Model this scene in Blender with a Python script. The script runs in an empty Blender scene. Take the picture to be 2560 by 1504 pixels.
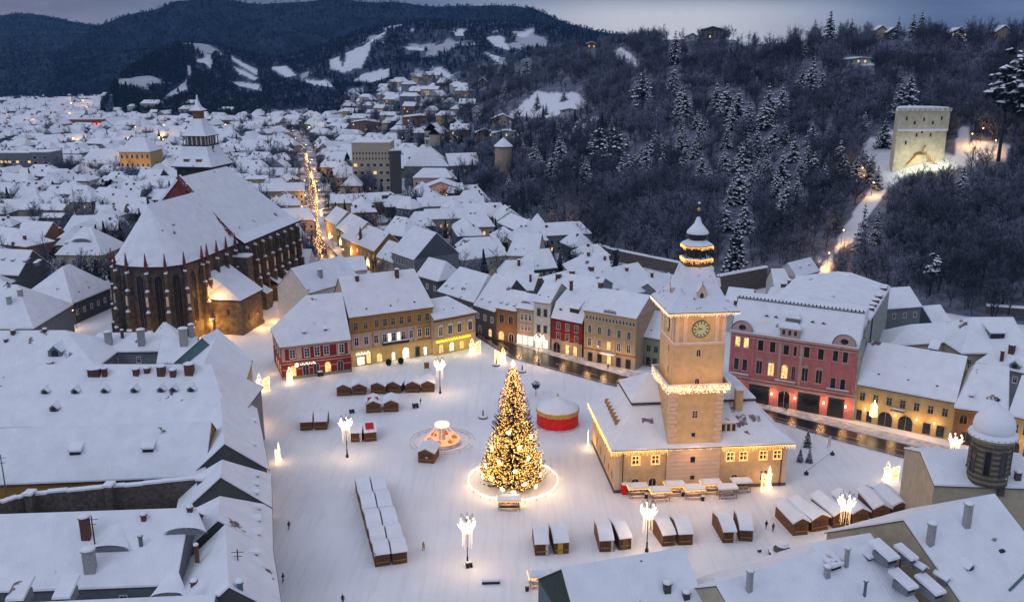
import bpy, math, random
import numpy as np
from mathutils import Vector, Matrix
from mathutils.bvhtree import BVHTree
rnd = random.Random(7)
S = bpy.context.scene
COL = S.collection
# ---------------- camera ----------------
FPX, PITCH, CZ = 2250.0, math.radians(15.0), 86.0
cam_d = bpy.data.cameras.new('camera'); cam = bpy.data.objects.new('camera', cam_d); COL.objects.link(cam)
cam.location = (0, 0, CZ); cam.rotation_euler = (math.radians(90) - PITCH, 0, 0)
cam_d.sensor_width = 36; cam_d.lens = 36 * FPX / 2560; cam_d.clip_end = 20000; cam_d.clip_start = 1
S.camera = cam
# ---------------- view / world / sun ----------------
S.view_settings.view_transform = 'Standard'; S.view_settings.look = 'None'
S.view_settings.exposure = 0.0; S.view_settings.gamma = 1
W = bpy.data.worlds.new('World'); S.world = W; W.use_nodes = True
def world():
    nt = W.node_tree; N = nt.nodes; L = nt.links; N.clear()
    out = N.new('ShaderNodeOutputWorld'); bg = N.new('ShaderNodeBackground'); L.new(bg.outputs[0], out.inputs[0])
    tc = N.new('ShaderNodeTexCoord'); sep = N.new('ShaderNodeSeparateXYZ'); L.new(tc.outputs['Generated'], sep.inputs[0])
    ramp = N.new('ShaderNodeValToRGB'); L.new(sep.outputs[2], ramp.inputs[0])
    e = ramp.color_ramp.elements
    e[0].position = 0.0; e[0].color = (.085, .13, .24, 1)
    e[1].position = 1.0; e[1].color = (.51, .55, .72, 1)
    x = e.new(.07); x.color = (.085, .14, .28, 1)
    x = e.new(.3); x.color = (.28, .33, .49, 1)
    # cloud bank: stretched noise
    mp = N.new('ShaderNodeMapping'); mp.inputs['Scale'].default_value = (2.6, 2.6, 15); L.new(tc.outputs['Generated'], mp.inputs[0])
    no = N.new('ShaderNodeTexNoise'); no.inputs['Scale'].default_value = 1.7; no.inputs['Detail'].default_value = 6; L.new(mp.outputs[0], no.inputs[0])
    cr = N.new('ShaderNodeValToRGB'); L.new(no.outputs[0], cr.inputs[0])
    cr.color_ramp.elements[0].position = .34; cr.color_ramp.elements[0].color = (.42, .50, .66, 1)
    cr.color_ramp.elements[1].position = .66; cr.color_ramp.elements[1].color = (1.8, 1.65, 1.4, 1)
    mul = N.new('ShaderNodeMix'); mul.data_type = 'RGBA'; mul.blend_type = 'MULTIPLY'; mul.inputs[0].default_value = 1
    L.new(ramp.outputs[0], mul.inputs[6]); L.new(cr.outputs[0], mul.inputs[7])
    # bright break in the clouds low in the distance
    dp = N.new('ShaderNodeVectorMath'); dp.operation = 'DISTANCE'; L.new(tc.outputs['Generated'], dp.inputs[0])
    v = Vector((.165, 1, .05)).normalized(); dp.inputs[1].default_value = v
    vm = N.new('ShaderNodeMapRange'); vm.inputs[1].default_value = .03; vm.inputs[2].default_value = .26; vm.inputs[3].default_value = 1; vm.inputs[4].default_value = 0
    vm.interpolation_type = 'SMOOTHSTEP'; L.new(dp.outputs['Value'], vm.inputs[0])
    zc = N.new('ShaderNodeMapRange'); zc.inputs[1].default_value = .044; zc.inputs[2].default_value = .072; zc.inputs[3].default_value = 1; zc.inputs[4].default_value = 0
    zc.interpolation_type = 'SMOOTHSTEP'; L.new(sep.outputs[2], zc.inputs[0])
    mm = N.new('ShaderNodeMath'); mm.operation = 'MULTIPLY'; L.new(vm.outputs[0], mm.inputs[0]); L.new(zc.outputs[0], mm.inputs[1])
    mx = N.new('ShaderNodeMix'); mx.data_type = 'RGBA'; L.new(mm.outputs[0], mx.inputs[0]); L.new(mul.outputs[2], mx.inputs[6]); mx.inputs[7].default_value = (.66, .67, .74, 1)
    # thin remainder of clear dusk sky shining through
    sky = N.new('ShaderNodeTexSky'); sky.sky_type = 'NISHITA'; sky.sun_disc = False
    sky.sun_elevation = math.radians(4); sky.sun_rotation = math.radians(-60)
    ad = N.new('ShaderNodeMix'); ad.data_type = 'RGBA'; ad.blend_type = 'ADD'; ad.inputs[0].default_value = .02
    L.new(mx.outputs[2], ad.inputs[6]); L.new(sky.outputs[0], ad.inputs[7])
    L.new(ad.outputs[2], bg.inputs[0]); bg.inputs[1].default_value = 1.0
world()
sun_d = bpy.data.lights.new('sun', 'SUN'); sun = bpy.data.objects.new('sun', sun_d); COL.objects.link(sun)
sun_d.energy = .5; sun_d.angle = math.radians(28); sun_d.color = (.72, .82, 1)
sun.rotation_euler = (math.radians(50), 0, math.radians(-50))

# ---------------- pixel helpers: photo pixels (2560x1504) to points in the place ----------------
def mk(x0, y0, s): return lambda x, y: (x0 + s * x, y0 + s * y)
_s = .34127
A = mk(0, 0, _s); B = mk(850, 0, _s); C = mk(1700, 0, _s); D = mk(0, 500, _s); E = mk(850, 500, _s); F = mk(1700, 500, _s)
G = mk(0, 1000, _s); H = mk(850, 1000, _s); I = mk(1700, 1000, _s)
z4 = mk(260, 380, .33784); z5 = mk(680, 660, .2162); z6 = mk(1180, 620, .22968); z7 = mk(1450, 520, .51354); z8 = mk(1800, 640, .3783)
J = mk(700, 860, .10317); K = mk(960, 820, .12698); Lz = mk(680, 940, .2381); M = mk(1400, 1160, .2222); Nz = mk(1740, 900, .24603)
O = mk(740, 380, .21622); Q = mk(0, 380, .21627); R = mk(1100, 1180, .21894); U = mk(0, 0, 1.0163)
_F = np.array([0, math.cos(PITCH), -math.sin(PITCH)]); _U = np.array([0, math.sin(PITCH), math.cos(PITCH)]); _X = np.array([1., 0, 0])
def ray(p): return _F * FPX + _X * (p[0] - 1280) - _U * (p[1] - 752)
def P(p, z=0.):
    v = ray(p); t = (z - CZ) / v[2]
    return np.array([v[0] * t, v[1] * t, z])
def PD(p, dist):
    v = ray(p); t = dist / math.hypot(v[0], v[1])
    return np.array([v[0] * t, v[1] * t, CZ + v[2] * t])
def solve_roof(e0, e1, ze, r0, r1, pitch):
    a = P(e0, ze); b = P(e1, ze); u = (b - a) / np.linalg.norm(b - a); n = np.array([-u[1], u[0], 0]); zs = []
    for r in (r0, r1):
        lo, hi = ze + .1, CZ - 1
        for _ in range(50):
            m = (lo + hi) / 2
            if m - ze > ((P(r, m) - a) @ n) * math.tan(math.radians(pitch)): hi = m
            else: lo = m
        zs.append(m)
    z = sum(zs) / 2; q0 = P(r0, z); q1 = P(r1, z)
    return (z - ze) / math.tan(math.radians(pitch)), (q0 - a) @ u, (q1 - a) @ u

# ---------------- materials ----------------
MATS = {}
def mat(name, col, rough=.8, var=.15, scale=2., bump=0., bscale=8., metal=0, col2=None, emit=0, spec=.3, noemit_sample=True, thr=None):
    if name in MATS: return MATS[name]
    m = bpy.data.materials.new(name); m.use_nodes = True; MATS[name] = m
    nt = m.node_tree; N = nt.nodes; L = nt.links; b = N['Principled BSDF']
    b.inputs['Roughness'].default_value = rough; b.inputs['Metallic'].default_value = metal
    b.inputs['Specular IOR Level'].default_value = spec
    geo = N.new('ShaderNodeNewGeometry')
    if emit:
        b.inputs['Base Color'].default_value = (*[c * .5 for c in col], 1)
        b.inputs['Emission Color'].default_value = (*col, 1); b.inputs['Emission Strength'].default_value = emit
        if noemit_sample: m.cycles.emission_sampling = 'NONE'
        if 'window' in name or 'figure' in name:
            no = N.new('ShaderNodeTexNoise'); no.inputs['Scale'].default_value = 1.6; L.new(geo.outputs['Position'], no.inputs[0]); mr = N.new('ShaderNodeMapRange'); mr.inputs[1].default_value = .3; mr.inputs[2].default_value = .7; mr.inputs[3].default_value = emit * .25; mr.inputs[4].default_value = emit * 1.5; L.new(no.outputs[0], mr.inputs[0]); L.new(mr.outputs[0], b.inputs['Emission Strength'])
        return m
    no = N.new('ShaderNodeTexNoise'); no.inputs['Scale'].default_value = scale; no.inputs['Detail'].default_value = 5
    L.new(geo.outputs['Position'], no.inputs[0])
    cr = N.new('ShaderNodeValToRGB'); L.new(no.outputs[0], cr.inputs[0])
    c2 = col2 or tuple(min(1, c * (1 + var)) for c in col); c1 = col if col2 else tuple(c * (1 - var) for c in col)
    a, z = thr or (.3, .7)
    cr.color_ramp.elements[0].position = a; cr.color_ramp.elements[0].color = (*c1, 1)
    cr.color_ramp.elements[1].position = z; cr.color_ramp.elements[1].color = (*c2, 1)
    L.new(cr.outputs[0], b.inputs['Base Color'])
    if bump:
        nb = N.new('ShaderNodeTexNoise'); nb.inputs['Scale'].default_value = bscale; nb.inputs['Detail'].default_value = 4; L.new(geo.outputs['Position'], nb.inputs[0])
        bp = N.new('ShaderNodeBump'); bp.inputs['Strength'].default_value = bump; bp.inputs['Distance'].default_value = .3
        L.new(nb.outputs[0], bp.inputs['Height']); L.new(bp.outputs[0], b.inputs['Normal'])
    return m
snow = mat('snow', (.78, .80, .84), .7, .05, .25, .35, .9)
snow_roof = mat('roof_snow', (.77, .79, .83), .7, .06, .35, .5, .7)
def ribs(m):
    nt = m.node_tree; N = nt.nodes; L = nt.links; b = N['Principled BSDF']; tc = N.new('ShaderNodeTexCoord'); w = N.new('ShaderNodeTexWave'); w.bands_direction = 'X'; w.inputs['Scale'].default_value = .5; w.inputs['Distortion'].default_value = 2.5; w.inputs['Detail'].default_value = 2; L.new(tc.outputs['Object'], w.inputs[0])
    bp = N.new('ShaderNodeBump'); bp.inputs['Strength'].default_value = .22; bp.inputs['Distance'].default_value = .08; L.new(w.outputs[1], bp.inputs['Height']); old = b.inputs['Normal'].links[0].from_node; L.new(bp.outputs[0], old.inputs['Normal'])
    n = N.new('ShaderNodeTexNoise'); n.inputs['Scale'].default_value = .16; n.inputs['Detail'].default_value = 9; n.inputs['Roughness'].default_value = .62; L.new(N['Geometry'].outputs['Position'] if 'Geometry' in N else tc.outputs['Object'], n.inputs[0])
    r = N.new('ShaderNodeValToRGB'); r.color_ramp.elements[0].position = .655; r.color_ramp.elements[0].color = (0, 0, 0, 1); r.color_ramp.elements[1].position = .685; r.color_ramp.elements[1].color = (1, 1, 1, 1); L.new(n.outputs[0], r.inputs[0])
    mx = N.new('ShaderNodeMix'); mx.data_type = 'RGBA'; c0 = b.inputs['Base Color'].links[0].from_socket; L.new(r.outputs[0], mx.inputs[0]); L.new(c0, mx.inputs[6]); mx.inputs[7].default_value = (.16, .10, .10, 1); L.new(mx.outputs[2], b.inputs['Base Color'])
ribs(snow_roof)
snow_tree = mat('tree_snow', (.80, .83, .90), .8, .15, .6)
tile = mat('roof_tiles', (.10, .045, .035), .8, .35, 1.5)
dark = mat('dark_edge', (.03, .028, .03), .7, .3, 2)
glass = mat('window_glass', (.015, .017, .022), .12, .4, .6, spec=.6)
litg = mat('lit_window', (1, .60, .22), emit=1.2)
litw = mat('bright_window', (1, .84, .58), emit=2)
gold = mat('fairy_light', (1, .48, .10), emit=5)
goldw = mat('warm_white_light', (1, .70, .38), emit=4)
white_l = mat('cool_white_light', (1, .88, .7), emit=3.5)
red_l = mat('red_light', (1, .05, .05), emit=6)
green_l = mat('green_light', (.1, 1, .3), emit=6)
frame_w = mat('window_frame', (.62, .58, .55), .6, .1, 3)
frame_d = mat('dark_window_frame', (.16, .12, .10), .6, .1, 3)
wood = mat('hut_wood', (.17, .075, .028), .7, .35, 3)
wood_l = mat('light_wood', (.34, .19, .08), .7, .25, 3)
iron = mat('black_iron', (.015, .015, .018), .5, .2, 3)
asph = mat('asphalt', (.012, .012, .014), .22, .5, .35, .15, 6, col2=(.035, .033, .034), spec=.6)
bark = mat('bark', (.026, .028, .038), .9, .3, 2)
twig = mat('frosted_twigs', (.09, .10, .14), .9, .3, .03, col2=(.34, .38, .50), thr=(.42, .62))
needle = mat('needles', (.010, .020, .018), .8, .4, 2)
needle_b = mat('blue_needles', (.018, .030, .038), .8, .4, 2)
stone = mat('church_stone', (.055, .044, .034), .9, .4, .7, .5, 4, col2=(.16, .12, .08))
stone_d = mat('church_stone_dark', (.03, .028, .026), .9, .4, .7, .4, 4)
stone_g = mat('rubble_stone', (.11, .09, .075), .9, .4, 1.5, .5, 4)
white_tw = mat('lime_washed_stone', (.50, .47, .38), .9, .2, .5, .4, 3)
terra = mat('church_tile', (.15, .035, .03), .8, .5, 1.2)
def wallm(name, c, v=.12): return mat(name, c, .85, v, .8, .15, 6)
hall_w = wallm('hall_ochre_plaster', (.60, .40, .21)); hall_t = wallm('hall_pale_trim', (.68, .48, .34), .06)

# ---------------- mesh builder ----------------
class MB:
    def __init__(s): s.v = []; s.f = []; s.m = []; s.mats = []; s.T = None
    def mi(s, m):
        if m not in s.mats: s.mats.append(m)
        return s.mats.index(m)
    def add(s, vs, fs, m):
        o = len(s.v); k = s.mi(m)
        if s.T is not None: vs = [tuple(s.T @ Vector(v)) for v in vs]
        s.v.extend([tuple(map(float, v)) for v in vs])
        for f in fs: s.f.append(tuple(i + o for i in f)); s.m.append(k)
    def poly(s, pts, m): s.add(pts, [tuple(range(len(pts)))], m)
    def box(s, a, b, m):
        x0, y0, z0 = a; x1, y1, z1 = b
        s.add([(x0, y0, z0), (x1, y0, z0), (x1, y1, z0), (x0, y1, z0), (x0, y0, z1), (x1, y0, z1), (x1, y1, z1), (x0, y1, z1)],
              [(0, 3, 2, 1), (4, 5, 6, 7), (0, 1, 5, 4), (1, 2, 6, 5), (2, 3, 7, 6), (3, 0, 4, 7)], m)
    def cbox(s, c, d, m): s.box([c[i] - d[i] / 2 for i in range(3)], [c[i] + d[i] / 2 for i in range(3)], m)
    def loft(s, rings, m, cap=True, caps=None):
        n = len(rings[0]); vs = [p for r in rings for p in r]; fs = []
        for k in range(len(rings) - 1):
            for i in range(n):
                j = (i + 1) % n; fs.append((k * n + i, k * n + j, (k + 1) * n + j, (k + 1) * n + i))
        if cap: fs.append(tuple(reversed(range(n)))); fs.append(tuple((len(rings) - 1) * n + i for i in range(n)))
        s.add(vs, fs, m)
    def prism(s, pts, z0, z1, m): s.loft([[(x, y, z0) for x, y in pts], [(x, y, z1) for x, y in pts]], m)
    def lathe(s, c, prof, n, m, ph=0.):
        s.loft([[(c[0] + r * math.cos(ph + 2 * math.pi * i / n), c[1] + r * math.sin(ph + 2 * math.pi * i / n), z) for i in range(n)] for r, z in prof], m)
    def tube(s, p, q, r0, r1, n, m):
        p = Vector(p); q = Vector(q); d = q - p
        if d.length < 1e-6: return
        d.normalize(); a = d.orthogonal().normalized(); b = d.cross(a)
        rr = []
        for c, r in ((p, r0), (q, r1)): rr.append([tuple(c + r * (math.cos(2 * math.pi * i / n) * a + math.sin(2 * math.pi * i / n) * b)) for i in range(n)])
        s.loft(rr, m, cap=n > 3)
    def path(s, pts, r, m, n=4, closed=False):
        k = len(pts)
        for i in range(k if closed else k - 1): s.tube(pts[i], pts[(i + 1) % k], r, r, n, m)
    def octa(s, c, r, m, h=None):
        x, y, z = c; h = h or r
        s.add([(x + r, y, z), (x, y + r, z), (x - r, y, z), (x, y - r, z), (x, y, z + h), (x, y, z - h)],
              [(0, 1, 4), (1, 2, 4), (2, 3, 4), (3, 0, 4), (1, 0, 5), (2, 1, 5), (3, 2, 5), (0, 3, 5)], m)
    def tet(s, c, r, m):
        x, y, z = c
        s.add([(x - r, y - r, z - r), (x + r, y - r, z - r), (x, y + r, z - r), (x, y, z + r)], [(0, 2, 1), (0, 1, 3), (1, 2, 3), (2, 0, 3)], m)
    def mesh(s, name, smooth=False):
        me = bpy.data.meshes.new(name); me.from_pydata(s.v, [], s.f)
        for m in s.mats: me.materials.append(m)
        me.polygons.foreach_set('material_index', s.m)
        if smooth: me.polygons.foreach_set('use_smooth', [True] * len(s.f))
        me.update(); return me
    def build(s, name, parent=None, loc=(0, 0, 0), rz=0., smooth=False):
        return put(name, s.mesh(name, smooth), parent, loc, rz)
def put(name, me, parent=None, loc=(0, 0, 0), rz=0.):
    o = bpy.data.objects.new(name, me); COL.objects.link(o); o.parent = parent; o.location = tuple(map(float, loc)); o.rotation_euler = (0, 0, rz); return o
def tag(o, label, cat=None, group=None, kind=None):
    if label: o['label'] = label
    if cat: o['category'] = cat
    if group: o['group'] = group
    if kind: o['kind'] = kind
    return o
def empty(name, loc, rz=0., label=None, cat=None, group=None):
    o = bpy.data.objects.new(name, None); COL.objects.link(o); o.location = tuple(map(float, loc)); o.rotation_euler = (0, 0, rz)
    o.empty_display_size = .1; return tag(o, label, cat, group)
KIDS = {}
def dup(root, loc, rz, label, group=None, sc=1.):
    kids = [c for c in KIDS.setdefault(root.name, list(root.children))]
    r = root.copy(); COL.objects.link(r); r.location = tuple(map(float, loc)); r.rotation_euler = (0, 0, rz); r.scale = (sc, sc, sc)
    r['label'] = label
    if group: r['group'] = group
    for c in kids:
        k = c.copy(); COL.objects.link(k); k.parent = r
        for g in KIDS.setdefault(c.name, list(c.children)):
            q = g.copy(); COL.objects.link(q); q.parent = k
    return r
def lamp(loc, col, power, r=.4, parent=None, name='glow'):
    power *= 1.25
    d = bpy.data.lights.new(name, 'POINT'); d.energy = power; d.color = col; d.shadow_soft_size = r
    o = bpy.data.objects.new(name, d); COL.objects.link(o); o.location = tuple(map(float, loc)); o.parent = parent; return o
WARM = (1, .56, .22); WARMW = (1, .68, .38)

# ---------------- windows ----------------
WC = {}
def window(parent, x, z, w, h, y=0., rz=0., style='sash', lit=0, fm=None, name='window'):
    """x,z = centre bottom on a facade facing -y of the local frame; rz turns the facade"""
    fm = fm or frame_w
    key = (round(w, 2), round(h, 2), style, fm.name, lit)
    if key not in WC:
        a = MB(); g = MB(); t = .18 if style != 'slit' else .08; gm = (glass, litg, litw)[lit]
        hw = w / 2
        if style == 'arch':
            n = 8; arc = [(hw * math.cos(math.pi * i / n), h - hw + hw * math.sin(math.pi * i / n)) for i in range(n + 1)]
            inn = [(-hw, 0)] + [(p[0], p[1]) for p in reversed(arc)] + [(hw, 0)]
            out = [(-hw - t, 0)] + [(p[0] * (hw + t) / hw, h - hw + (p[1] - h + hw) * (hw + t) / hw) for p in reversed(arc)] + [(hw + t, 0)]
            for i in range(len(inn) - 1):
                p, q, r_, s_ = inn[i], inn[i + 1], out[i + 1], out[i]
                a.add([(p[0], -.1, p[1]), (q[0], -.1, q[1]), (r_[0], -.1, r_[1]), (s_[0], -.1, s_[1]), (s_[0], 0, s_[1]), (r_[0], 0, r_[1]), (p[0], 0, p[1]), (q[0], 0, q[1])],
                      [(0, 3, 2, 1), (3, 4, 5, 2), (0, 1, 7, 6)], fm)
            g.poly([(p[0], -.02, p[1]) for p in inn], gm)
            a.box((-.04, -.06, 0), (.04, -.021, h - .1), fm)
        else:
            a.box((-hw - t, -.1, -t), (-hw, -.0, h + t), fm); a.box((hw, -.1, -t), (hw + t, 0, h + t), fm)
            a.box((-hw, -.1, h), (hw, 0, h + t), fm); a.box((-hw - .1, -.2, -t - .05), (hw + .1, 0, 0), fm)
            if style == 'sash':
                a.box((-.045, -.07, 0), (.045, -.021, h), fm); a.box((-hw, -.065, h * .62), (hw, -.021, h * .62 + .08), fm)
            if style == 'grid':
                a.box((-.06, -.07, 0), (.06, -.021, h), fm)
                for k in (.33, .66): a.box((-hw, -.065, h * k), (hw, -.021, h * k + .07), fm)
            if style == 'hood':
                a.box((-.045, -.07, 0), (.045, -.021, h), fm); a.box((-hw - .3, -.28, h + t + .12), (hw + .3, 0, h + t + .3), fm)
                a.add([(-hw - .3, -.24, h + t + .3), (hw + .3, -.24, h + t + .3), (0, -.24, h + t + .75), (-hw - .3, 0, h + t + .3), (hw + .3, 0, h + t + .3), (0, 0, h + t + .75)],
                      [(0, 1, 2), (0, 2, 5, 3), (1, 4, 5, 2)], fm)
            g.add([(-hw, -.02, 0), (hw, -.02, 0), (hw, -.02, h), (-hw, -.02, h)], [(0, 1, 2, 3)], gm)
        WC[key] = (a.mesh(name), g.mesh('pane'))
    c, s = math.cos(rz), math.sin(rz)
    o = put(name, WC[key][0], parent, (c * x - s * y, s * x + c * y, z), rz)
    put('pane', WC[key][1], o); return o
def chimney_at(parent, x, y, z, h=1.6, w=.7, m=None, name='chimney'):
    b = MB(); m = m or brick
    b.box((-w / 2, -w * .35, -1.5), (w / 2, w * .35, h), m); b.box((-w / 2 - .1, -w * .35 - .1, h - .18), (w / 2 + .1, w * .35 + .1, h), m)
    o = b.build(name, parent, (x, y, z), rnd.uniform(-.1, .1))
    c = MB(); c.lathe((0, 0), [(w * .68, h), (w * .7, h + .12), (w * .5, h + .3), (w * .2, h + .36)], 8, snow); c.build('snow_cap', o, smooth=True)
    return o
brick = mat('chimney_brick', (.13, .055, .04), .9, .3, 5); plaster_c = mat('chimney_plaster', (.34, .33, .32), .9, .2, 3)

class House: pass
HOUSES = []
def house(name, label, e0, e1, ze, r=None, hd=None, pitch=42, hl=0., hr=0., wall=None, rows=(), ch=(), dm=(), ends=(), group=None, cat='house', over=.5,
          world_=False, gable=None, roofm=None, snowt=.32, cornice=None, base=0., Dfull=None, zb=0.):
    """e0,e1 front eave ends (photo px or world xy), ridge beyond; local x along the front, y inwards"""
    if world_: a = np.array([*e0, ze]); b = np.array([*e1, ze])
    else: a = P(e0, ze); b = P(e1, ze)
    L = np.linalg.norm(b[:2] - a[:2]); ang = math.atan2(b[1] - a[1], b[0] - a[0])
    if r:
        hd, s0, s1 = solve_roof(e0, e1, ze, r[0], r[1], pitch)
        hl = 0 if s0 < 1.6 else min(s0, L * .48); hr = 0 if L - s1 < 1.6 else min(L - s1, L * .48)
        hd = max(2.5, min(hd, 14))
    t = math.tan(math.radians(pitch)); zr = ze + hd * t; Dd = 2 * hd
    h = House(); h.L, h.D, h.hd, h.ze, h.zr, h.t, h.ang, h.o = L, Dd, hd, ze, zr, t, ang, a; h.pitch = pitch
    root = empty(name, (a[0], a[1], zb), ang, label, cat, group); h.root = root; wall = wall or w_cream
    z_ = lambda v: v - zb
    h.zb = zb
    # walls with gables
    w = MB(); ov = over
    i = .0
    w.add([(0, 0, base), (L, 0, base), (L, Dd, base), (0, Dd, base), (0, 0, z_(ze)), (L, 0, z_(ze)), (L, Dd, z_(ze)), (0, Dd, z_(ze))], [(0, 1, 5, 4), (1, 2, 6, 5), (2, 3, 7, 6), (3, 0, 4, 7)], wall)
    gm = gable or wall
    if not hl: w.add([(0, 0, z_(ze)), (0, Dd, z_(ze)), (0, hd, z_(zr) - .02)], [(0, 2, 1)], gm)
    if not hr: w.add([(L, 0, z_(ze)), (L, Dd, z_(ze)), (L, hd, z_(zr) - .02)], [(0, 1, 2)], gm)
    if cornice: w.box((-.1, -.3, z_(ze) - .75), (L + .1, -.002, z_(ze) - .15), cornice); w.box((-.05, -.15, z_(ze) - 1.1), (L + .05, -.001, z_(ze) - .76), cornice)
    w.build('wall', root)
    # roof: dark underlayer and snow blanket
    rm = MB(); x0 = -ov * (1 if hl else .35); x1 = L + ov * (1 if hr else .35); zo = z_(ze) - ov * t
    def ring(dz, ins, dr):
        return [(x0 + ins, -ov + ins, zo + dz), (x1 - ins, -ov + ins, zo + dz), (x1 - ins, Dd + ov - ins, zo + dz), (x0 + ins, Dd + ov - ins, zo + dz),
                ((hl if hl else x0 + ins), hd, z_(zr) + dr), ((L - hr if hr else x1 - ins), hd, z_(zr) + dr)]
    fs = [(0, 1, 5, 4), (1, 2, 5), (2, 3, 4, 5), (3, 0, 4)]
    A0 = ring(0, 0, 0); A1 = ring(.12, 0, .12); A2 = ring(.13, .05, .13); A3 = ring(.13 + snowt, .12, .13 + snowt)
    fe = [fs[0], fs[2]] + ([fs[1]] if hr else []) + ([fs[3]] if hl else [])
    rm.add(A0, [tuple(reversed(f)) for f in fe], dark)
    def skirt(p, q, m):
        rm.add(p + q, [(0, 1, 7, 6)] + ([(1, 2, 8, 7)] if hr else [(1, 5, 11, 7), (5, 2, 8, 11)]) + [(2, 3, 9, 8)] + ([(3, 0, 6, 9)] if hl else [(3, 4, 10, 9), (4, 0, 6, 10)]), m)
    skirt(A0, A1, dark); skirt(A2, A3, snow_roof); rm.add(A1, fe, tile)
    # lumpy blanket on top, divided so that the snow surface undulates
    def slab(p0, p1, q1, q0):
        nx = max(2, min(14, int(np.linalg.norm(np.subtract(p1, p0)) / 2))); ny = max(2, min(8, int(np.linalg.norm(np.subtract(q0, p0)) / 2)))
        vs = []; ff = []
        for jy in range(ny + 1):
            for ix in range(nx + 1):
                u_, v_ = ix / nx, jy / ny
                p = [(p0[k] * (1 - u_) + p1[k] * u_) * (1 - v_) + (q0[k] * (1 - u_) + q1[k] * u_) * v_ for k in range(3)]
                edge = ix in (0, nx) or jy in (0, ny)
                if not edge: p[2] += rnd.uniform(-.05, .09)
                elif jy == 0 and 0 < ix < nx: p[2] += rnd.uniform(-.05, .05)
                vs.append(p)
        for jy in range(ny):
            for ix in range(nx): k = jy * (nx + 1) + ix; ff.append((k, k + 1, k + nx + 2, k + nx + 1))
        rm.add(vs, ff, roofm or snow_roof)
    slab(A3[0], A3[1], A3[5], A3[4]); slab(A3[2], A3[3], A3[4], A3[5])
    if hl: rm.poly([A3[3], A3[0], A3[4]], snow_roof)
    if hr: rm.poly([A3[1], A3[2], A3[5]], snow_roof)
    h.roof = rm.build('roof', root)
    def zat(x, y): 
        v = min(y, Dd - y) * t
        if hl: v = min(v, x * hd * t / hl)
        if hr: v = min(v, (L - x) * hd * t / hr)
        return z_(ze) + v + .3
    h.zat = zat
    for c in ch:
        px, hh, ww = c[0], c[1], c[2]; cm = c[3] if len(c) > 3 else brick
        x, y = on_roof(h, px) if not (len(c) > 4 and c[4]) else px
        chimney_at(root, x, y, zat(x, y), hh, ww, cm)
    for d in dm:
        x, y = on_roof(h, d[0]) if not (len(d) > 3 and d[3]) else d[0]
        dormer(root, x, y, zat(x, y), d[1], d[2], t)
    for row in rows: win_row(h, row)
    for side, row in ends: win_row(h, row, side)
    HOUSES.append(h); return h
def on_roof(h, px):
    # where the sight line meets the front slope
    v = ray(px); c, s = math.cos(h.ang), math.sin(h.ang); n = np.array([-s, c, 0])
    # plane: z = ze + t*((p-o)@n) + .3
    o = h.o; den = v[2] - h.t * (v @ n); k = (h.ze + .3 - CZ - h.t * ((o[:3] * [1, 1, 0]) @ n)) / den
    p = v * k; d = p - o; return d[0] * c + d[1] * s, -d[0] * s + d[1] * c
def win_row(h, row, side=None):
    z, wh, ww, n, style, litp = row[:6]; x0, x1 = row[6] if len(row) > 6 else (0, 1); fm = row[7] if len(row) > 7 else None
    Ls = h.D if side else h.L
    for i in range(n):
        x = Ls * (x0 + (x1 - x0) * (i + .5) / n); lit = 0
        if rnd.random() < litp: lit = 1
        if litp > 1: lit = 2
        nm = 'window' if wh < 3.2 or style != 'arch' else 'arched_door'
        if side == 'R': # right end, faces +x
            window(h.root, x, z, ww, wh, -h.L, math.pi / 2, style, lit, fm, nm)
        elif side == 'L': window(h.root, -x, z, ww, wh, 0, -math.pi / 2, style, lit, fm, nm)
        else: window(h.root, x, z, ww, wh, 0, 0, style, lit, fm, nm)
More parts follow.
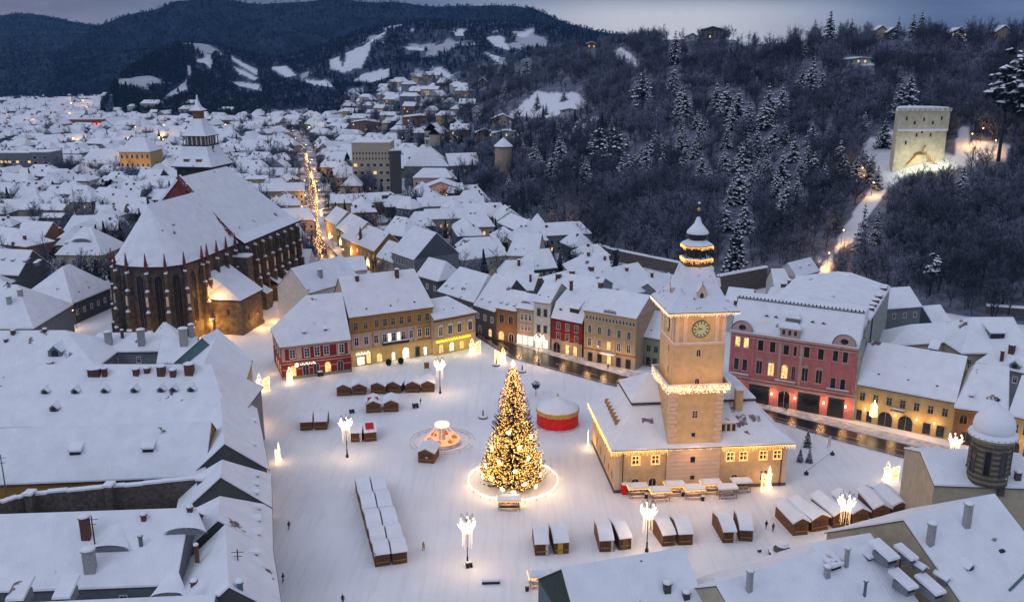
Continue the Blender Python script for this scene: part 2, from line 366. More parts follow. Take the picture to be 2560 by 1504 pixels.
def dormer(root, x, y, z, w, kind, t):
    b = MB(); hh = w * .8; dpt = hh / t + .6
    if kind == 'shed':
        b.box((-w / 2, -.1, -.6), (w / 2, dpt, hh * .55), w_grey); b.add([(-w / 2 + .12, -.13, -.1), (w / 2 - .12, -.13, -.1), (w / 2 - .12, -.13, hh * .45), (-w / 2 + .12, -.13, hh * .45)], [(0, 1, 2, 3)], dark)
        b.loft([[(-w / 2 - .2, -.5, hh * .5), (w / 2 + .2, -.5, hh * .5), (w / 2 + .2, dpt + .8, hh * 1.1), (-w / 2 - .2, dpt + .8, hh * 1.1)],
                [(-w / 2 - .15, -.45, hh * .5 + .35), (w / 2 + .15, -.45, hh * .5 + .35), (w / 2 + .15, dpt + .8, hh * 1.1 + .4), (-w / 2 - .15, dpt + .8, hh * 1.1 + .4)]], snow_roof)
    elif kind == 'sky':
        b.box((-w / 2, -w * .4, -.3), (w / 2, w * .4, .18), dark)
    elif kind == 'eye':
        n = 8; pr = [(w * math.cos(math.pi * i / n), w * .35 * math.sin(math.pi * i / n)) for i in range(n + 1)]
        b.poly([(p[0], -.1, p[1] - .1) for p in reversed(pr)], w_grey)
        vs = [(p[0] * 1.12, -.25, p[1] * 1.15 + .05) for p in pr] + [(p[0] * .3, w * 1.2, p[1] * .2 + w * 1.2 * t) for p in pr]
        b.add(vs, [(i, i + 1, n + 2 + i, n + 1 + i) for i in range(n)], snow_roof)
    else:
        b.add([(-w / 2, 0, -.6), (w / 2, 0, -.6), (w / 2, 0, hh * .6), (0, 0, hh * 1.1), (-w / 2, 0, hh * .6), (-w / 2, dpt, -.6), (w / 2, dpt, -.6), (w / 2, dpt, hh * .6), (0, dpt, hh * 1.1), (-w / 2, dpt, hh * .6)],
              [(0, 1, 2, 3, 4), (1, 6, 7, 2), (5, 0, 4, 9)], w_grey)
        b.add([(-w * .25, -.04, 0), (w * .25, -.04, 0), (w * .25, -.04, hh * .55), (0, -.04, hh * .75), (-w * .25, -.04, hh * .55)], [(0, 1, 2, 3, 4)], dark)
        for s in (-1, 1):
            b.loft([[(0, -.3, hh * 1.1), (s * (w / 2 + .2), -.3, hh * .5), (s * (w / 2 + .2), dpt + .6, hh * .5), (0, dpt + .6, hh * 1.1)],
                    [(0, -.25, hh * 1.1 + .3), (s * (w / 2 + .2), -.25, hh * .5 + .22), (s * (w / 2 + .2), dpt + .6, hh * .5 + .22), (0, dpt + .6, hh * 1.1 + .3)]], snow_roof)
    b.build('dormer', root, (x, y, z))
w_cream = wallm('cream_plaster', (.42, .36, .26)); w_grey = wallm('grey_plaster', (.18, .19, .205)); w_red = wallm('oxblood_plaster', (.20, .022, .018))
w_pink = wallm('old_pink_plaster', (.50, .16, .15)); w_yel = wallm('yellow_plaster', (.48, .34, .14)); w_och = wallm('ochre_plaster', (.34, .18, .04))
w_beige = wallm('beige_plaster', (.40, .30, .20)); w_dk = wallm('dark_plaster', (.08, .075, .07)); w_wh = wallm('white_plaster', (.52, .50, .46))
w_pale = wallm('pale_pink_plaster', (.48, .32, .27)); w_grn = wallm('sage_plaster', (.24, .26, .17)); w_brn = wallm('brown_plaster', (.22, .11, .05))
w_teal = wallm('teal_render', (.10, .16, .17)); w_gg = wallm('weathered_party_wall', (.30, .32, .28), .25); w_slate = wallm('slate_render', (.09, .105, .12))
WALLS = [w_cream, w_grey, w_yel, w_beige, w_dk, w_wh, w_pale, w_grn, w_slate, w_brn]
WNAME = {w_cream: 'cream', w_grey: 'grey', w_yel: 'yellow', w_beige: 'beige', w_dk: 'dark', w_wh: 'white', w_pale: 'pale pink', w_grn: 'sage green', w_slate: 'slate grey', w_brn: 'brown'}
# ================= GROUND, ROADS, HILLS =================
from mathutils import noise as MN
def ground_mat():
    m = bpy.data.materials.new('trodden_snow'); m.use_nodes = True; nt = m.node_tree; N = nt.nodes; L = nt.links; b = N['Principled BSDF']
    b.inputs['Roughness'].default_value = .65; b.inputs['Specular IOR Level'].default_value = .25
    g = N.new('ShaderNodeNewGeometry')
    def nz(sc, mp, det=4):
        q = N.new('ShaderNodeMapping'); q.inputs['Scale'].default_value = mp; q.inputs['Rotation'].default_value = (0, 0, .22); L.new(g.outputs['Position'], q.inputs[0])
        n = N.new('ShaderNodeTexNoise'); n.inputs['Scale'].default_value = sc; n.inputs['Detail'].default_value = det; L.new(q.outputs[0], n.inputs[0]); return n
    a = nz(.06, (1, 1, 1), 6); t = nz(1.1, (1, .05, 1), 3); t.inputs['Distortion'].default_value = .6; f = nz(1.5, (1, 1, 1), 5)
    r1 = N.new('ShaderNodeValToRGB'); L.new(a.outputs[0], r1.inputs[0])
    r1.color_ramp.elements[0].position = .3; r1.color_ramp.elements[0].color = (.70, .71, .74, 1); r1.color_ramp.elements[1].position = .65; r1.color_ramp.elements[1].color = (.82, .83, .85, 1)
    r2 = N.new('ShaderNodeValToRGB'); L.new(t.outputs[0], r2.inputs[0])
    r2.color_ramp.elements[0].position = .36; r2.color_ramp.elements[0].color = (.84, .84, .85, 1); r2.color_ramp.elements[1].position = .5; r2.color_ramp.elements[1].color = (1, 1, 1, 1)
    mx = N.new('ShaderNodeMix'); mx.data_type = 'RGBA'; mx.blend_type = 'MULTIPLY'; mx.inputs[0].default_value = .38; L.new(r1.outputs[0], mx.inputs[6]); L.new(r2.outputs[0], mx.inputs[7])
    L.new(mx.outputs[2], b.inputs['Base Color'])
    vo = N.new('ShaderNodeTexVoronoi'); vo.inputs['Scale'].default_value = .9; L.new(g.outputs['Position'], vo.inputs[0]); vm = N.new('ShaderNodeMapRange'); vm.inputs[1].default_value = .0; vm.inputs[2].default_value = .32; vm.inputs[3].default_value = -1.2; vm.inputs[4].default_value = 0; L.new(vo.outputs[0], vm.inputs[0]); mk_ = nz(.05, (1, 1, 1), 3); mr = N.new('ShaderNodeMapRange'); mr.inputs[1].default_value = .48; mr.inputs[2].default_value = .6; L.new(mk_.outputs[0], mr.inputs[0]); mv = N.new('ShaderNodeMath'); mv.operation = 'MULTIPLY'; L.new(vm.outputs[0], mv.inputs[0]); L.new(mr.outputs[0], mv.inputs[1])
    a0 = N.new('ShaderNodeMath'); a0.operation = 'ADD'; L.new(t.outputs[0], a0.inputs[0]); L.new(f.outputs[0], a0.inputs[1])
    ad = N.new('ShaderNodeMath'); ad.operation = 'ADD'; L.new(a0.outputs[0], ad.inputs[0]); L.new(mv.outputs[0], ad.inputs[1])
    bp = N.new('ShaderNodeBump'); bp.inputs['Strength'].default_value = .35; bp.inputs['Distance'].default_value = .15; L.new(ad.outputs[0], bp.inputs['Height']); L.new(bp.outputs[0], b.inputs['Normal'])
    return m
gb = MB(); gm_ = ground_mat(); gb.poly([(-6000, -300, 0), (6000, -300, 0), (6000, 7000, 0), (-6000, 7000, 0)], gm_)
tag(gb.build('ground'), None, kind='structure')

def sheet(name, pts, z, m, kind='structure'):
    b = MB(); b.poly([(p[0], p[1], z) for p in pts], m); return tag(b.build(name), None, kind=kind)
pg = lambda *ps: [P(p)[:2] for p in ps]
near = pg(E(990, 995), E(1250, 1158), E(1980, 1358), Nz(860, 640), Nz(1380, 800), Nz(2520, 1110)); far_ = pg(E(1035, 975), E(1480, 1118), E(2120, 1300), Nz(740, 510), Nz(1640, 735), Nz(2520, 950))
near.append(near[-1] + (near[-1] - near[-2]) * 2.); far_.append(far_[-1] + (far_[-1] - far_[-2]) * 1.6)
near.insert(0, near[0] + np.array([-12., 14.])); far_.insert(0, far_[0] + np.array([-8., 14.]))
near.insert(0, near[0] + np.array([-9., 22.])); far_.insert(0, far_[0] + np.array([-5., 22.]))
def strip(name, a, b_, z, m, kind='structure', label=None, cat=None):
    q = MB(); n = min(len(a), len(b_))
    for i in range(n - 1): q.poly([(*a[i], z), (*a[i + 1], z), (*b_[i + 1], z), (*b_[i], z)], m)
    return tag(q.build(name), label, cat, kind=kind)
strip('road', near, far_, .02, asph)
def offs(pl, d):
    out = []
    for i, p in enumerate(pl):
        a = pl[max(0, i - 1)]; c = pl[min(len(pl) - 1, i + 1)]; t = np.array(c) - np.array(a); t = t / np.linalg.norm(t); out.append(np.array(p) + np.array([-t[1], t[0]]) * d)
    return out
snow_worn = mat('worn_snow', (.34, .32, .33), .7, .3, .7, .3, 3, col2=(.72, .70, .72))
paint = mat('road_paint', (.45, .44, .42), .6, .1, 3)
# snow covered pavement with a real kerb along the far side of the road
q = MB()
fo = offs(far_, .05); fo2 = offs(far_, 4.6)
for i in range(len(fo) - 1):
    a, b_, c, d = fo[i], fo[i + 1], fo2[i + 1], fo2[i]
    q.loft([[(*a, 0.), (*b_, 0.), (*c, 0.), (*d, 0.)], [(*a, .14), (*b_, .14), (*c, .14), (*d, .14)]], snow_worn)
tag(q.build('pavement'), None, kind='structure')
q = MB(); kb = offs(near, -.05); kb2 = offs(near, -.35)
for i in range(len(kb) - 1):
    a, b_, c, d = kb2[i], kb2[i + 1], kb[i + 1], kb[i]
    q.loft([[(*a, 0.), (*b_, 0.), (*c, 0.), (*d, 0.)], [(*a, .13), (*b_, .13), (*c, .13), (*d, .13)]], snow_worn)
tag(q.build('kerb'), None, kind='structure')
# painted lines: double edge line and dashed centre line
q = MB()
for off, w in ((.9, .16), (1.5, .12)):
    l0 = offs(near, off); l1 = offs(near, off + w)
    for i in range(2, len(l0) - 1): q.poly([(*l0[i], .028), (*l0[i + 1], .028), (*l1[i + 1], .028), (*l1[i], .028)], snow_worn if off > 1 else paint)
for i in range(2, len(near) - 1):
    m0 = (np.array(near[i]) + far_[i]) / 2; m1 = (np.array(near[i + 1]) + far_[i + 1]) / 2; Ln = np.linalg.norm(m1 - m0); n = max(1, int(Ln / 9))
    t = (m1 - m0) / Ln; s_ = np.array([-t[1], t[0]]) * .09
    for k in range(n):
        a = m0 + t * (k * Ln / n); b_ = a + t * 3.6; q.poly([(*(a - s_), .028), (*(b_ - s_), .028), (*(b_ + s_), .028), (*(a + s_), .028)], paint)
tag(q.build('road_marking'), None, kind='structure')
# second street leading away on the left
s2l = pg(O(520, 1560), O(390, 1370), O(190, 1060), O(140, 800), O(130, 640), O(140, 500), O(115, 330), O(90, 160), A(2215, 1090), A(2130, 1010), A(2060, 960))
s2r = pg(O(830, 1560), O(640, 1370), O(320, 1020), O(255, 800), O(250, 640), O(250, 520), O(215, 330), O(160, 160), A(2240, 1090), A(2160, 1005), A(2100, 960))
strip('street', s2l, s2r, .02, asph)
q = MB(); s2r2 = [a + np.array([3.2, 0]) for a in s2r]
for i in range(5):
    a, b_, c, d = s2r[i], s2r[i + 1], s2r2[i + 1], s2r2[i]; q.loft([[(*a, 0.), (*d, 0.), (*c, 0.), (*b_, 0.)], [(*a, .13), (*d, .13), (*c, .13), (*b_, .13)]], snow_worn)
tag(q.build('street_pavement'), None, kind='structure')

CLR = [[A(1415, 450), A(1560, 395), A(1545, 500), A(1490, 460)], [A(1362, 490), A(1400, 480), A(1392, 560), A(1370, 540)], [A(1180, 740), A(1370, 575), A(1370, 650), A(1250, 710)],
    [A(1690, 415), A(1890, 515), A(1880, 550), A(1710, 450)], [A(1690, 475), A(1880, 565), A(1860, 585), A(1760, 545)], [A(1970, 490), A(2100, 485), A(2165, 550), A(2090, 565)],
    [A(1680, 590), A(1900, 620), A(1920, 665), A(1750, 630)], [A(2420, 510), A(2410, 440), A(2480, 415), A(2515, 510)], [A(2180, 585), A(2400, 590), A(2450, 640), A(2300, 620)],
    [B(0, 530), B(60, 380), B(180, 330), B(330, 230), B(345, 250), B(230, 310), B(190, 440), B(150, 500), B(40, 530)], [B(100, 590), B(160, 540), B(370, 505), B(350, 565), B(240, 605)],
    [B(455, 335), B(620, 355), B(600, 372), B(500, 368)], [B(820, 240), B(900, 215), B(920, 270), B(850, 262)], [B(1060, 270), B(1190, 265), B(1245, 370), B(1140, 340)],
    [B(1060, 385), B(1200, 425), B(1225, 475), B(1150, 455)], [B(650, 500), B(740, 490), B(890, 605), B(860, 615)], [B(410, 640), B(490, 595), B(600, 635), B(720, 720), B(600, 755), B(480, 710)],
    [B(1400, 215), B(1425, 225), B(1360, 275), B(1270, 262)], [B(525, 212), B(545, 215), B(540, 232), B(520, 228)],
    [B(1220, 850), B(1450, 675), B(1740, 680), B(1820, 780), B(1500, 860)], [B(1990, 400), B(2050, 345), B(2120, 390), B(2270, 530), B(2150, 480)], [C(380, 245), C(740, 235), C(800, 310), C(440, 335)],
    [C(1610, 300), C(1650, 240), C(1745, 300), C(1650, 310)], [C(1370, 1030), C(1600, 920), C(1600, 1120), C(1900, 1130), C(2020, 1130), C(2050, 920), C(2130, 930), C(2120, 1040), C(2420, 1060), C(2380, 1170), C(1960, 1240), C(1700, 1270), C(1440, 1290), C(1250, 1260)],
    [C(1480, 1240), C(1660, 1270), C(1440, 1465), C(1340, 1465)], [F(1350, -20), F(1480, -20), F(1270, 300), F(1130, 380), F(1165, 250)], [F(1000, 450), F(1120, 420), F(1075, 600), F(1010, 590)],
    [B(1660, 1010), B(1700, 1020), B(1910, 870), B(1860, 865)], [C(1180, 420), C(1400, 430), C(1420, 480), C(1200, 470)]]
CLRa = [np.array(c) for c in CLR]; CBB = [(c[:, 0].min(), c[:, 1].min(), c[:, 0].max(), c[:, 1].max()) for c in CLRa]
def topx(w):
    v = np.asarray(w, float) - [0, 0, CZ]; k = v @ _F; return 1280 + FPX * v[0] / k, 752 - FPX * (v @ _U) / k
def clear_at(w):
    x, y = topx(w); j = MN.noise(Vector((w[0] * .03, w[1] * .03, 0))) * 5; x += j; y += j * .6
    for c, (a, b_, c_, d) in zip(CLRa, CBB):
        if a <= x <= c_ and b_ <= y <= d:
            ins = False; n = len(c); k = n - 1
            for i in range(n):
                if (c[i][1] > y) != (c[k][1] > y) and x < (c[k][0] - c[i][0]) * (y - c[i][1]) / (c[k][1] - c[i][1]) + c[i][0]: ins = not ins
                k = i
            if ins: return 1.
    return 0.
def land_mat(name, forest, forest2, snowc, sc):
    m = bpy.data.materials.new(name); m.use_nodes = True; nt = m.node_tree; N = nt.nodes; L = nt.links; b = N['Principled BSDF']; b.inputs['Roughness'].default_value = .9; b.inputs['Specular IOR Level'].default_value = .1
    g = N.new('ShaderNodeNewGeometry'); n = N.new('ShaderNodeTexNoise'); n.inputs['Scale'].default_value = sc; n.inputs['Detail'].default_value = 8; n.inputs['Roughness'].default_value = .7; L.new(g.outputs['Position'], n.inputs[0])
    r = N.new('ShaderNodeValToRGB'); L.new(n.outputs[0], r.inputs[0]); r.color_ramp.elements[0].position = .35; r.color_ramp.elements[0].color = (*forest, 1); r.color_ramp.elements[1].position = .7; r.color_ramp.elements[1].color = (*forest2, 1)
    at = N.new('ShaderNodeAttribute'); at.attribute_name = 'cleared'
    mx = N.new('ShaderNodeMix'); mx.data_type = 'RGBA'; L.new(at.outputs['Fac'], mx.inputs[0]); L.new(r.outputs[0], mx.inputs[6]); mx.inputs[7].default_value = (*snowc, 1); L.new(mx.outputs[2], b.inputs['Base Color'])
    bp = N.new('ShaderNodeBump'); bp.inputs['Strength'].default_value = .8; bp.inputs['Distance'].default_value = 3; L.new(n.outputs[0], bp.inputs['Height']); L.new(bp.outputs[0], b.inputs['Normal'])
    return m
class Hill: pass
def hill(name, cols, nu, nv, m, amp, sc, curve=1.0, back=.5):
    """cols: (foot px | foot (px,dist), ridge px, ridge distance)"""
    ft = []; rg = []
    for f, r, d in cols:
        ft.append(P(f) if len(f) == 2 else PD(f[:2], f[2])); rg.append(PD(r, d))
    ft = np.array(ft); rg = np.array(rg); k = len(ft); vs = []; clr = []
    def at(a, u):
        x = u * (k - 1); i = min(int(x), k - 2); t = x - i; p0 = a[max(i - 1, 0)]; p1 = a[i]; p2 = a[i + 1]; p3 = a[min(i + 2, k - 1)]
        return p1 + .5 * t * (p2 - p0 + t * (2 * p0 - 5 * p1 + 4 * p2 - p3 + t * (3 * (p1 - p2) + p3 - p0))) if t else p1
    nb = max(3, nv // 6)
    for iv in range(nv + nb + 1):
        for iu in range(nu + 1):
            u = iu / nu; f = at(ft, u); r = at(rg, u)
            if iv <= nv:
                v = iv / nv; p = f + (r - f) * v; p[2] = f[2] + (r[2] - f[2]) * (v ** curve)
                e = math.sin(math.pi * min(v, .93)) if v < 1 else .22
            else:
                v = 1 + (iv - nv) / nb * back; p = f + (r - f) * v; p[2] = r[2] - (r[2] - f[2]) * (v - 1) * 1.2; e = .22
            n = MN.fractal(Vector((p[0] * sc, p[1] * sc, 3.7)), 1., 2., 5)
            p = p + np.array([0, 0, n * amp * e]); p[2] = p[2] - .6 * (1 - min(1, v * 12)) ; vs.append(p)
            cv = clear_at(p) if iv <= nv and name in ('hillside', 'wooded_hills') else 0.
            if name == 'wooded_hills' and not cv: cv = .55 if MN.fractal(Vector((p[0] * .011, p[1] * .011, p[2] * .012)), 1., 2., 5) > .42 else .0
            clr.append(cv)
    fs = [(j * (nu + 1) + i, j * (nu + 1) + i + 1, (j + 1) * (nu + 1) + i + 1, (j + 1) * (nu + 1) + i) for j in range(nv + nb) for i in range(nu)]
    me = bpy.data.meshes.new(name); me.from_pydata([tuple(map(float, v)) for v in vs], [], fs); me.materials.append(m); me.polygons.foreach_set('use_smooth', [True] * len(fs))
    at_ = me.attributes.new('cleared', 'FLOAT', 'POINT'); at_.data.foreach_set('value', clr)
    o = put(name, me); tag(o, None, kind='structure')
    h = Hill(); h.v = np.array(vs); h.c = np.array(clr); h.nu = nu; h.nv = nv; h.bvh = BVHTree.FromPolygons([tuple(v) for v in vs], fs); h.obj = o
    return h
land_f = land_mat('far_woodland', (.003, .007, .015), (.03, .05, .09), (.62, .64, .70), .02)
land_m = land_mat('frosted_woodland', (.012, .018, .03), (.16, .20, .28), (.72, .74, .80), .05)
land_n = land_mat('hillside_floor', (.045, .048, .065), (.30, .32, .40), (.78, .80, .85), .12)
far_hill = hill('far_hills', [((-150, 262), (-150, 45), 4200), ((0, 262), (0, 44), 4200), ((60, 262), (60, 38), 4200), ((130, 262), (130, 45), 4200), ((200, 262), (200, 58), 4200), ((300, 262), (300, 66), 4200), ((420, 262), (420, 75), 4200)], 90, 30, land_f, 40, .002)
mountain = hill('mountain', [((150, 254), (130, 140), 2700), ((200, 254), (195, 92), 2800), ((270, 255), (270, 58), 2900), ((380, 256), (380, 34), 3000), ((440, 256), (440, 10), 3000), ((500, 256), (500, 2), 3000), ((560, 256), (560, 6), 3000), ((640, 256), (640, 16), 3000), ((760, 256), (760, 9), 3000),
    ((850, 256), (850, 12), 3000), ((930, 256), (930, 14), 2900), ((1000, 256), (1000, 10), 2900), ((1100, 256), (1100, 17), 2800), ((1200, 256), (1200, 21), 2800), ((1300, 256), (1300, 22), 2700), ((1345, 256), (1345, 26), 2600), ((1400, 256), (1400, 45), 2600), ((1450, 256), (1450, 62), 2500), ((1510, 256), (1510, 74), 2500), ((1600, 256), (1600, 88), 2400), ((1750, 256), (1750, 120), 2400)],
    260, 90, land_f, 90, .0022, 1.15)
mid_hill = hill('wooded_hills', [((255, 290), (262, 268), 1500), ((290, 297), (300, 200), 1560), ((350, 300), (365, 145), 1650), ((430, 303), (430, 112), 1750), ((500, 303), (500, 108), 1850), ((600, 300), (590, 135), 1900), ((700, 296), (700, 150), 1950), ((820, 296), (820, 125), 1950), ((930, 300), (940, 80), 1950), ((1060, 300), (1060, 60), 1950), ((1200, 300), (1200, 56), 1950), ((1350, 300), (1350, 66), 1800), ((1500, 300), (1500, 95), 1700), ((1650, 300), (1650, 110), 1600)],
    300, 110, land_m, 45, .0035, 1.0)
slope = hill('hillside', [((860, 325), (850, 262), 1500), ((1000, 395), (1000, 215), 1350), ((1160, 490), (1180, 175), 1200), ((1290, 560), (1380, 130), 1080), ((1430, 602), (1550, 108), 980), ((1560, 650), (1680, 100), 900), ((1690, 690), (1790, 98), 860), ((1900, 700), (1950, 100), 800), ((2130, 740), (2120, 96), 760), ((2350, 782), (2330, 96), 740), ((2560, 815), (2560, 100), 720), ((2900, 850), (2850, 100), 720)],
    330, 110, land_n, 9, .012, .92)
def on_hill(h, px):
    for k in range(14):
        v = Vector(ray((px[0], px[1] + 4 * k))).normalized(); hit = h.bvh.ray_cast(Vector((0, 0, CZ)), v)
        if hit[0]: return hit[0]
    return None
def hill_z(h, x, y):
    hit = h.bvh.ray_cast(Vector((x, y, 3000)), Vector((0, 0, -1))); return hit[0].z if hit[0] else None

# ================= TOWN HALL =================
def icicles(b, p, q, m, step=.28, drop=(.2, .8), inward=None):
    p = Vector(p); q = Vector(q); n = max(2, int((q - p).length / step))
    for i in range(n + 1):
        c = p.lerp(q, i / n); d = rnd.uniform(*drop); b.octa((c.x, c.y, c.z), .07, m)
        k = int(d / .22)
        for j in range(k): b.tet((c.x + rnd.uniform(-.04, .04), c.y + rnd.uniform(-.04, .04), c.z - .2 * (j + 1)), .05, m)
hall = empty('town_hall', (21.0, 168.6, 0), math.radians(5.5), 'old ochre town hall with a tall clock tower, snow roof and strings of lights', 'town hall')
b = MB(); HL, HD, HE = 36.2, 25., 9.7
b.box((0, 0, 0), (10.6, HD, HE), hall_w); b.box((21.9, 0, 0), (HL, HD - 3, HE), hall_w); b.box((10.6, 1.2, 0), (21.9, HD, HE), hall_w)
for x in (0, HL - .8): b.box((x - .06, -.1, 0), (x + .86, -.001, HE - .5), hall_t)
b.box((-.3, -.3, HE - .55), (10.6, -.002, HE - .05), hall_t); b.box((21.9, -.3, HE - .55), (HL + .3, -.002, HE - .05), hall_t)
b.box((-.3, -.3, HE - .55), (-.002, HD + .3, HE - .05), hall_t); b.build('wall', hall)
for q0, q1 in (((-.14, -.14, 0), (10.6, -.003, .7)), ((21.9, -.14, 0), (HL + .14, -.003, .7)), ((-.14, .0, 0), (-.003, HD + .1, .7))): b = MB(); b.box(q0, q1, stone_g); b.build('plinth', hall)
# lower roof, concave bell-cast
def ringr(x0, y0, x1, y1, z): return [(x0, y0, z), (x1, y0, z), (x1, y1, z), (x0, y1, z)]
b = MB(); b.loft([ringr(-1, -1, HL + 1.2, HD + 1, HE - .1), ringr(-1, -1, HL + 1.2, HD + 1, HE + .05)], dark)
rs = [ringr(-.95, -.95, HL + 1.15, HD + .95, HE + .06), ringr(-.9, -.9, HL + 1.1, HD + .9, HE + .35), ringr(1.6, 2.4, HL - 1.8, HD - 1.8, HE + 2.2), ringr(3.6, 5.2, HL - 3.9, HD - 3.8, HE + 4.6), ringr(5.2, 7.6, HL - 5.4, HD - 5.5, HE + 7.0)]
b.loft(rs, snow_roof); o = b.build('lower_roof', hall)
patchy = mat('thawed_roof', (.20, .13, .15), .8, .2, .9, .2, 4, col2=(.70, .71, .76), thr=(.45, .62))
b = MB(); b.loft([ringr(4.6, 6.8, HL - 4.8, HD - 4.9, HE + 6.7), ringr(4.6, 6.8, HL - 4.8, HD - 4.9, HE + 7.15)], tile)
b.loft([ringr(4.65, 6.85, HL - 4.85, HD - 4.95, HE + 7.16), ringr(4.7, 6.9, HL - 4.9, HD - 5, HE + 7.45), ringr(9.5, 12.2, HL - 10, 13.2, HE + 11.6)], snow_roof); b.build('upper_roof', hall)
b = MB()  # thawed patches as thin sheets lying on the roof
def roofpatch(pts, ta):
    b.poly([(x, y, z) for x, y, z in pts], patchy)
def lr(x, y):  # lower roof height at front side
    if y < 2.4: return HE + .35 + (y + .9) / 3.3 * 1.85 + .02
    if y < 5.2: return HE + 2.2 + (y - 2.4) / 2.8 * 2.4 + .02
    return HE + 4.6 + (y - 5.2) / 2.4 * 2.4 + .02
for (x0, x1, ya, yb) in ((6.4, 8.8, 4.0, 5.1), (26.2, 28.6, 2.6, 5.1), (25.6, 27.4, 5.25, 7.0), (29.2, 31.6, 3.4, 5.1)):
    nx = 6; b = MB()
    for i in range(nx):
        xa = x0 + (x1 - x0) * i / nx; xb = x0 + (x1 - x0) * (i + 1) / nx; a_, c_ = ya + rnd.uniform(0, .6), yb - rnd.uniform(0, .4); c_ = min(c_, 5.19) if ya < 5.2 else c_
        if ya < 5.2 and ya < 2.4: a_ = max(a_, 2.45)
        b.poly([(xa, a_, lr(0, a_)), (xb, a_, lr(0, a_)), (xb, c_, lr(0, c_)), (xa, c_, lr(0, c_))], patchy)
    b.build('thawed_patch', hall)
# row of little wooden eave dormers along the left slope
for k in range(7):
    b = MB(); b.loft([[(-.2, -.5, -.3), (-.2, .5, -.3), (-.2, 0, .75)], [(1.6, -.5, -.3), (1.6, .5, -.3), (1.6, 0, .75)]], wood_l); b.build('roof_hatch', hall, (1.5 + .05 * k, 7.5 + 2.0 * k, HE + 2.6))
# right wing dormer and chimney
b = MB(); b.box((22.2, 2.0, HE + 1.4), (25.6, 5.5, HE + 4.1), hall_t)
for x in (22.6, 23.7, 24.8): b.poly([(x, 1.97, HE + 2.2), (x + .7, 1.97, HE + 2.2), (x + .7, 1.97, HE + 3.7), (x, 1.97, HE + 3.7)], glass)
b.loft([ringr(21.9, 1.6, 26.1, 7.2, HE + 4.12), ringr(22, 1.7, 26, 7.2, HE + 4.5), ringr(22.2, 5.4, 24.6, 7.4, HE + 5.7)], snow_roof); b.build('dormer', hall)
b = MB(); b.box((26.6, 5.6, HE + 3), (28.1, 7.0, HE + 9.6), hall_w); b.box((26.45, 5.45, HE + 9.6), (28.25, 7.15, HE + 9.95), snow); b.build('chimney', hall)
# tower
b = MB(); T0, T1 = 10.7, 21.8
b.box((T0, -.35, 0), (T1, 10.6, 10.0), hall_t)
for k in range(11): b.box((T0 - .05, -.42, .9 * k + .3), (T1 + .05, -.351, .9 * k + 1.02), hall_t)
b.box((T0 + .15, -.2, 10.0), (T1 - .15, 10.4, 21.6), hall_w); b.box((T0 - .1, -.45, 9.6), (T1 + .1, 10.7, 10.1), hall_t)
for k in range(12):
    z = 10.2 + k * .94; w = 1.7 if k % 2 else 1.2
    b.box((T0 + .02, -.3, z), (T0 + w, -.15, z + .8), hall_t); b.box((T1 - w, -.3, z), (T1 - .02, -.15, z + .8), hall_t); b.box((T0 + .02, -.149, z), (T0 + .2, w - .2, z + .8), hall_t); b.box((T1 - .2, -.149, z), (T1 - .02, w - .2, z + .8), hall_t)
b.build('tower_base', hall)
b = MB(); b.loft([ringr(T0 + .1, -.3, T1 - .1, 10.5, 21.4), ringr(T0 - .9, -1.3, T1 + .9, 11.5, 22.3)], hall_t); b.box((T0 - .95, -1.35, 22.3), (T1 + .95, 11.55, 22.5), snow)
for x0, y0, x1, y1 in ((T0 - .95, -1.35, T1 + .95, -1.15), (T0 - .95, -1.15, T0 - .75, 11.35), (T1 + .75, -1.15, T1 + .95, 11.35), (T0 - .95, 11.35, T1 + .95, 11.55)):
    b.box((x0, y0, 22.51), (x1, y1, 23.5), hall_t); b.box((x0 - .03, y0 - .03, 23.5), (x1 + .03, y1 + .03, 23.62), snow)
b.build('gallery', hall)
b = MB(); b.box((T0 + .35, .0, 22.51), (T1 - .35, 10.2, 38.3), hall_w); b.box((T0 + .2, -.15, 31.4), (T1 - .2, 10.35, 31.85), hall_t); b.box((T0 + .18, -.18, 31.85), (T1 - .18, 10.38, 31.97), snow)
for x in (T0 + .5, T0 + 2.1, T1 - 2.6, T1 - 1.2): b.box((x, -.14, 32.0), (x + .8, -.001, 37.6), hall_t)
for y in (.3, 1.6, 7.6, 9.1): b.box((T0 + .21, y, 32.0), (T0 + .349, y + .8, 37.6), hall_t)
b.box((T0 + .1, -.25, 37.6), (T1 - .1, 10.45, 38.4), hall_t); b.build('tower_shaft', hall)
cx_, cy_ = (T0 + T1) / 2, 5.1
b = MB(); rs = []
for r, z in ((7.1, 38.4), (7.1, 38.55)): rs.append(ringr(cx_ - r, cy_ - r, cx_ + r, cy_ + r, z))
b.loft(rs, dark)
rs = [ringr(cx_ - r, cy_ - r, cx_ + r, cy_ + r, z) for r, z in ((7.05, 38.56), (7.0, 38.85), (5.9, 39.8), (4.6, 41.3), (3.6, 43.3), (2.9, 45.6), (2.75, 46.6))]
b.loft(rs, mat('thawed_steep_roof', (.22, .19, .24), .8, .2, .8, .2, 4, col2=(.74, .76, .82), thr=(.28, .40))); b.build('tower_roof', hall)
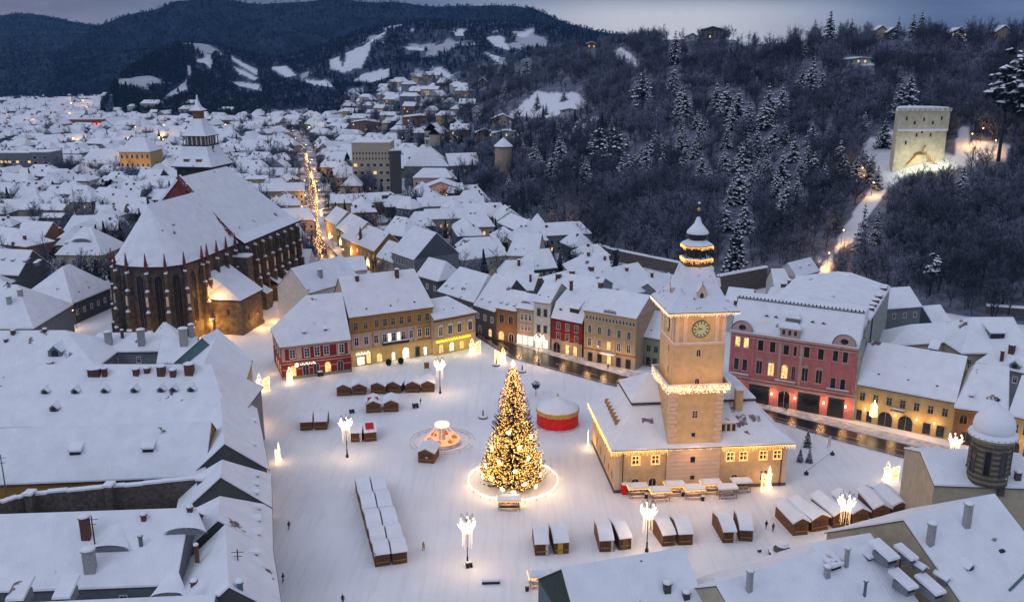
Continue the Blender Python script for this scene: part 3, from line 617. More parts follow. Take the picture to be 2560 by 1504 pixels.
for (dx, dy, rz) in ((0, -4.9, 0), (-4.9, 0, -math.pi / 2), (4.9, 0, math.pi / 2)):
    b = MB(); b.add([(-.9, 0, -.8), (.9, 0, -.8), (.9, 0, 1.6), (0, 0, 3.0), (-.9, 0, 1.6), (-.9, 2.4, -.8), (.9, 2.4, -.8), (.9, 2.4, 1.6), (0, 2.4, 3.0), (-.9, 2.4, 1.6)], [(0, 1, 2, 3, 4), (1, 6, 7, 2), (5, 0, 4, 9)], hall_t)
    b.add([(-1, -.2, 1.55), (0, -.2, 3.2), (1, -.2, 1.55), (-1, 2.6, 1.55), (0, 2.6, 3.2), (1, 2.6, 1.55)], [(0, 1, 4, 3), (1, 2, 5, 4)], snow)
    b.add([(-.35, -.03, 0), (.35, -.03, 0), (.35, -.03, 1.1), (0, -.03, 1.45), (-.35, -.03, 1.1)], [(0, 1, 2, 3, 4)], glass); b.tube((0, -.1, 3.1), (0, -.1, 3.9), .07, .03, 4, iron); b.build('tower_dormer', hall, (cx_ + dx, cy_ + dy, 40.6), rz)
HX = math.pi / 6
b = MB(); b.lathe((cx_, cy_), [(2.6, 46.4), (3.2, 46.9), (3.2, 47.1)], 6, wood, HX); b.lathe((cx_, cy_), [(1.9, 47.1), (1.9, 50.6)], 6, dark, HX); b.lathe((cx_, cy_), [(3.2, 47.11), (3.25, 48.0)], 6, wood, HX); b.lathe((cx_, cy_), [(3.3, 48.01), (3.25, 48.2)], 6, snow, HX)
for k in range(12):
    a = HX / 1 + k * math.pi / 6; rr_ = 2.7 if k % 2 == 0 else 2.7 * math.cos(math.pi / 6); b.tube((cx_ + rr_ * math.cos(a), cy_ + rr_ * math.sin(a), 48.1), (cx_ + rr_ * math.cos(a), cy_ + rr_ * math.sin(a), 50.6), .16, .16, 5, dark)
b.build('belfry', hall)
b = MB(); b.lathe((cx_, cy_), [(3.2, 50.55), (3.3, 50.7)], 6, iron, HX); b.lathe((cx_, cy_), [(3.28, 50.71), (3.1, 50.95), (1.9, 51.6), (1.6, 51.7)], 6, snow, HX)
b.lathe((cx_, cy_), [(1.5, 51.6), (2.0, 52.1), (2.2, 52.9)], 14, iron); b.build('lantern_roof', hall)
b = MB(); b.lathe((cx_, cy_), [(2.22, 52.91), (2.1, 53.35), (1.35, 54.2), (.75, 54.9), (.55, 55.5), (.45, 55.6), (.5, 55.8), (.2, 56.2)], 14, snow); b.build('onion_dome', hall, smooth=True)
b = MB(); b.tube((cx_, cy_, 56), (cx_, cy_, 58.8), .12, .05, 6, iron); b.octa((cx_, cy_, 56.5), .35, iron); b.octa((cx_, cy_, 57.7), .45, mat('gilded_ball', (.45, .3, .1), .4, .2, 3, metal=1)); b.octa((cx_, cy_, 58.9), .3, snow); b.build('spire', hall)
# clocks
dial = mat('lit_clock_dial', (.42, .40, .22), emit=.55); dial_m = mat('clock_numerals', (.015, .02, .018), .5, .2, 3)
for (lx, ly, rz) in ((cx_ + .1, -.03, 0), (T0 + .3, 5.1, -math.pi / 2), (T1 - .3, 5.1, math.pi / 2)):
    b = MB(); n = 28
    def disc(r, y, m, r2=0):
        ps = [(r * math.cos(2 * math.pi * i / n), y, r * math.sin(2 * math.pi * i / n)) for i in range(n)]
        b.poly(ps, m)
    b.loft([[(1.75 * math.cos(2 * math.pi * i / n), y, 1.75 * math.sin(2 * math.pi * i / n)) for i in range(n)] for y in (-.12, 0)][::-1], dial_m)
    disc(1.6, -.13, dial)
    for k in range(12):
        a = k * math.pi / 6; c, s = math.cos(a), math.sin(a); b.add([(1.02 * c - .10 * s, -.15, 1.02 * s + .10 * c), (1.02 * c + .10 * s, -.15, 1.02 * s - .10 * c), (1.5 * c + .13 * s, -.15, 1.5 * s - .13 * c), (1.5 * c - .13 * s, -.15, 1.5 * s + .13 * c)], [(0, 1, 2, 3)], dial_m)
    clk = b.build('clock_face', hall, (lx, ly, 34.7), rz)
    for nm, a, l, w in (('hour_hand', math.radians(152), .85, .12), ('minute_hand', math.radians(-172), 1.25, .08)):
        h_ = MB(); c, s = math.cos(a), math.sin(a); h_.add([(-.2 * c - w * s, -.18, -.2 * s + w * c), (-.2 * c + w * s, -.18, -.2 * s - w * c), (l * c + w * .4 * s, -.18, l * s - w * .4 * c), (l * c - w * .4 * s, -.18, l * s + w * .4 * c)], [(0, 1, 2, 3)], dial_m); h_.build(nm, clk)
cxl = cx_ - .1
for x, z, w, h_, st, y in ((cxl, 29.0, .8, 1.5, 'arch', 0), (cxl, 22.7, .8, 1.7, 'arch', 0), (cxl - .1, 16.0, 1.0, 1.5, 'grid', -.2), (cxl - .2, 11.9, .8, .9, 'slit', -.2), (cxl - .1, 6.3, 1.0, 1.3, 'slit', -.42), (cxl, 2.5, .9, .9, 'slit', -.42)):
    window(hall, x, z, w, h_, y, 0, st, 0, hall_t)
for y, z in ((3.5, 29.2), (3.2, 24.8)): window(hall, -y, z, .5, 1.3, T0 + .35, -math.pi / 2, 'slit', 0, hall_t)
for x in (4.2, 8.3, 24.0, 26.8, 31.0, 34.0):
    window(hall, x, 6.4, 1.15, 1.5, 0, 0, 'sash', 0, frame_w)
for x, w in ((4.3, 1.5), (7.9, 1.5), (25.2, 1.5), (31.5, 1.5)): window(hall, x, 1.5 if x > 30 else .9, w, 2.1, 0, 0, 'sash' if x > 30 else 'arch', 0, hall_t)
for y in (2.5, 6, 10, 14.5, 19): window(hall, -y, 2.0, .9, 1.9, 0, -math.pi / 2, 'slit', 0, hall_t)
for y in (4, 8.5, 13, 18): window(hall, -y, 6.0, .8, 1.2, 0, -math.pi / 2, 'slit', 0, hall_t)
b = MB(); b.box((cxl - 1.2, -.47, 1.9), (cxl + 1.2, -.425, 2.2), hall_t); b.build('door_lintel', hall)
for x in (1.6, HL - 1.2):
    b = MB(); b.tube((x, -.2, 0), (x, -.2, HE - .4), .09, .09, 5, iron); b.build('downpipe', hall)
b = MB()
for p, q_ in (((-1, -1.05, HE - .15), (10.5, -1.05, HE - .15)), ((22, -1.05, HE - .15), (HL + 1.1, -1.05, HE - .15)), ((-1.05, -1, HE - .15), (-1.05, HD + .8, HE - .15))):
    icicles(b, p, q_, gold, .2, (.2, 1.2)); icicles(b, (Vector(p) + Vector((0, .02, .05))), Vector(q_) + Vector((0, .02, .05)), goldw, .5, (.1, .3))
icicles(b, (10.5, -.5, 9.6), (22, -.5, 9.6), goldw, .25, (.1, .6))
b.build('eaves_lights', hall)
b = MB()
for k in range(620):
    s = rnd.choice((0, 0, 0, 1)); z = 22.2 + rnd.uniform(-.5, 1.2)
    if s == 0: b.tet((rnd.uniform(T0 - .9, T1 + .9), -1.42, z), .055, goldw)
    else: b.tet((T0 - 1.02, rnd.uniform(-1.3, 11), z), .055, goldw)
b.build('gallery_lights', hall)
b = MB()
for p, q_ in (((cx_ - 7.1, cy_ - 7.15, 38.35), (cx_ + 7.1, cy_ - 7.15, 38.35)), ((cx_ - 7.15, cy_ - 7.1, 38.35), (cx_ - 7.15, cy_ + 7.1, 38.35))): icicles(b, p, q_, goldw, .2, (.2, .7))
b.build('light_string', hall)
b = MB()
for k in range(6):
    a = HX + k * math.pi / 3; a2 = a + math.pi / 3
    for r, z, d in ((3.32, 48.0, (.3, .9)), (3.3, 50.5, (.2, .7))): icicles(b, (cx_ + r * math.cos(a), cy_ + r * math.sin(a), z), (cx_ + r * math.cos(a2), cy_ + r * math.sin(a2), z), gold, .22, d)
b.build('belfry_lights', hall)
b = MB()
for x in (4.2, 8.3, 24.0, 26.8, 31.0, 34.0):
    for p, q_ in (((x - .85, 6.2), (x + .85, 6.2)), ((x - .85, 6.2), (x - .85, 8.2)), ((x + .85, 6.2), (x + .85, 8.2)), ((x - .85, 8.2), (x + .85, 8.2)), ((x, 6.3), (x, 8.1)), ((x - .7, 7.3), (x + .7, 7.3))):
        n = int(math.hypot(q_[0] - p[0], q_[1] - p[1]) / .17)
        for i in range(n + 1): b.tet((p[0] + (q_[0] - p[0]) * i / n, -.32, p[1] + (q_[1] - p[1]) * i / n), .06, gold)
b.build('window_lights', hall)
for x, y, z, p in ((5, -2.4, 8.6, 130), (16, -3.2, 8.6, 200), (29, -2.4, 8.6, 150), (-2.4, 6, 8.6, 130), (-2.4, 17, 8.6, 130), (13, -3.0, 24.5, 170), (19, -3.0, 24.5, 170), (8.0, 4, 24.5, 120), (cx_, cy_ - 4.4, 47.0, 25), (cx_ - 3, cy_ - 8.0, 36.5, 150), (cx_ + 3, cy_ - 8.0, 36.5, 150), (cx_ - 8, cy_ - 1, 36.5, 110), (16, -9, 14, 700), (16, -10, 30, 500), (2, 3, 30, 300), (24, -2.8, 8.6, 90)): lamp((x, y, z), WARM, p * 1.0, .5, hall)

yard = mat('town_yards', (.06, .06, .07), .8, .3, .09, .3, 1, col2=(.66, .68, .73), thr=(.42, .58))
sheet('yard_ground', [(-1500, 395), (-150, 395), (-78, 385), (0, 440), (-120, 640), (-60, 1000), (-180, 1480), (-900, 2300), (-2000, 2300)], .011, yard)
# ================= CHURCH =================
ch = empty('church', (-99.3, 279.5, 0), math.radians(79.2), 'great dark stone gothic church with steep snow roofs and a bell tower behind', 'church')
AP = [(25, 0), (0, 0), (-8.5, .6), (-12.5, 4), (-14, 9.2), (-14, 15.4), (-12, 20.5), (-8, 24.4), (0, 26), (25, 26)]
NV = [(25, -1.6), (25, 40), (70, 40), (70, -1.6)]
b = MB(); b.prism(AP[::-1], 0, 25, stone); b.build('choir_wall', ch)
b = MB(); b.prism(NV[::-1], 0, 25, stone); b.add([(25.02, -1.5, 25), (25.02, 40, 25), (25.02, 19.2, 47), ], [(0, 2, 1)], terra); b.build('nave_wall', ch)
def scale_poly(ps, d, c=(10, 13)): 
    out = []
    for x, y in ps:
        v = Vector((x - c[0], y - c[1])); v = v.normalized() * (v.length + d); out.append((v.x + c[0], v.y + c[1]))
    return out
b = MB(); e = scale_poly(AP, 1.1); b.loft([[(x, y, 24.6) for x, y in e], [(x, y, 25.15) for x, y in e]], dark)
e2 = scale_poly(AP, 1.0); R0, R1 = (-4.0, 13.6, 42.5), (24.9, 13.2, 42.5)
vs = [(x, y, 25.2) for x, y in e2]; mid = [(x, y, 27.3) for x, y in scale_poly(AP, -1.2)]; n = len(vs)
b.add(vs + mid, [(i + 1, i, n + i, n + i + 1) for i in range(n - 1)], snow_roof)
vs = mid + [R0, R1]; b.add(vs, [(1, 0, n + 1, n)] + [(i + 1, i, n) for i in range(1, n - 2)] + [(n - 1, n - 2, n, n + 1)], snow_roof); b.build('choir_roof', ch)
b = MB()
def r4(x0, x1, y0, y1, z): return [(x0, y0, z), (x1, y0, z), (x1, y1, z), (x0, y1, z)]
b.loft([r4(24.8, 71, -3, 41.4, 24.5), r4(24.8, 71, -3, 41.4, 25.1)], dark)
b.add([(24.9, -2.9, 25.15), (70.9, -2.9, 25.15), (69.5, .6, 27.6), (24.9, .6, 27.6), (24.9, 41.3, 25.15), (70.9, 41.3, 25.15), (69.5, 37.8, 27.6), (24.9, 37.8, 27.6), (24.9, 19.2, 47.3), (58, 19.2, 47.3)],
      [(0, 1, 2, 3), (3, 2, 9, 8), (5, 4, 7, 6), (6, 7, 8, 9), (1, 5, 6, 2), (2, 6, 9)], snow_roof)
b.add([(24.6, .4, 28.3), (25.6, .4, 28.3), (25.6, 19.2, 48.1), (24.6, 19.2, 48.1), (24.6, 38, 28.3), (25.6, 38, 28.3), (24.6, .6, 27.0), (24.6, 19.2, 46.8), (24.6, 38, 27.0)], [(0, 1, 2, 3), (3, 2, 5, 4), (0, 3, 7, 6), (3, 4, 8, 7)], snow_roof); b.build('nave_roof', ch)
trm = mat('thawed_gable_edge', (.16, .035, .03), .8, .3, 1.4, .2, 4, col2=(.70, .70, .76), thr=(.58, .66))
b = MB()
for i in range(24):
    t0, t1 = i / 24, (i + 1) / 24; w = rnd.uniform(1.2, 2.6)
    b.poly([(24.75 - w, .8 + 18.4 * t0, 28.6 + 19.6 * t0 - .9), (24.75, .8 + 18.4 * t0, 28.5 + 19.6 * t0), (24.75, .8 + 18.4 * t1, 28.5 + 19.6 * t1), (24.75 - w, .8 + 18.4 * t1, 28.6 + 19.6 * t1 - .9)], trm)
b.build('gable_coping', ch)
# buttresses with stepped snow capped offsets and pinnacles
bt = MB()
bt.box((-.55, -2.6, 0), (.55, 0, 11), stone); bt.box((-.75, -3.0, 0), (.75, -2.61, 5), stone); bt.box((-.5, -2.0, 11), (.5, 0, 17.5), stone); bt.box((-.42, -1.5, 17.5), (.42, 0, 23), stone)
for z, y, w in ((11, -2.6, .6), (17.5, -2.0, .55), (23, -1.5, .5), (5, -3.0, .8)):
    bt.loft([[(-w, y - .1, z), (w, y - .1, z), (w, y + .9, z), (-w, y + .9, z)], [(-w * .6, y, z + .4), (w * .6, y, z + .4), (w * .6, y + .9, z + .9), (-w * .6, y + .9, z + .9)]], snow)
bt.box((-.35, -2.3, 13), (.35, -2.0, 16), hall_t)
btm = bt.mesh('buttress')
pin = MB(); pin.box((-.3, -.3, -1), (.3, .3, 1.2), terra); pin.loft([[(-.42, -.42, 1.2), (.42, -.42, 1.2), (.42, .42, 1.2), (-.42, .42, 1.2)], [(-.06, -.06, 5.2), (.06, -.06, 5.2), (.06, .06, 5.2), (-.06, .06, 5.2)]], terra); pin.octa((0, 0, 5.3), .25, snow); pinm = pin.mesh('pinnacle')
cw = MB(); n = 8
cw.poly([(-1.1, -.06, 0), (1.1, -.06, 0)] + [(1.1 * math.cos(math.pi * i / n), -.06, 15 + 1.6 * math.sin(math.pi * i / n)) for i in range(n + 1)], mat('church_glass', (.012, .012, .014), .25, .3, 2))
cw.box((-.08, -.14, 0), (.08, -.061, 15.5), stone); cw.box((-.6, -.12, 0), (-.52, -.061, 15), stone); cw.box((.52, -.12, 0), (.6, -.061, 15), stone)
for s in (-1, 1): cw.box((s * 1.3 - .2, -.2, 0), (s * 1.3 + .2, 0, 15), stone)
cwm = cw.mesh('window')
spots = []
pl = AP[:-1]
for i in range(len(pl) - 1):
    p, q_ = Vector(pl[i]), Vector(pl[i + 1]); d = q_ - p; ang = math.atan2(-d.y, -d.x); n = max(1, round(d.length / 6.2))
    for k in range(n):
        c = p.lerp(q_, k / n) if i else p.lerp(q_, (k + .5) / n)
        spots.append((c.x, c.y, ang)); m_ = p.lerp(q_, (k + .5) / n) if i else p.lerp(q_, min(1, (k + 1) / n))
        if not (i == 0 and m_.x > 1): put('window', cwm, ch, (m_.x, m_.y, 5.5), ang)
for x, y, a in spots: put('buttress', btm, ch, (x, y, 0), a); put('pinnacle', pinm, ch, (x - 1.0 * math.sin(a) * -1 * -1, y - .0, 24.4), a) if False else put('pinnacle', pinm, ch, (x + 1.0 * math.sin(a), y - 1.0 * math.cos(a), 24.2), a)
for k in range(8): put('buttress', btm, ch, (27 + k * 6.1, -1.6, 0), 0); put('window', cwm, ch, (30 + k * 6.1, -1.62, 5.5), 0) if k < 7 else None
# sacristy, stair turret
b = MB(); SA = [(1, -12.4), (15.5, -12.6), (20.4, -8.6), (20.4, -.01), (1, -.01)]; b.prism(SA, 0, 11.4, stone); b.prism(scale_poly(SA, .35, (10, -5)), 0, .9, stone_g); b.build('sacristy_wall', ch)
window(ch, 5 + 3.5, 7, .8, 1.6, -1, -math.pi / 2, 'slit', 0, stone_d) if False else window(ch, 8, 6.6, .8, 1.7, 1.0, -math.pi / 2, 'slit', 0, stone_g)
window(ch, 6, 4, .7, 1.6, -12.45, 0, 'slit', 0, stone_g); window(ch, 12, 4, .7, 1.6, -12.55, 0, 'slit', 0, stone_g)
b = MB(); e = scale_poly(SA, .6, (10, -5)); b.loft([[(x, y, 11.3) for x, y in e], [(x, y, 11.6) for x, y in e]], dark)
b.add([(x, y, 11.7) for x, y in e] + [(4.5, -4.5, 16.0), (17.5, -4.3, 16.0), (3.5, -.1, 19.5), (18, -.1, 19.5)], [(0, 1, 6, 5), (1, 2, 6), (2, 3, 8, 6), (4, 0, 5, 7), (5, 6, 8, 7)], snow_roof); b.build('sacristy_roof', ch)
b = MB(); b.box((21.5, -5.2, 0), (25.2, -.01, 21), stone); b.loft([r4(21.2, 25.6, -5.5, 0, 21), r4(21.4, 25.4, -5.3, 0, 21.7)], snow); b.build('stair_turret', ch)
for k in range(3):
    b = MB(); b.box((31 + 12 * k, -6.5, 0), (35.5 + 12 * k, -1.61, 6), stone); b.add([(30.7 + 12 * k, -6.9, 6), (35.8 + 12 * k, -6.9, 6), (35.8 + 12 * k, -1.62, 9), (30.7 + 12 * k, -1.62, 9), (33.2 + 12 * k, -1.62, 9.6)], [(0, 1, 2, 3)], snow_roof); b.build('porch', ch)
# bell tower
tw = PD((507, 412), 368); d = tw[:2] - np.array([-99.3, 279.5]); c_, s_ = math.cos(math.radians(79.2)), math.sin(math.radians(79.2)); bx, by = d[0] * c_ + d[1] * s_, -d[0] * s_ + d[1] * c_
def sq(r, z):
    z = z + 3.2 if z > 1 else z
    return [(bx - r, by - r, z), (bx + r, by - r, z), (bx + r, by + r, z), (bx - r, by + r, z)]
b = MB(); b.loft([sq(7, 0), sq(7, 43.6)], stone_d); b.build('bell_tower', ch)
b = MB(); b.loft([sq(8.4, 43.4), sq(8.4, 43.8)], dark); b.loft([sq(8.35, 43.85), sq(8.2, 44.2), sq(6.2, 47.2), sq(4.9, 51.2)], snow_roof)
b.loft([sq(5.0, 51.2), sq(5.1, 51.6)], dark); b.loft([sq(3.8, 51.6), sq(3.8, 54.8)], frame_d); b.loft([sq(5.2, 54.8), sq(5.2, 55)], dark); b.loft([sq(5.15, 55.02), sq(4.6, 55.6), sq(3.0, 58.4), sq(2.0, 61.2)], snow_roof)
for k in range(6):
    for s in (-1, 1):
        q_ = -4.6 + k * 1.84; b.tube((bx + q_, by + s * 4.6, 54.8), (bx + q_, by + s * 4.6, 58.0), .22, .22, 4, frame_w); b.tube((bx + s * 4.6, by + q_, 54.8), (bx + s * 4.6, by + q_, 58.0), .22, .22, 4, frame_w)
b.loft([sq(1.5, 61.2), sq(1.5, 64.2)], wood); b.loft([sq(2.4, 64.2), sq(2.35, 64.4), sq(1.2, 65.4), sq(.35, 67.6), sq(.15, 70)], snow_roof); b.octa((bx, by, 73.7), .6, iron); b.tube((bx, by, 73), (bx, by, 77.5), .12, .05, 5, iron); b.build('bell_tower_roof', ch)
for dx, dy in ((-7.1, -2.5), (-7.1, 2.5)):
    b = MB(); b.box((bx - 7.3, by + dy - 1.1, 48.2), (bx - 6.0, by + dy + 1.1, 49.8), wood); b.box((bx - 7.5, by + dy - 1.3, 49.8), (bx - 5.6, by + dy + 1.3, 50.1), snow); b.build('dormer', ch)
b = MB(); b.tube((R0[0], R0[1], 42), (R0[0], R0[1], 46.5), .12, .06, 5, iron); b.tube((R0[0], R0[1] - .7, 45.4), (R0[0], R0[1] + .7, 45.4), .06, .06, 4, iron); b.build('roof_cross', ch)
OR = (1, .48, .12)
for x, y, z, p in ((-1.5, -3.0, 4, 520), (-5, -5.5, 3, 420), (-1.0, -5, 13, 480), (-9, -3.5, 3, 300), (22, -9, 5, 120), (9, -15.5, 2.5, 420), (17.5, -16, 2.5, 300), (-17, 3, 2.5, 200), (-19, 10, 2.5, 160), (40, -6, 4, 60)): lamp((x, y, z), OR, p * 2.4, .4, ch)

# ================= HOUSES ROUND THE SQUARE =================
h = house('town_house', 'oxblood red corner house with white framed windows and steep snow roof', z5(100, 945), z5(905, 855), 10., (z5(385, 370), z5(760, 355)), pitch=50, wall=w_red,
    dm=[(z5(375, 800), 1.0, 'shed'), (z5(618, 765), 1.0, 'shed')], cornice=w_pale)
red = h
b = MB()
for (a, c) in ((0, 1.0), (2.2, 2.9) if 0 else (4.0, 5.6), (15.2, 16.2), (18.4, h.L)): b.box((a + .02, -.09, 5.6), (c - .02, -.001, 8.85), w_pale)
b.box((0, -.16, 5.2), (h.L, -.001, 5.55), w_pale); b.box((0, -.12, 4.4), (h.L, -.001, 4.65), w_pale); b.box((0, -.1, 0), (h.L, -.001, .8), w_grn)
for a, c in ((.2, 2.0), (4.0, 5.6), (7.4, 8.6), (10.0, 11.9), (13.4, 15.3), (16.9, 19.2)): b.box((a, -.1, 2.75), (c, -.001, 2.95), w_pale)
b.build('facade_moulding', h.root)
for x, l in ((3.0, 0), (7.0, 0), (9.8, 0), (12.4, 0), (16.6, 0)): window(h.root, x, 6.1, 1.35, 2.4, 0, 0, 'grid', l)
for x, l in ((2.9, 1), (6.4, 0), (9.4, 0), (12.6, 1), (16.1, 0)): window(h.root, x, .9, 1.5, 2.9, 0, 0, 'arch', l, w_pale, 'arched_window')
for y in (3, 7, 11, 15): window(h.root, -y, 6.1, 1.2, 2.2, 0, -math.pi / 2, 'grid', 0)
for y in (3, 7, 11): window(h.root, -y, .9, 1.4, 2.7, 0, -math.pi / 2, 'arch', 1, w_pale, 'arched_window')
b = MB()
ps = [(4.0 + .55 * math.cos(a * math.pi / 8), -.28, 4.0 + .55 * math.sin(a * math.pi / 8)) for a in range(16)]; b.poly(ps, white_l)
b.box((4.9, -.25, 3.95), (9.6, -.12, 4.25), dark); b.build('shop_sign', h.root)
def blobs(root, x0, x1, z, hh, m, y):
    # sign lettering too small to read in the photograph: a line of short lit strokes
    b = MB(); x = x0; k = 0
    while x < x1 - .3:
        w = (.34, .26, .4, .3)[k % 4]; hk = hh * (.8, 1, .7, .9)[(k * 3) % 4]; b.box((x, y - .06, z), (x + .09, y, z + hk), m); b.box((x + .091, y - .06, z + (hk - .1) * (k % 2)), (x + w, y, z + (hk - .1) * (k % 2) + .1), m); x += w + .16; k += 1
    b.build('sign_lettering', root)
blobs(h.root, 5.0, 9.6, 3.9, .55, white_l, -.3)
b = MB(); b.box((20.1 - 1, -.35, .2), (20.1 - .9, -.25, 4), iron); b.build('downpipe', h.root)
h = house('town_house', 'long ochre and pink house with a balcony and two bright windows', z5(888, 605), z5(1855, 480), 15.2, (z5(725, 170), z5(1640, 65)), pitch=48, wall=w_och,
    ch=[(z5(985, 195), 1.6, 1.0), (z5(1445, 150), 2.4, 1.1)], dm=[(z5(1090, 515), .5, 'sky'), (z5(1370, 478), .5, 'sky'), (z5(1645, 438), .5, 'sky')], cornice=w_och, gable=w_beige)
yl = h; L_ = h.L
b = MB(); b.box((.02, -.06, 5.0), (L_ * .80, -.001, 9.6), w_pale); b.box((.02, -.1, 0), (L_ - .02, -.0015, 4.9), w_yel); b.box((0, -.22, 4.75), (L_, -.101, 5.05), w_beige); b.box((0, -.18, 9.6), (L_, -.002, 9.85), w_beige)
for x in (0, 6.6, 19.2, L_ - .5): b.box((x, -.13, 5.1), (x + .5, -.061, 9.5), w_och)
b.build('facade_moulding', h.root)
xs = [1.9, 4.8, 8.2, 10.7, 13.2, 15.8, 18.2, 21.4, 23.9]
for i, x in enumerate(xs): window(h.root, x, 10.9, 1.15, 2.2, 0, 0, 'sash', 0, w_beige)
for i, x in enumerate([1.9, 4.8, 7.8]): window(h.root, x, 6.2, 1.15, 2.3, -.06, 0, 'sash', 0)
for i, x in enumerate([10.4, 11.9, 13.2, 14.7, 16.2, 18.7]): window(h.root, x, 6.2, 1.0, 2.3, -.06, 0, 'sash', 2 if i in (1, 3) else 0)
for x in (21.4, 23.9): window(h.root, x, 6.2, 1.15, 2.3, -.0, 0, 'sash', 0)
b = MB(); b.box((9.6, -1.3, 5.1), (17.6, -.1, 5.35), w_beige); b.box((9.6, -1.3, 5.36), (17.6, -1.2, 6.2), iron); b.box((9.55, -1.36, 6.2), (17.65, -1.14, 6.4), snow); b.box((9.6, -1.19, 5.351), (9.7, -.11, 6.2), iron); b.box((17.5, -1.19, 5.351), (17.6, -.11, 6.2), iron); b.build('balcony', h.root)
for x, w, hh, st, l in ((2.9, 2.2, 2.4, 'plain', 2), (5.3, 1.3, 2.9, 'plain', 1), (8.6, 1.6, 2.7, 'arch', 1), (12.9, 1.0, 2.4, 'arch', 2), (16.8, 2.0, 3.3, 'arch', 2), (20.5, 1.2, 2.9, 'plain', 0), (23.0, 1.0, 2.5, 'plain', 2)):
    window(h.root, x, .25, w, hh, -.1, 0, st, l, w_beige if st != 'plain' else frame_d, 'shop_window')
blobs(h.root, 1.6, 6.2, 3.3, .8, white_l, -.2)
h = house('town_house', 'low beige corner house with a glowing yellow shop sign', z5(1870, 640), z5(2350, 550), 11.4, hd=6.2, pitch=34, hr=6.1, wall=w_beige, dm=[(z5(1985, 525), .5, 'sky'), (z5(2088, 510), .5, 'sky')], cornice=w_brn)
bg_ = h; L_ = h.L
b = MB(); b.box((0.02, -.08, 0), (L_ - .02, -.001, 4.9), w_yel); b.box((-.05, -.2, 4.9), (L_ + .1, -.002, 5.2), w_beige)
for x in (.3, 3.6, 7.0, 10.4): b.box((x, -.1, 5.4), (x + .6, -.001, 9.8), w_yel)
b.build('facade_moulding', h.root)
for x in (2.3, 5.6, 8.9, 12.8): window(h.root, x, 6.0, 1.3, 2.6, 0, 0, 'hood', 0)
for x, l in ((2.3, 1), (6, 2), (9.6, 1)): window(h.root, x, .6, 1.4, 2.6, -.08, 0, 'arch', l, w_yel, 'shop_window')
yneon = mat('yellow_neon', (1, .82, .02), emit=2.2)
b = MB(); b.box((.6, -.3, 4.0), (3.0, -.09, 4.5), yneon); b.box((9.6, -.3, 4.0), (12.8, -.09, 4.4), yneon); b.build('shop_sign', h.root)
blobs(h.root, 3.2, 9.4, 3.95, .8, yneon, -.3)
for y in (2.5, 6, 9.5): window(h.root, y, 6.0, 1.2, 2.4, -L_, math.pi / 2, 'sash', 0); window(h.root, y, .8, 1.4, 2.6, -L_, math.pi / 2, 'arch', 1, w_yel, 'shop_window')
for x, p in ((3, 60), (7, 60), (11, 60)): lamp((x, -2.5, 3.6), (1, .8, .15), p * 1.6, .3, h.root)
for x in (2, 8, 14, 19, 24): lamp((x, -3, 2.6), (1, .74, .34), 110, .3, yl.root)
for x in (3, 12): lamp((x, -2.6, 3), WARM, 110, .3, red.root)
lamp((-2.5, 6, 3), WARM, 160, .3, red.root)
# right hand row, left to right
h6 = house('town_house', 'dark corner house at the end of the curving terrace', E(985, 762), E(1140, 812), 9.6, (E(1140, 548), E(1290, 585)), pitch=45, wall=w_dk, dm=[(z6(105, 560), .8, 'shed'), (z6(190, 590), .8, 'shed')], rows=[(5.5, 1.6, 1.0, 3, 'sash', .0), (.6, 2.4, 1.3, 2, 'arch', .6)])
rA = house('town_house', 'narrow brown house with arched upper windows and lit lanterns', z6(265, 640), z6(485, 680), 10.9, (z6(400, 450), z6(620, 500)), pitch=40, wall=w_brn, dm=[(z6(315, 600), .8, 'shed'), (z6(378, 615), .8, 'shed'), (z6(455, 632), .8, 'shed')], rows=[(6.2, 2.7, 1.6, 2, 'arch', 0, (.05, .95), w_beige), (.5, 2.6, 1.8, 2, 'arch', .9)])
rB = house('town_house', 'small beige house with a bright gold shop front', z6(485, 640), z6(675, 670), 12., (z6(600, 500), z6(720, 520)), pitch=36, wall=w_beige, dm=[(z6(590, 600), 1.8, 'eye')], rows=[(8.2, 1.9, .9, 3, 'sash', 0, (.2, .9)), (5.0, 1.5, .8, 3, 'sash', 0, (.25, .85)), (.4, 2.8, 1.6, 3, 'plain', 2)])
rC = house('town_house', 'tall narrow whitewashed house between lower neighbours', z6(675, 575), z6(855, 600), 14.9, (z6(760, 385), z6(1010, 380)), pitch=30, wall=w_wh, dm=[(z6(740, 512), .5, 'sky'), (z6(832, 530), .5, 'sky')], rows=[(10.6, 2.1, .9, 2, 'plain', 0, (.1, .9), frame_d), (5.4, 2.1, .9, 2, 'plain', 0, (.1, .9), frame_d), (.4, 2.6, 1.6, 2, 'plain', 2, (.05, .95))])
rD = house('town_house', 'dark red house with pale ground floor and mansard roof', z6(870, 735), z6(1205, 800), 11.3, hd=2.2, pitch=58, wall=w_red, gable=w_brn, rows=[(7.6, 2.0, 1.1, 3, 'sash', 0, (.08, .95), w_pale), (4.4, 2.0, 1.1, 3, 'sash', 0, (.08, .95), w_pale)], dm=[(z6(965, 680), 1.1, 'gable'), (z6(1115, 700), 3.2, 'shed')])
L_ = rD.L; b = MB(); b.box((0, -.1, 0), (L_, -.001, 3.9), w_beige); b.box((0, -.2, 3.9), (L_, -.001, 4.1), w_pale); b.build('facade_moulding', rD.root)
window(rD.root, 2.0, .1, 2.4, 3.2, -.1, 0, 'arch', 0, w_beige, 'arched_doorway'); window(rD.root, 5.8, .3, 1.2, 2.8, -.1, 0, 'plain', 1, w_beige, 'shop_window'); window(rD.root, 8.6, .3, 1.2, 2.8, -.1, 0, 'plain', 1, w_beige, 'shop_window')
b = MB(); b.box((0, 2.3, 0), (L_, 14, 14.6), w_brn); b.build('rear_wall', rD.root)
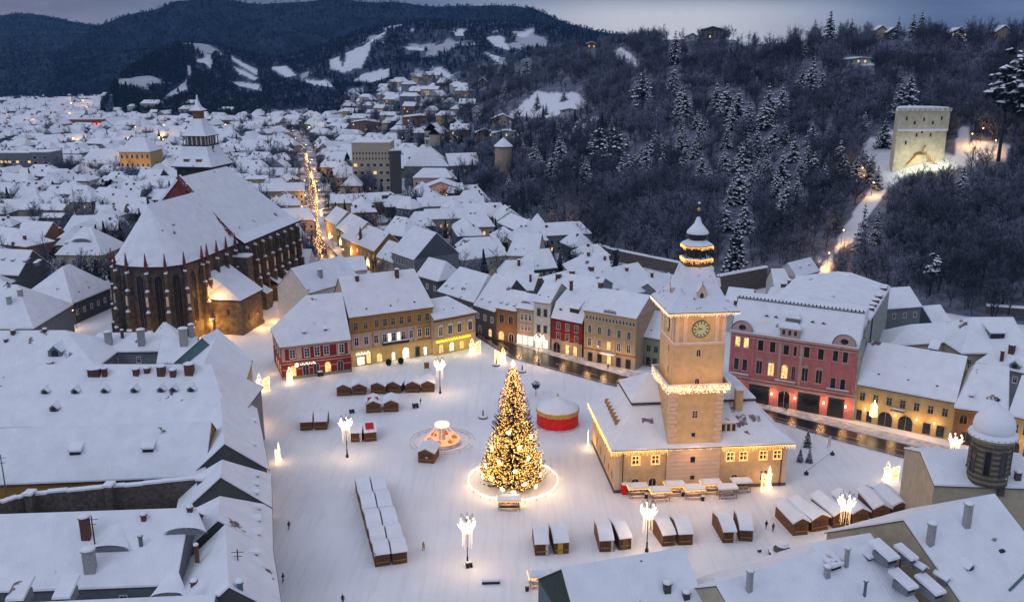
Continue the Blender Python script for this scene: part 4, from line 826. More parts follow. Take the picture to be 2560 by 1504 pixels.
b = MB(); b.add([(-.1, 2.0, 14.7), (L_ + .1, 2.0, 14.7), (L_ + .1, 9, 18), (-.1, 9, 18), (L_ + .1, 15, 15), (-.1, 15, 15), (-.1, 2.0, 15.1), (L_ + .1, 2.0, 15.1), (L_ + .1, 9, 18.4), (-.1, 9, 18.4), (L_ + .1, 15, 15.4), (-.1, 15, 15.4)], [(0, 1, 7, 6), (6, 7, 8, 9), (9, 8, 10, 11), (1, 2, 8, 7), (2, 4, 10, 8), (3, 0, 6, 9), (5, 3, 9, 11)], snow_roof); b.build('upper_roof', rD.root)
rE = house('town_house', 'ornate beige five bay palace with gilded cresting above the eaves', z6(1225, 670), z6(1795, 765), 15.5, hd=8.5, pitch=28, wall=w_beige, cornice=w_yel, gable=w_pale,
    rows=[(13.0, 1.0, .55, 15, 'slit', 0, (.02, .98)), (8.9, 2.3, 1.0, 5, 'arch', 0, (.02, .96), w_wh), (4.9, 2.2, 1.0, 5, 'sash', .15, (.02, .96), w_wh), (.2, 2.6, 1.3, 5, 'plain', .2, (.04, .96), frame_d)], ch=[(z6(1080, 410), 1.6, .9), (z6(1400, 430), 1.8, 1.3)])
L_ = rE.L; b = MB()
for x in (.1, 3.3, 6.6, 9.8, 13.1, 16.3): b.box((x, -.14, 4.2), (x + .35, -.001, 12.4), w_yel)
b.box((0, -.25, 3.8), (L_, -.001, 4.1), w_brn); b.box((0, -.2, 8.0), (L_, -.001, 8.2), w_yel); b.box((0, -.25, 12.4), (L_, -.001, 12.7), w_yel); b.build('facade_moulding', rE.root)
b = MB(); b.box((6.2, -1.5, 3.5), (10.6, -.26, 3.75), w_wh); b.box((6.1, -1.6, 3.76), (10.7, -.25, 3.95), snow); b.build('entrance_canopy', rE.root)
b = MB()
for k in range(9): x = 6.5 + k * .45; b.tube((x, -.2, 15.7), (x, -.2, 16.5 + .5 * math.sin(k * math.pi / 8)), .09, .04, 4, terra); b.octa((x, -.2, 16.6 + .5 * math.sin(k * math.pi / 8)), .16, snow)
b.box((6.4, -.28, 15.7), (10.3, -.12, 16.0), terra); b.box((6.4, -.28, 16.3), (10.3, -.14, 16.45), terra); b.build('roof_cresting', rE.root)
rF = house('town_house', 'small sage green house beside the beige palace', z6(1800, 940), z6(2060, 985), 9., (z6(1950, 690), z6(2110, 705)), pitch=40, wall=w_grn, rows=[(4.6, 1.8, 1.1, 3, 'sash', 0, (.05, .95), w_grn), (.5, 2.2, 1.2, 3, 'plain', 0, (.1, .9), frame_d)], dm=[(z6(1955, 895), .5, 'sky')])
for h in (rB, rC): lamp((2.5, -2.6, 3), WARM, 190, .3, h.root)
for x in (1.5, 5): lamp((x, -2.2, 3.4), WARM, 120, .3, rA.root)
for x in (3, 8.4, 14): lamp((x, -3.2, 3.8), WARM, 260, .4, rE.root)
lamp((6, -2.8, 3.5), WARM, 170, .4, rD.root)
# pink bank
a = P(z8(75, 480), 19); c = P(z8(920, 600), 19); ang = math.atan2(c[1] - a[1], c[0] - a[0]); BL = np.linalg.norm((c - a)[:2])
bk = empty('bank', (a[0], a[1], 0), ang, 'grand dusky pink four storey building with arched attic gables and dark ground floor openings', 'building')
b = MB(); b.box((0, 0, 0), (BL, 12, 18.6), w_pink); b.box((BL + .001, 0, 0), (BL + .4, 6, 19.5), w_gg)
b.build('wall', bk)
b = MB()
for z, d, t in ((18.1, .5, .6), (17.3, .25, .3), (14.2, .12, .15), (6.3, .35, .35), (5.6, .2, .25)): b.box((-.05, -d, z), (BL + .05, -.001, z + t), w_pale)
for x in (0.1, 5.6, 12.4, 17.6, 24.6, BL - .9): b.box((x, -.16, 6.7), (x + .7, -.001, 17.2), w_pale if x in (12.4, 17.6) else w_pink)
b.box((-.1, -.6, 18.71), (BL + .1, .3, 18.95), snow); b.build('facade_moulding', bk)
for x in (1.9, 4.1, BL - 5.2, BL - 2.9):
    window(bk, x, 14.6, 1.15, 2.6, 0, 0, 'plain', 1 if x < 5 else 0, w_pale); window(bk, x, 8.4 if x < 5 else 7.2, 1.15, 3.0, 0, 0, 'plain', 0, w_pale)
for x in (7.8, 10.8, 19.2, 22.6): window(bk, x, 14.4, 1.3, 2.7, 0, 0, 'plain', 0, w_pale); window(bk, x, 8.2, 1.4, 3.3, 0, 0, 'hood', 1 if x == 10.8 else 0, w_pale)
for x, w in ((14.2, 1.3), (16.4, .7)): window(bk, x, 14.2, w, 2.6, -.02, 0, 'plain', 0, w_pale); window(bk, x, 8.0, w * 1.15, 3.6, -.02, 0, 'arch', 1 if w > 1 else 0, w_pale)
for x0, x1 in ((5.6, 10.9), (17.9, 23.4), (25.3, 29.2)):
    b = MB(); b.box((x0, -.12, .2), (x1, -.002, 5.2), dark); b.box((x0 - .3, -.3, 5.2), (x1 + .3, -.001, 5.6), w_pale); b.box((x0 + .3, -.16, 1.0), (x1 - .3, -.125, 4.6), glass); b.build('ground_floor_opening', bk)
window(bk, 14.6, .2, 2.8, 4.6, -.05, 0, 'arch', 0, w_pale, 'entrance_arch')
for x0, x1 in ((.6, 5.4), (12.2, 17.2), (BL - 6.4, BL - 1.2)):
    b = MB(); b.box((x0, -1.2, 6.7), (x1, -.01, 6.95), w_pale); b.box((x0, -1.2, 7.5), (x1, -1.05, 7.65), w_pale); b.box((x0 - .05, -1.25, 7.66), (x1 + .05, -1, 7.85), snow)
    for k in range(9): xx = x0 + .1 + (x1 - x0 - .2) * k / 8; b.box((xx - .06, -1.16, 6.95), (xx + .06, -1.06, 7.5), w_pale)
    b.build('balcony', bk)
b = MB(); mz0, mz1, my = 19.0, 26.2, 4.6
b.box((0, .3, 18.6), (BL, 12, 19), dark)
b.loft([r4(.1, BL - .1, .3, 12, mz0), r4(.1, BL - .1, 1.4, 12, mz0 + 2.8), r4(.1, BL - .1, my, 12, mz1)], snow_roof)
b.add([(-.1, .2, 19), (.1, .2, 19), (.1, my, mz1 + .1), (-.1, my, mz1 + .1)], [(0, 1, 2, 3)], dark); b.add([(BL - .1, .2, 19), (BL + .1, .2, 19), (BL + .1, my, mz1 + .1), (BL - .1, my, mz1 + .1)], [(0, 1, 2, 3)], snow)
b.box((0, my - .15, mz1), (BL, my + .15, mz1 + .15), dark)
for k in range(34): xx = .4 + k * (BL - .8) / 33; b.tube((xx, my, mz1 + .15), (xx, my, mz1 + .85), .07, .03, 4, iron); b.cbox((xx, my, mz1 + .55), (.35, .05, .3), iron)
b.box((0, my - .05, mz1 + .3), (BL, my + .05, mz1 + .38), iron); b.build('mansard_roof', bk)
for x, r in ((2.9, 2.6), (BL - 3.4, 2.6)):
    b = MB(); n = 12; pr = [(x + r * math.cos(math.pi * i / n), r * math.sin(math.pi * i / n)) for i in range(n + 1)]
    b.loft([[(p[0], -.3, 18.9 + p[1]) for p in pr], [(p[0], .8, 18.9 + p[1]) for p in pr]], w_pale)
    b.loft([[(x + (p[0] - x) * 1.1, -.4, 18.95 + p[1] * 1.1) for p in pr], [(x + (p[0] - x) * 1.1, 1.8, 18.95 + p[1] * 1.14) for p in pr], [(x + (p[0] - x) * 1.02, 1.8, 18.9 + p[1] * 1.0) for p in pr], [(x + (p[0] - x) * 1.01, -.38, 18.9 + p[1] * 1.01) for p in pr]], snow, cap=False)
    b.poly([(x + .95 * math.cos(math.pi * 2 * i / 12), -.33, 19.9 + .7 * math.sin(math.pi * 2 * i / 12)) for i in range(12)], glass); b.build('attic_gable', bk)
b = MB(); b.box((12.4, -.4, 19), (17.2, 2.5, 21.3), w_pale); b.loft([r4(12.1, 17.5, -.7, 3.4, 21.3), r4(12.4, 17.2, -.4, 3.8, 21.9), r4(13.4, 16.2, .8, 4, 22.6)], snow); b.box((13.2, 1.2, 21.9), (16.6, 4.6, 23.6), w_grey); b.loft([r4(13.0, 16.8, 1.0, 5, 23.6), r4(13.6, 16.2, 1.6, 5, 24.6)], snow)
for x in (13.3, 14.8, 16.2): b.box((x - .35, -.43, 19.6), (x + .35, -.405, 20.8), glass)
b.build('central_attic', bk)
for x in (8.3, 10.6, 19.6, 22.2):
    dormer(bk, x, 2.2, mz0 + 3.6, 1.0, 'gable', 1.5)
# rear wing with its long blank party wall
b = MB(); b.box((BL - 15, 12.01, 0), (BL + .4, 50, 22.6), w_gg); b.box((BL + .001, 6.01, 0), (BL + .42, 12, 21.8), w_gg); b.box((BL + .421, 15.5, 0), (BL + .6, 16.6, 22.4), dark); b.build('party_wall', bk)
b = MB(); b.loft([r4(BL - 26, BL + .6, 12.02, 50.4, 22.65), r4(BL - 25.8, BL + .5, 12.2, 50.2, 23.1), r4(BL - 14, BL - 10, 14, 48, 26.4)], snow_roof); b.build('wing_roof', bk)
for y in (20, 24, 29, 34, 36, 44, 46.5): chimney_at(bk, BL - .6, y, 22.9, 1.1, 1.6, brick)
for x, p in ((1.5, 200), (11.6, 200), (17.4, 200), (24.4, 200), (29.6, 170)):
    b = MB(); b.box((x - .18, -.7, 3.2), (x + .18, -.35, 3.8), goldw); b.box((x - .05, -.36, 3.4), (x + .05, 0, 3.5), iron); b.build('wall_lantern', bk); lamp((x, -1.5, 3.5), WARM, p, .25, bk)
# yellow arcade building and its neighbours
rG = house('town_house', 'ochre yellow arcaded house with two big archways and a small balcony', z8(895, 835), z8(1560, 960), 9.7, (z8(1020, 570), z8(1680, 680)), pitch=40, wall=w_yel, cornice=w_beige,
    rows=[(5.6, 1.9, 1.1, 7, 'sash', 0, (.02, .98), w_beige)], dm=[(z8(1050, 780), .5, 'sky'), (z8(1245, 818), .5, 'sky'), (z8(1435, 858), .5, 'sky'), (z8(1225, 585), 1.3, 'sky'), (z8(1495, 628), 1.2, 'sky'), (z8(1410, 615), 2.0, 'shed')])
L_ = rG.L
for x in (7.7, 12.3): window(rG.root, x, .1, 3.2, 3.7, 0, 0, 'arch', 0, w_beige, 'archway')
for x in (1.6, 4.0): window(rG.root, x, .3, 1.3, 2.7, 0, 0, 'plain', 0, w_beige, 'shop_window')
for x in (17.0, 20.0): window(rG.root, x, .3, 1.7, 2.8, 0, 0, 'plain', 0, w_beige, 'shop_window')
b = MB(); b.box((8.6, -1.1, 4.6), (12, -.01, 4.8), w_beige); b.box((8.6, -1.1, 5.3), (12, -.95, 5.5), snow)
for k in range(8): b.box((8.65 + k * .47, -1.06, 4.8), (8.72 + k * .47, -1, 5.3), w_beige)
b.build('balcony', rG.root)
for x, p in ((3, 130), (10, 130), (14.8, 150), (18.6, 150)):
    b = MB(); b.box((x - .14, -.6, 3.3), (x + .14, -.3, 3.8), goldw); b.box((x - .04, -.31, 3.5), (x + .04, 0, 3.58), iron); b.build('wall_lantern', rG.root); lamp((x, -1.5, 3.5), WARM, p * 1.3, .25, rG.root)
rH = house('town_house', 'brown house with scalloped gable line behind the crowned lamp', z8(1560, 995), z8(1905, 1040), 9.0, (z8(1680, 680), z8(1985, 790)), pitch=40, wall=w_brn, cornice=w_och, dm=[(z8(1660, 930), 1.0, 'shed'), (z8(1830, 955), 1.0, 'shed')], rows=[(5.2, 2.2, 1.5, 3, 'arch', 0, (.02, .95), w_och), (.2, 3.2, 2.6, 2, 'arch', 0, (.05, .9), w_och)])
rI = house('town_house', 'golden ochre house at the right edge behind the striped turret', z8(1908, 1042), z8(2250, 1120), 9.2, (z8(1985, 790), z8(2300, 860)), pitch=40, wall=w_yel, rows=[(5.2, 2.0, 1.2, 4, 'sash', 0, (.05, .95), w_beige), (.2, 3.0, 2.2, 3, 'arch', .3, (.05, .95), w_beige)])
lamp((4, -2.5, 3.4), WARM, 200, .3, rI.root); lamp((4, -2.5, 3.4), WARM, 200, .3, rH.root)
# roofs of the blocks behind
def H_(lab, e0, e1, ze, r=None, **k):
    k.setdefault('wall', rnd.choice(WALLS)); k.setdefault('rows', [(ze - 3.2, 1.4, .9, 4, 'sash', .05)]) if ze > 6 else None
    k.setdefault('group', 'snow roofed houses behind the square')
    return house('house', lab, e0, e1, ze, r, **k)
H_('long low house beside the grey gable, white roof', E(895, 440), E(1225, 400), 8, (E(935, 300), E(1200, 290)), wall=w_cream, pitch=36)
H_('broad hipped roof house below the small pyramid roof tower', E(1225, 402), E(1450, 412), 8, (E(1300, 235), E(1490, 265)), wall=w_cream, pitch=40)
H_('house with a dark open gable facing right near the town wall', E(1400, 510), E(1590, 490), 9, (E(1600, 352), E(1700, 345)), wall=w_dk, pitch=40)
H_('twin roofed house in front of the big grey gable', E(560, 547), E(720, 590), 8.5, (E(640, 430), E(800, 452)), wall=w_dk, pitch=42, rows=[(4.5, 1.5, 1, 3, 'sash', .2)])
h5 = H_('long curving terrace house with shop lights along its foot', E(722, 662), E(985, 745), 9, (E(840, 502), E(1130, 545)), wall=w_dk, pitch=42, dm=[(E(775, 632), .9, 'shed'), (E(822, 650), .9, 'shed')], rows=[(5.2, 1.5, 1, 6, 'sash', .1), (.5, 2.4, 1.3, 6, 'plain', .7)])
for x in (4, 9, 14): lamp((x, -2.6, 3), WARM, 150, .4, h5.root)
H_('low white house behind the dark corner house', E(1155, 560), E(1420, 560), 9, (E(1215, 425), E(1400, 470)), wall=w_grey, pitch=38, ch=[(E(1310, 480), 2.2, 1)])
H_('wide house with many chimneys behind the beige palace', E(1500, 640), E(1900, 585), 10, (E(1700, 515), E(1880, 500)), wall=w_grey, pitch=30, ch=[(E(1700, 545), 1.3, 1.6), (E(1840, 515), 1.5, 1.8), (E(1945, 545), 1.2, 1.8)])
H_('white roofed house with a tall grey aerial by the town wall', E(1690, 530), E(1990, 520), 9, (E(1790, 378), E(2010, 402)), wall=w_wh, pitch=38, ch=[(E(1820, 410), 1.5, 1), (E(1940, 440), 1.6, .8)])
H_('long roof house with pale gable facing the wooded slope', E(1960, 662), E(2290, 590), 10, (E(1880, 520), E(2195, 462)), wall=w_cream, pitch=34, ch=[(E(2100, 520), 1.3, 1), (E(2285, 560), 1.4, 1)])
H_('low house squeezed behind the palace gable', E(2080, 700), E(2350, 640), 8, None, hd=4.5, wall=w_wh, pitch=30)
H_('low house left of the bell roofed tower', E(2330, 680), E(2480, 600), 8, None, hd=4, wall=w_grey, pitch=34)
H_('white house between the whitewashed house and its chimney stacks', E(1180, 640) , E(1420, 660), 11, None, hd=6, wall=w_grey, pitch=34, ch=[(E(1395, 600), 2.6, .7), (E(1465, 600), 1.4, 1)])
H_('wide white roof above the dark red mansard house', E(1560, 640), E(1880, 680), 13, None, hd=7, wall=w_grey, pitch=24, ch=[(E(1600, 570), 1.4, 1.6)])
# beyond the bank
H_('small pale green house at the foot of the wood', z8(355, 190), z8(475, 190), 6, (z8(315, 98), z8(412, 80)), wall=w_wh, pitch=45)
H_('tall gabled house with two dormers by the lit forest path', z8(505, 135), z8(655, 95), 7, (z8(440, 58), z8(612, 5)), wall=w_pale, gable=w_wh, pitch=45, dm=[(z8(530, 75), .8, 'shed'), (z8(588, 60), .8, 'shed')], group=None)
H_('peaked roof house behind the bank cresting', z8(300, 290), z8(720, 330), 14, (z8(480, 180), z8(600, 150)), wall=w_grey, pitch=32, ch=[(z8(420, 200), 1.0, 1.6), (z8(462, 180), 1, 1.4), (z8(518, 162), 1.2, 1.8)])
H_('twin peaked roof house behind the bank', z8(730, 345), z8(1050, 345), 13, (z8(870, 205), z8(1045, 230)), wall=w_grey, pitch=34)
H_('peaked roof house next to the long party wall', z8(1050, 350), z8(1330, 330), 14, (z8(1190, 205), z8(1310, 212)), wall=w_grey, pitch=34)
H_('low white house left of the bank', z8(20, 320), z8(190, 340), 9, None, hd=7, wall=w_wh, pitch=30, ch=[(z8(105, 320), 1.4, 1.2)])
H_('wide white roof house beyond the arcaded house', z8(1110, 590), z8(1560, 560), 10, (z8(1390, 455), z8(1520, 440)), wall=w_cream, pitch=34)
H_('house with a dark dormer near the right edge', z8(1600, 640), z8(2060, 640), 10, (z8(1590, 372), z8(2009, 452)), wall=w_cream, pitch=30, dm=[(z8(1830, 545), 4.0, 'shed')])
H_('steep roof house with brick chimneys at the right edge', z8(1700, 700), z8(2120, 790), 10, (z8(1900, 575), z8(2200, 640)), wall=w_grey, pitch=38, ch=[(z8(1860, 690), 2.6, .8), (z8(1925, 640), 2.2, 1.4)], dm=[(z8(1800, 725), 1.4, 'sky'), (z8(1945, 745), 2.4, 'gable')])
H_('small roof beside the end of the party wall', z8(1400, 440), z8(1520, 430), 8, None, hd=5, wall=w_teal, pitch=36)
# street going away on the left
H_('first terrace house of the lamplit street', O(340, 772), O(468, 842), 9, (O(440, 625), O(620, 702)), wall=w_yel, pitch=44)
H_('second terrace house of the lamplit street', O(468, 866), O(616, 950), 9, (O(640, 712), O(800, 800)), wall=w_dk, pitch=44, dm=[(O(605, 860), .8, 'gable')])
H_('third terrace house of the lamplit street', O(524, 972), O(640, 1030), 9, (O(800, 812), O(890, 830)), wall=w_yel, pitch=44)
s4 = H_('terrace house with a little spired dormer in the lamplit street', O(640, 1030), O(912, 1142), 9.5, (O(880, 850), O(1040, 950)), wall=w_och, pitch=44, rows=[(5.6, 1.6, .9, 6, 'sash', .4), (1, 2.2, 1.1, 6, 'arch', .8)])
b = MB(); b.tube((0, 0, -1), (0, 0, 2.4), .8, .6, 6, terra); b.tube((0, 0, 2.4), (0, 0, 6.5), .9, .04, 6, terra); b.build('spired_dormer', s4.root, (6.5, 1.6, 10.6))
H_('low house with two dark dormers in the lamplit street', O(930, 1203), O(1118, 1272), 8, (O(1060, 1030), O(1200, 1060)), wall=w_yel, pitch=44, dm=[(O(1035, 1190), .9, 'gable'), (O(1100, 1220), .9, 'gable')])
H_('big house with a blank slate grey gable wall', O(1105, 1150), O(1370, 1242), 12, (O(1340, 870), O(1640, 932)), wall=w_grey, gable=w_slate, pitch=42, rows=[(8.2, 2.6, .9, 7, 'plain', 0), (3.6, 2.6, .9, 7, 'plain', 0)], group=None)
H_('long roof with rows of roof lights behind the street', O(1000, 935), O(1250, 975), 8, (O(900, 745), O(1210, 722)), wall=w_dk, pitch=36, dm=[(O(1045, 745), .8, 'sky'), (O(1110, 770), .8, 'sky'), (O(1205, 805), .8, 'sky'), (O(1275, 818), .8, 'sky'), (O(1140, 815), .9, 'sky')])
H_('white roofed house above the slate gable', O(1330, 862), O(1610, 850), 8, (O(1370, 700), O(1480, 690)), wall=w_grey, pitch=40, dm=[(O(1440, 795), 1, 'sky')])
H_('small gabled house beside the brick block', O(1400, 660), O(1510, 640), 8, (O(1430, 590), O(1530, 572)), wall=w_dk, pitch=44)
H_('narrow house behind the street terrace with dark chimneys', O(640, 700), O(930, 690), 8, (O(660, 640), O(880, 620)), wall=w_brn, pitch=34, ch=[(O(690, 640), 1.4, 1.2), (O(890, 640), 1.4, 1.2)])
H_('dark gabled house right of the long grey building', O(1160, 640), O(1330, 660), 9, (O(1200, 520), O(1280, 512)), wall=w_dk, pitch=42)
H_('white roof house between street and church, near end', O(-60, 1290), O(150, 1290), 7, None, hd=6, wall=w_wh, pitch=36)
H_('white roof house between street and church, far end', O(-120, 1000), O(110, 960), 8, None, hd=6, wall=w_wh, pitch=40)
H_('steep white roofs just behind the red corner house', z5(420, 330), z5(1000, 160), 14, None, hd=7, wall=w_wh, pitch=44, ch=[(z5(560, 150), 2.6, 1.4, plaster_c)])
H_('low snowy house behind the ochre house', z5(640, 100), z5(1100, 60), 12, None, hd=5, wall=w_wh, pitch=36)
# buildings in front of and beside the church
H_('churchyard house with a long white roof', D(530, 752), D(830, 628), 7.5, (D(400, 452), D(665, 482)), wall=w_dk, pitch=42, rows=[(3, 1.6, 1, 6, 'sash', 0)], dm=[(D(650, 640), .6, 'sky'), (D(578, 672), .6, 'sky')])
H_('cream house with three big windows behind the apse', D(410, 398), D(745, 402), 9, (D(560, 220), D(715, 190)), wall=w_cream, pitch=40, rows=[(4.6, 2.2, 1.3, 4, 'sash', 0)], dm=[(D(600, 310), 4.0, 'eye'), (D(485, 320), 1.0, 'shed')])
H_('house with four shed dormers at the left edge', D(-220, 530), D(140, 548), 8, (D(-200, 365), D(300, 365)), wall=w_dk, pitch=40, dm=[(D(20, 440), 1.2, 'shed'), (D(92, 448), 1.2, 'shed'), (D(180, 455), 1.2, 'shed'), (D(262, 470), 1.2, 'shed')])
H_('low house with broken white roof left of the apse', D(-150, 300), D(190, 340), 8, (D(-120, 210), D(150, 190)), wall=w_brn, pitch=38, ch=[(D(180, 270), 1.6, 1.2), (D(95, 330), 1.4, 1)])
H_('dark gabled house near the left spruce', D(120, 250), D(330, 262), 8, None, hd=6, wall=w_brn, pitch=40, ch=[(D(440, 230), 1.6, 1)])
H_('grey rendered house with flat white roof by the spruce', D(290, 130), D(450, 130), 8, None, hd=5, wall=w_slate, gable=w_slate, pitch=14)
H_('long pale wall house at the left edge', D(60, 70), D(460, 75), 8, None, hd=5, wall=w_cream, pitch=24)
H_('large white house at the lower left of the church', D(-260, 940), D(240, 935), 12, (D(-200, 640), D(110, 620)), wall=w_grey, gable=w_grey, pitch=36, ch=[(D(70, 760), 2.2, 1.2, plaster_c), (D(150, 700), 1.8, 1.2, plaster_c)])
# ---- left foreground block ----
FG = 'roofs of the block along the left side of the square'
H_('wide roof with a dark star shaped opening behind the dormer row', D(-120, 1225), D(700, 1222), 12, (D(-120, 965), D(480, 965)), wall=w_grey, pitch=34, group=FG, ch=[(D(98, 985), 1.2, 1), (D(45, 1040), .8, .8), (D(330, 965), .8, .9), (D(370, 1215), 1.0, 1.2)], dm=[(D(405, 1150), 3.4, 'gable')])
H_('lower roof with plastered chimneys near the church', D(590, 1110), D(1260, 1100), 12, (D(720, 985), D(1110, 975)), wall=w_grey, pitch=34, group=FG, ch=[(D(800, 1060), 3.6, 1.7, plaster_c), (D(898, 1010), 2.2, .7), (D(1040, 1060), 4.2, 1.7, plaster_c)])
H_('small pyramid roof in front of the apse', D(1110, 1065), D(1330, 1045), 12, (D(1195, 905), D(1215, 905)), wall=w_wh, pitch=46, group=FG)
H_('house behind the teal gable with two plastered chimneys', D(1150, 1190), D(1420, 1180), 12, None, hd=6, wall=w_grey, pitch=36, group=FG, ch=[(D(1350, 1060), 4.4, 1.9, plaster_c), (D(1405, 1000), 3.4, 1.2, plaster_c)])
lz = H_('roof with a teal gable wall at the corner of the church lane', D(1735, 1235), D(1838, 1168), 12, (D(1470, 1052), D(1545, 948)), wall=w_teal, pitch=40, group=FG, rows=[])
ly = H_('corner house of the left side with a floodlit narrow facade', D(1760, 1440), D(1842, 1178), 11.5, hd=8, wall=w_yel, pitch=40, group=FG, rows=[(7.4, 1.8, 1.1, 5, 'sash', .1), (3.9, 1.8, 1.1, 5, 'sash', .1), (.3, 2.6, 1.5, 4, 'arch', .9)], over=.3)
for x in (2, 7, 12): lamp((x, -2.4, 3.2), WARM, 190, .4, ly.root)
H_('long roof with a row of seven small gabled dormers', G(-220, 190), G(1690, 190), 13, (D(-200, 1225), D(1560, 1205)), wall=w_grey, pitch=38, group=None, roofm=snow_roof,
   ch=[(D(700, 1270), 1.3, 2.6, tile), (D(770, 1290), 1.8, 1, tile), (D(1080, 1260), 1, 1.2), (D(1185, 1280), 2.0, 1.6), (D(1270, 1290), 1.5, 1.2), (D(1390, 1270), 2.2, 1.8), (D(1000, 1280), 1.4, 1.2)],
   dm=[(D(x, 1425 - (x - 330) * .015), 1.6, 'gable') for x in (330, 550, 768, 985, 1180, 1270, 1400)] + [(G(395, 85), 1.8, 'gable')])
w1 = H_('big plain roof with two long shed dormers over the courtyard', G(-220, 612), G(1500, 543), 12, (G(-220, 200), G(1690, 192)), wall=w_och, pitch=42, group=None, rows=[(4, 3.2, 2.2, 14, 'arch', 0, (.1, 1), w_wh)], dm=[(G(552, 400), 2.0, 'shed'), (G(1085, 380), 2.0, 'shed')])
la = H_('north part of the snow roof row along the square', G(1955, 502), G(1870, 60), 11, None, hd=7.2, wall=w_brn, pitch=40, group=FG, rows=[(7, 1.6, 1, 8, 'sash', 0), (.4, 2.4, 1.4, 8, 'arch', .3)], dm=[(G(1870, 160), .8, 'shed'), (G(1865, 335), .8, 'shed')], gable=w_dk)
H_('middle part of the snow roof row with three little dormers', G(1975, 777), G(1970, 547), 10, (G(1610, 650), G(1625, 490)), wall=w_brn, pitch=40, group=FG, rows=[(6, 1.6, 1, 5, 'sash', 0)], dm=[(G(1890, 560), .8, 'shed'), (G(1885, 625), .8, 'shed'), (G(1885, 688), .8, 'shed')], gable=w_dk)
H_('middle part of the snow roof row with two wide dormers', G(1980, 1102), G(1975, 779), 9.6, (G(1590, 1000), G(1600, 820)), wall=w_dk, pitch=40, group=FG, rows=[(6, 1.6, 1, 6, 'sash', 0)], dm=[(G(1900, 800), .8, 'shed'), (G(1905, 885), 1.2, 'gable'), (G(1905, 985), 1.2, 'gable')], gable=w_dk)
H_('nearest part of the snow roof row with a dish aerial', G(2050, 1560), G(1982, 1104), 10, None, hd=6.5, wall=w_dk, pitch=40, group=FG, rows=[(6, 1.6, 1, 7, 'sash', 0)], dm=[(G(1880, 1130), 1, 'shed')], ch=[(G(1760, 1380), 1.2, 1.0, w_teal)])
w3 = H_('wide roof with brick chimneys and curved eyebrow dormers', (-112, 113.0), (-49.5, 117.5), 11.5, None, hd=9.6, world_=True, wall=w_grey, pitch=35, group=None,
   ch=[(G(635, 1010), 3.6, 1.3, brick), (G(1395, 830), 1.2, .8, brick), (G(1055, 880), 1.0, .7, brick), (G(1440, 1120), 1.4, .6, brick), (G(665, 1250), 3.6, 1.6, plaster_c), (G(1035, 1070), 1.8, .5, w_teal), (G(1422, 1370), 1.1, .8, brick)], dm=[(G(1360, 980), 3.0, 'eye'), (G(800, 1110), 3.0, 'eye')])
H_('nearest white roof at the lower left corner', (-92, 97), (-40, 101), 10, None, hd=7.2, world_=True, wall=w_grey, pitch=36, group=None, dm=[(G(450, 1400), 2.0, 'shed'), (G(110, 1420), 2.0, 'shed'), (G(1230, 1360), 2.4, 'eye')])
# old stone fire wall across the courtyard
fw = empty('boundary_wall', P(G(200, 760), 11), 0, 'old stone fire wall with snow on top crossing between the left roofs', 'wall')
p0 = P(G(-200, 800), 13.5); p1 = P(G(205, 690), 13.5); p2 = P(G(1590, 560), 13.5); o_ = P(G(200, 760), 11)
b = MB(); c_ = MB()
for a, d in ((p0, p1), (p1, p2)):
    u = (d - a)[:2]; ln = np.linalg.norm(u); u = u / ln; n = np.array([-u[1], u[0]]) * .4; nseg = 10
    for k in range(nseg):
        x0 = a[:2] + u * ln * k / nseg; x1 = a[:2] + u * ln * (k + 1) / nseg; zt = 13.5 + rnd.uniform(-.12, .12)
        q4 = [x0 - n, x1 - n, x1 + n, x0 + n]; b.loft([[(*(p - o_[:2]), -11) for p in q4], [(*(p - o_[:2]), zt - o_[2]) for p in q4]], stone_g)
        q5 = [x0 - n * 1.4, x1 - n * 1.4, x1 + n * 1.4, x0 + n * 1.4]; c_.loft([[(*(p - o_[:2]), zt - o_[2] + .01) for p in q5], [(*(p - o_[:2]), zt - o_[2] + .35) for p in q5]], snow)
b.build('wall_body', fw); c_.build('snow_cap', fw)
for px_ in (G(225, 700), G(805, 640), G(1480, 590)): p = P(px_, 13.5) - o_; q_ = MB(); q_.box((-.6, -1.0, -11), (.6, .6, .9), stone_g); q_.box((-.8, -1.2, .9), (.8, .8, 1.3), snow); q_.build('pier', fw, (p[0], p[1], p[2] - .3))
# ---- right foreground ----
def ridge_house(lab, r0, r1, zr, hd, pitch, **k):
    a = P(r0, zr)[:2]; c = P(r1, zr)[:2]; u = (c - a) / np.linalg.norm(c - a); n = np.array([-u[1], u[0]]); return H_(lab, a - n * hd, c - n * hd, zr - hd * math.tan(math.radians(pitch)), None, hd=hd, pitch=pitch, world_=True, group=None, **k)
r1 = ridge_house('plain white roof in the foreground with a dark green gable end', H(1628, 1240), I(30, 1092), 17, 10.5, 37, wall=w_teal, gable=mat('dark_green_gable', (.035, .05, .04), .8, .2, 1), ch=[(H(2395, 1400), 1.4, 1.0, w_dk), (I(45, 1450), 1.0, .9, w_dk)], dm=[(H(2205, 1180), .3, 'sky'), (I(330, 1410), .9, 'shed')])
r2 = ridge_house('wide foreground roof crowded with dormers and vents', I(270, 1362), I(1390, 990), 16.5, 12, 33, wall=w_cream,
   ch=[(I(505, 1400), 3.2, .8, plaster_c), (I(1215, 1220), 3.0, .6, plaster_c), (I(1075, 1300), 1.8, .8, plaster_c), (I(1350, 1440), 2.6, .35, w_teal)], dm=[(I(1140, 1240), 2.0, 'shed'), (I(1400, 1170), 1.5, 'shed')])
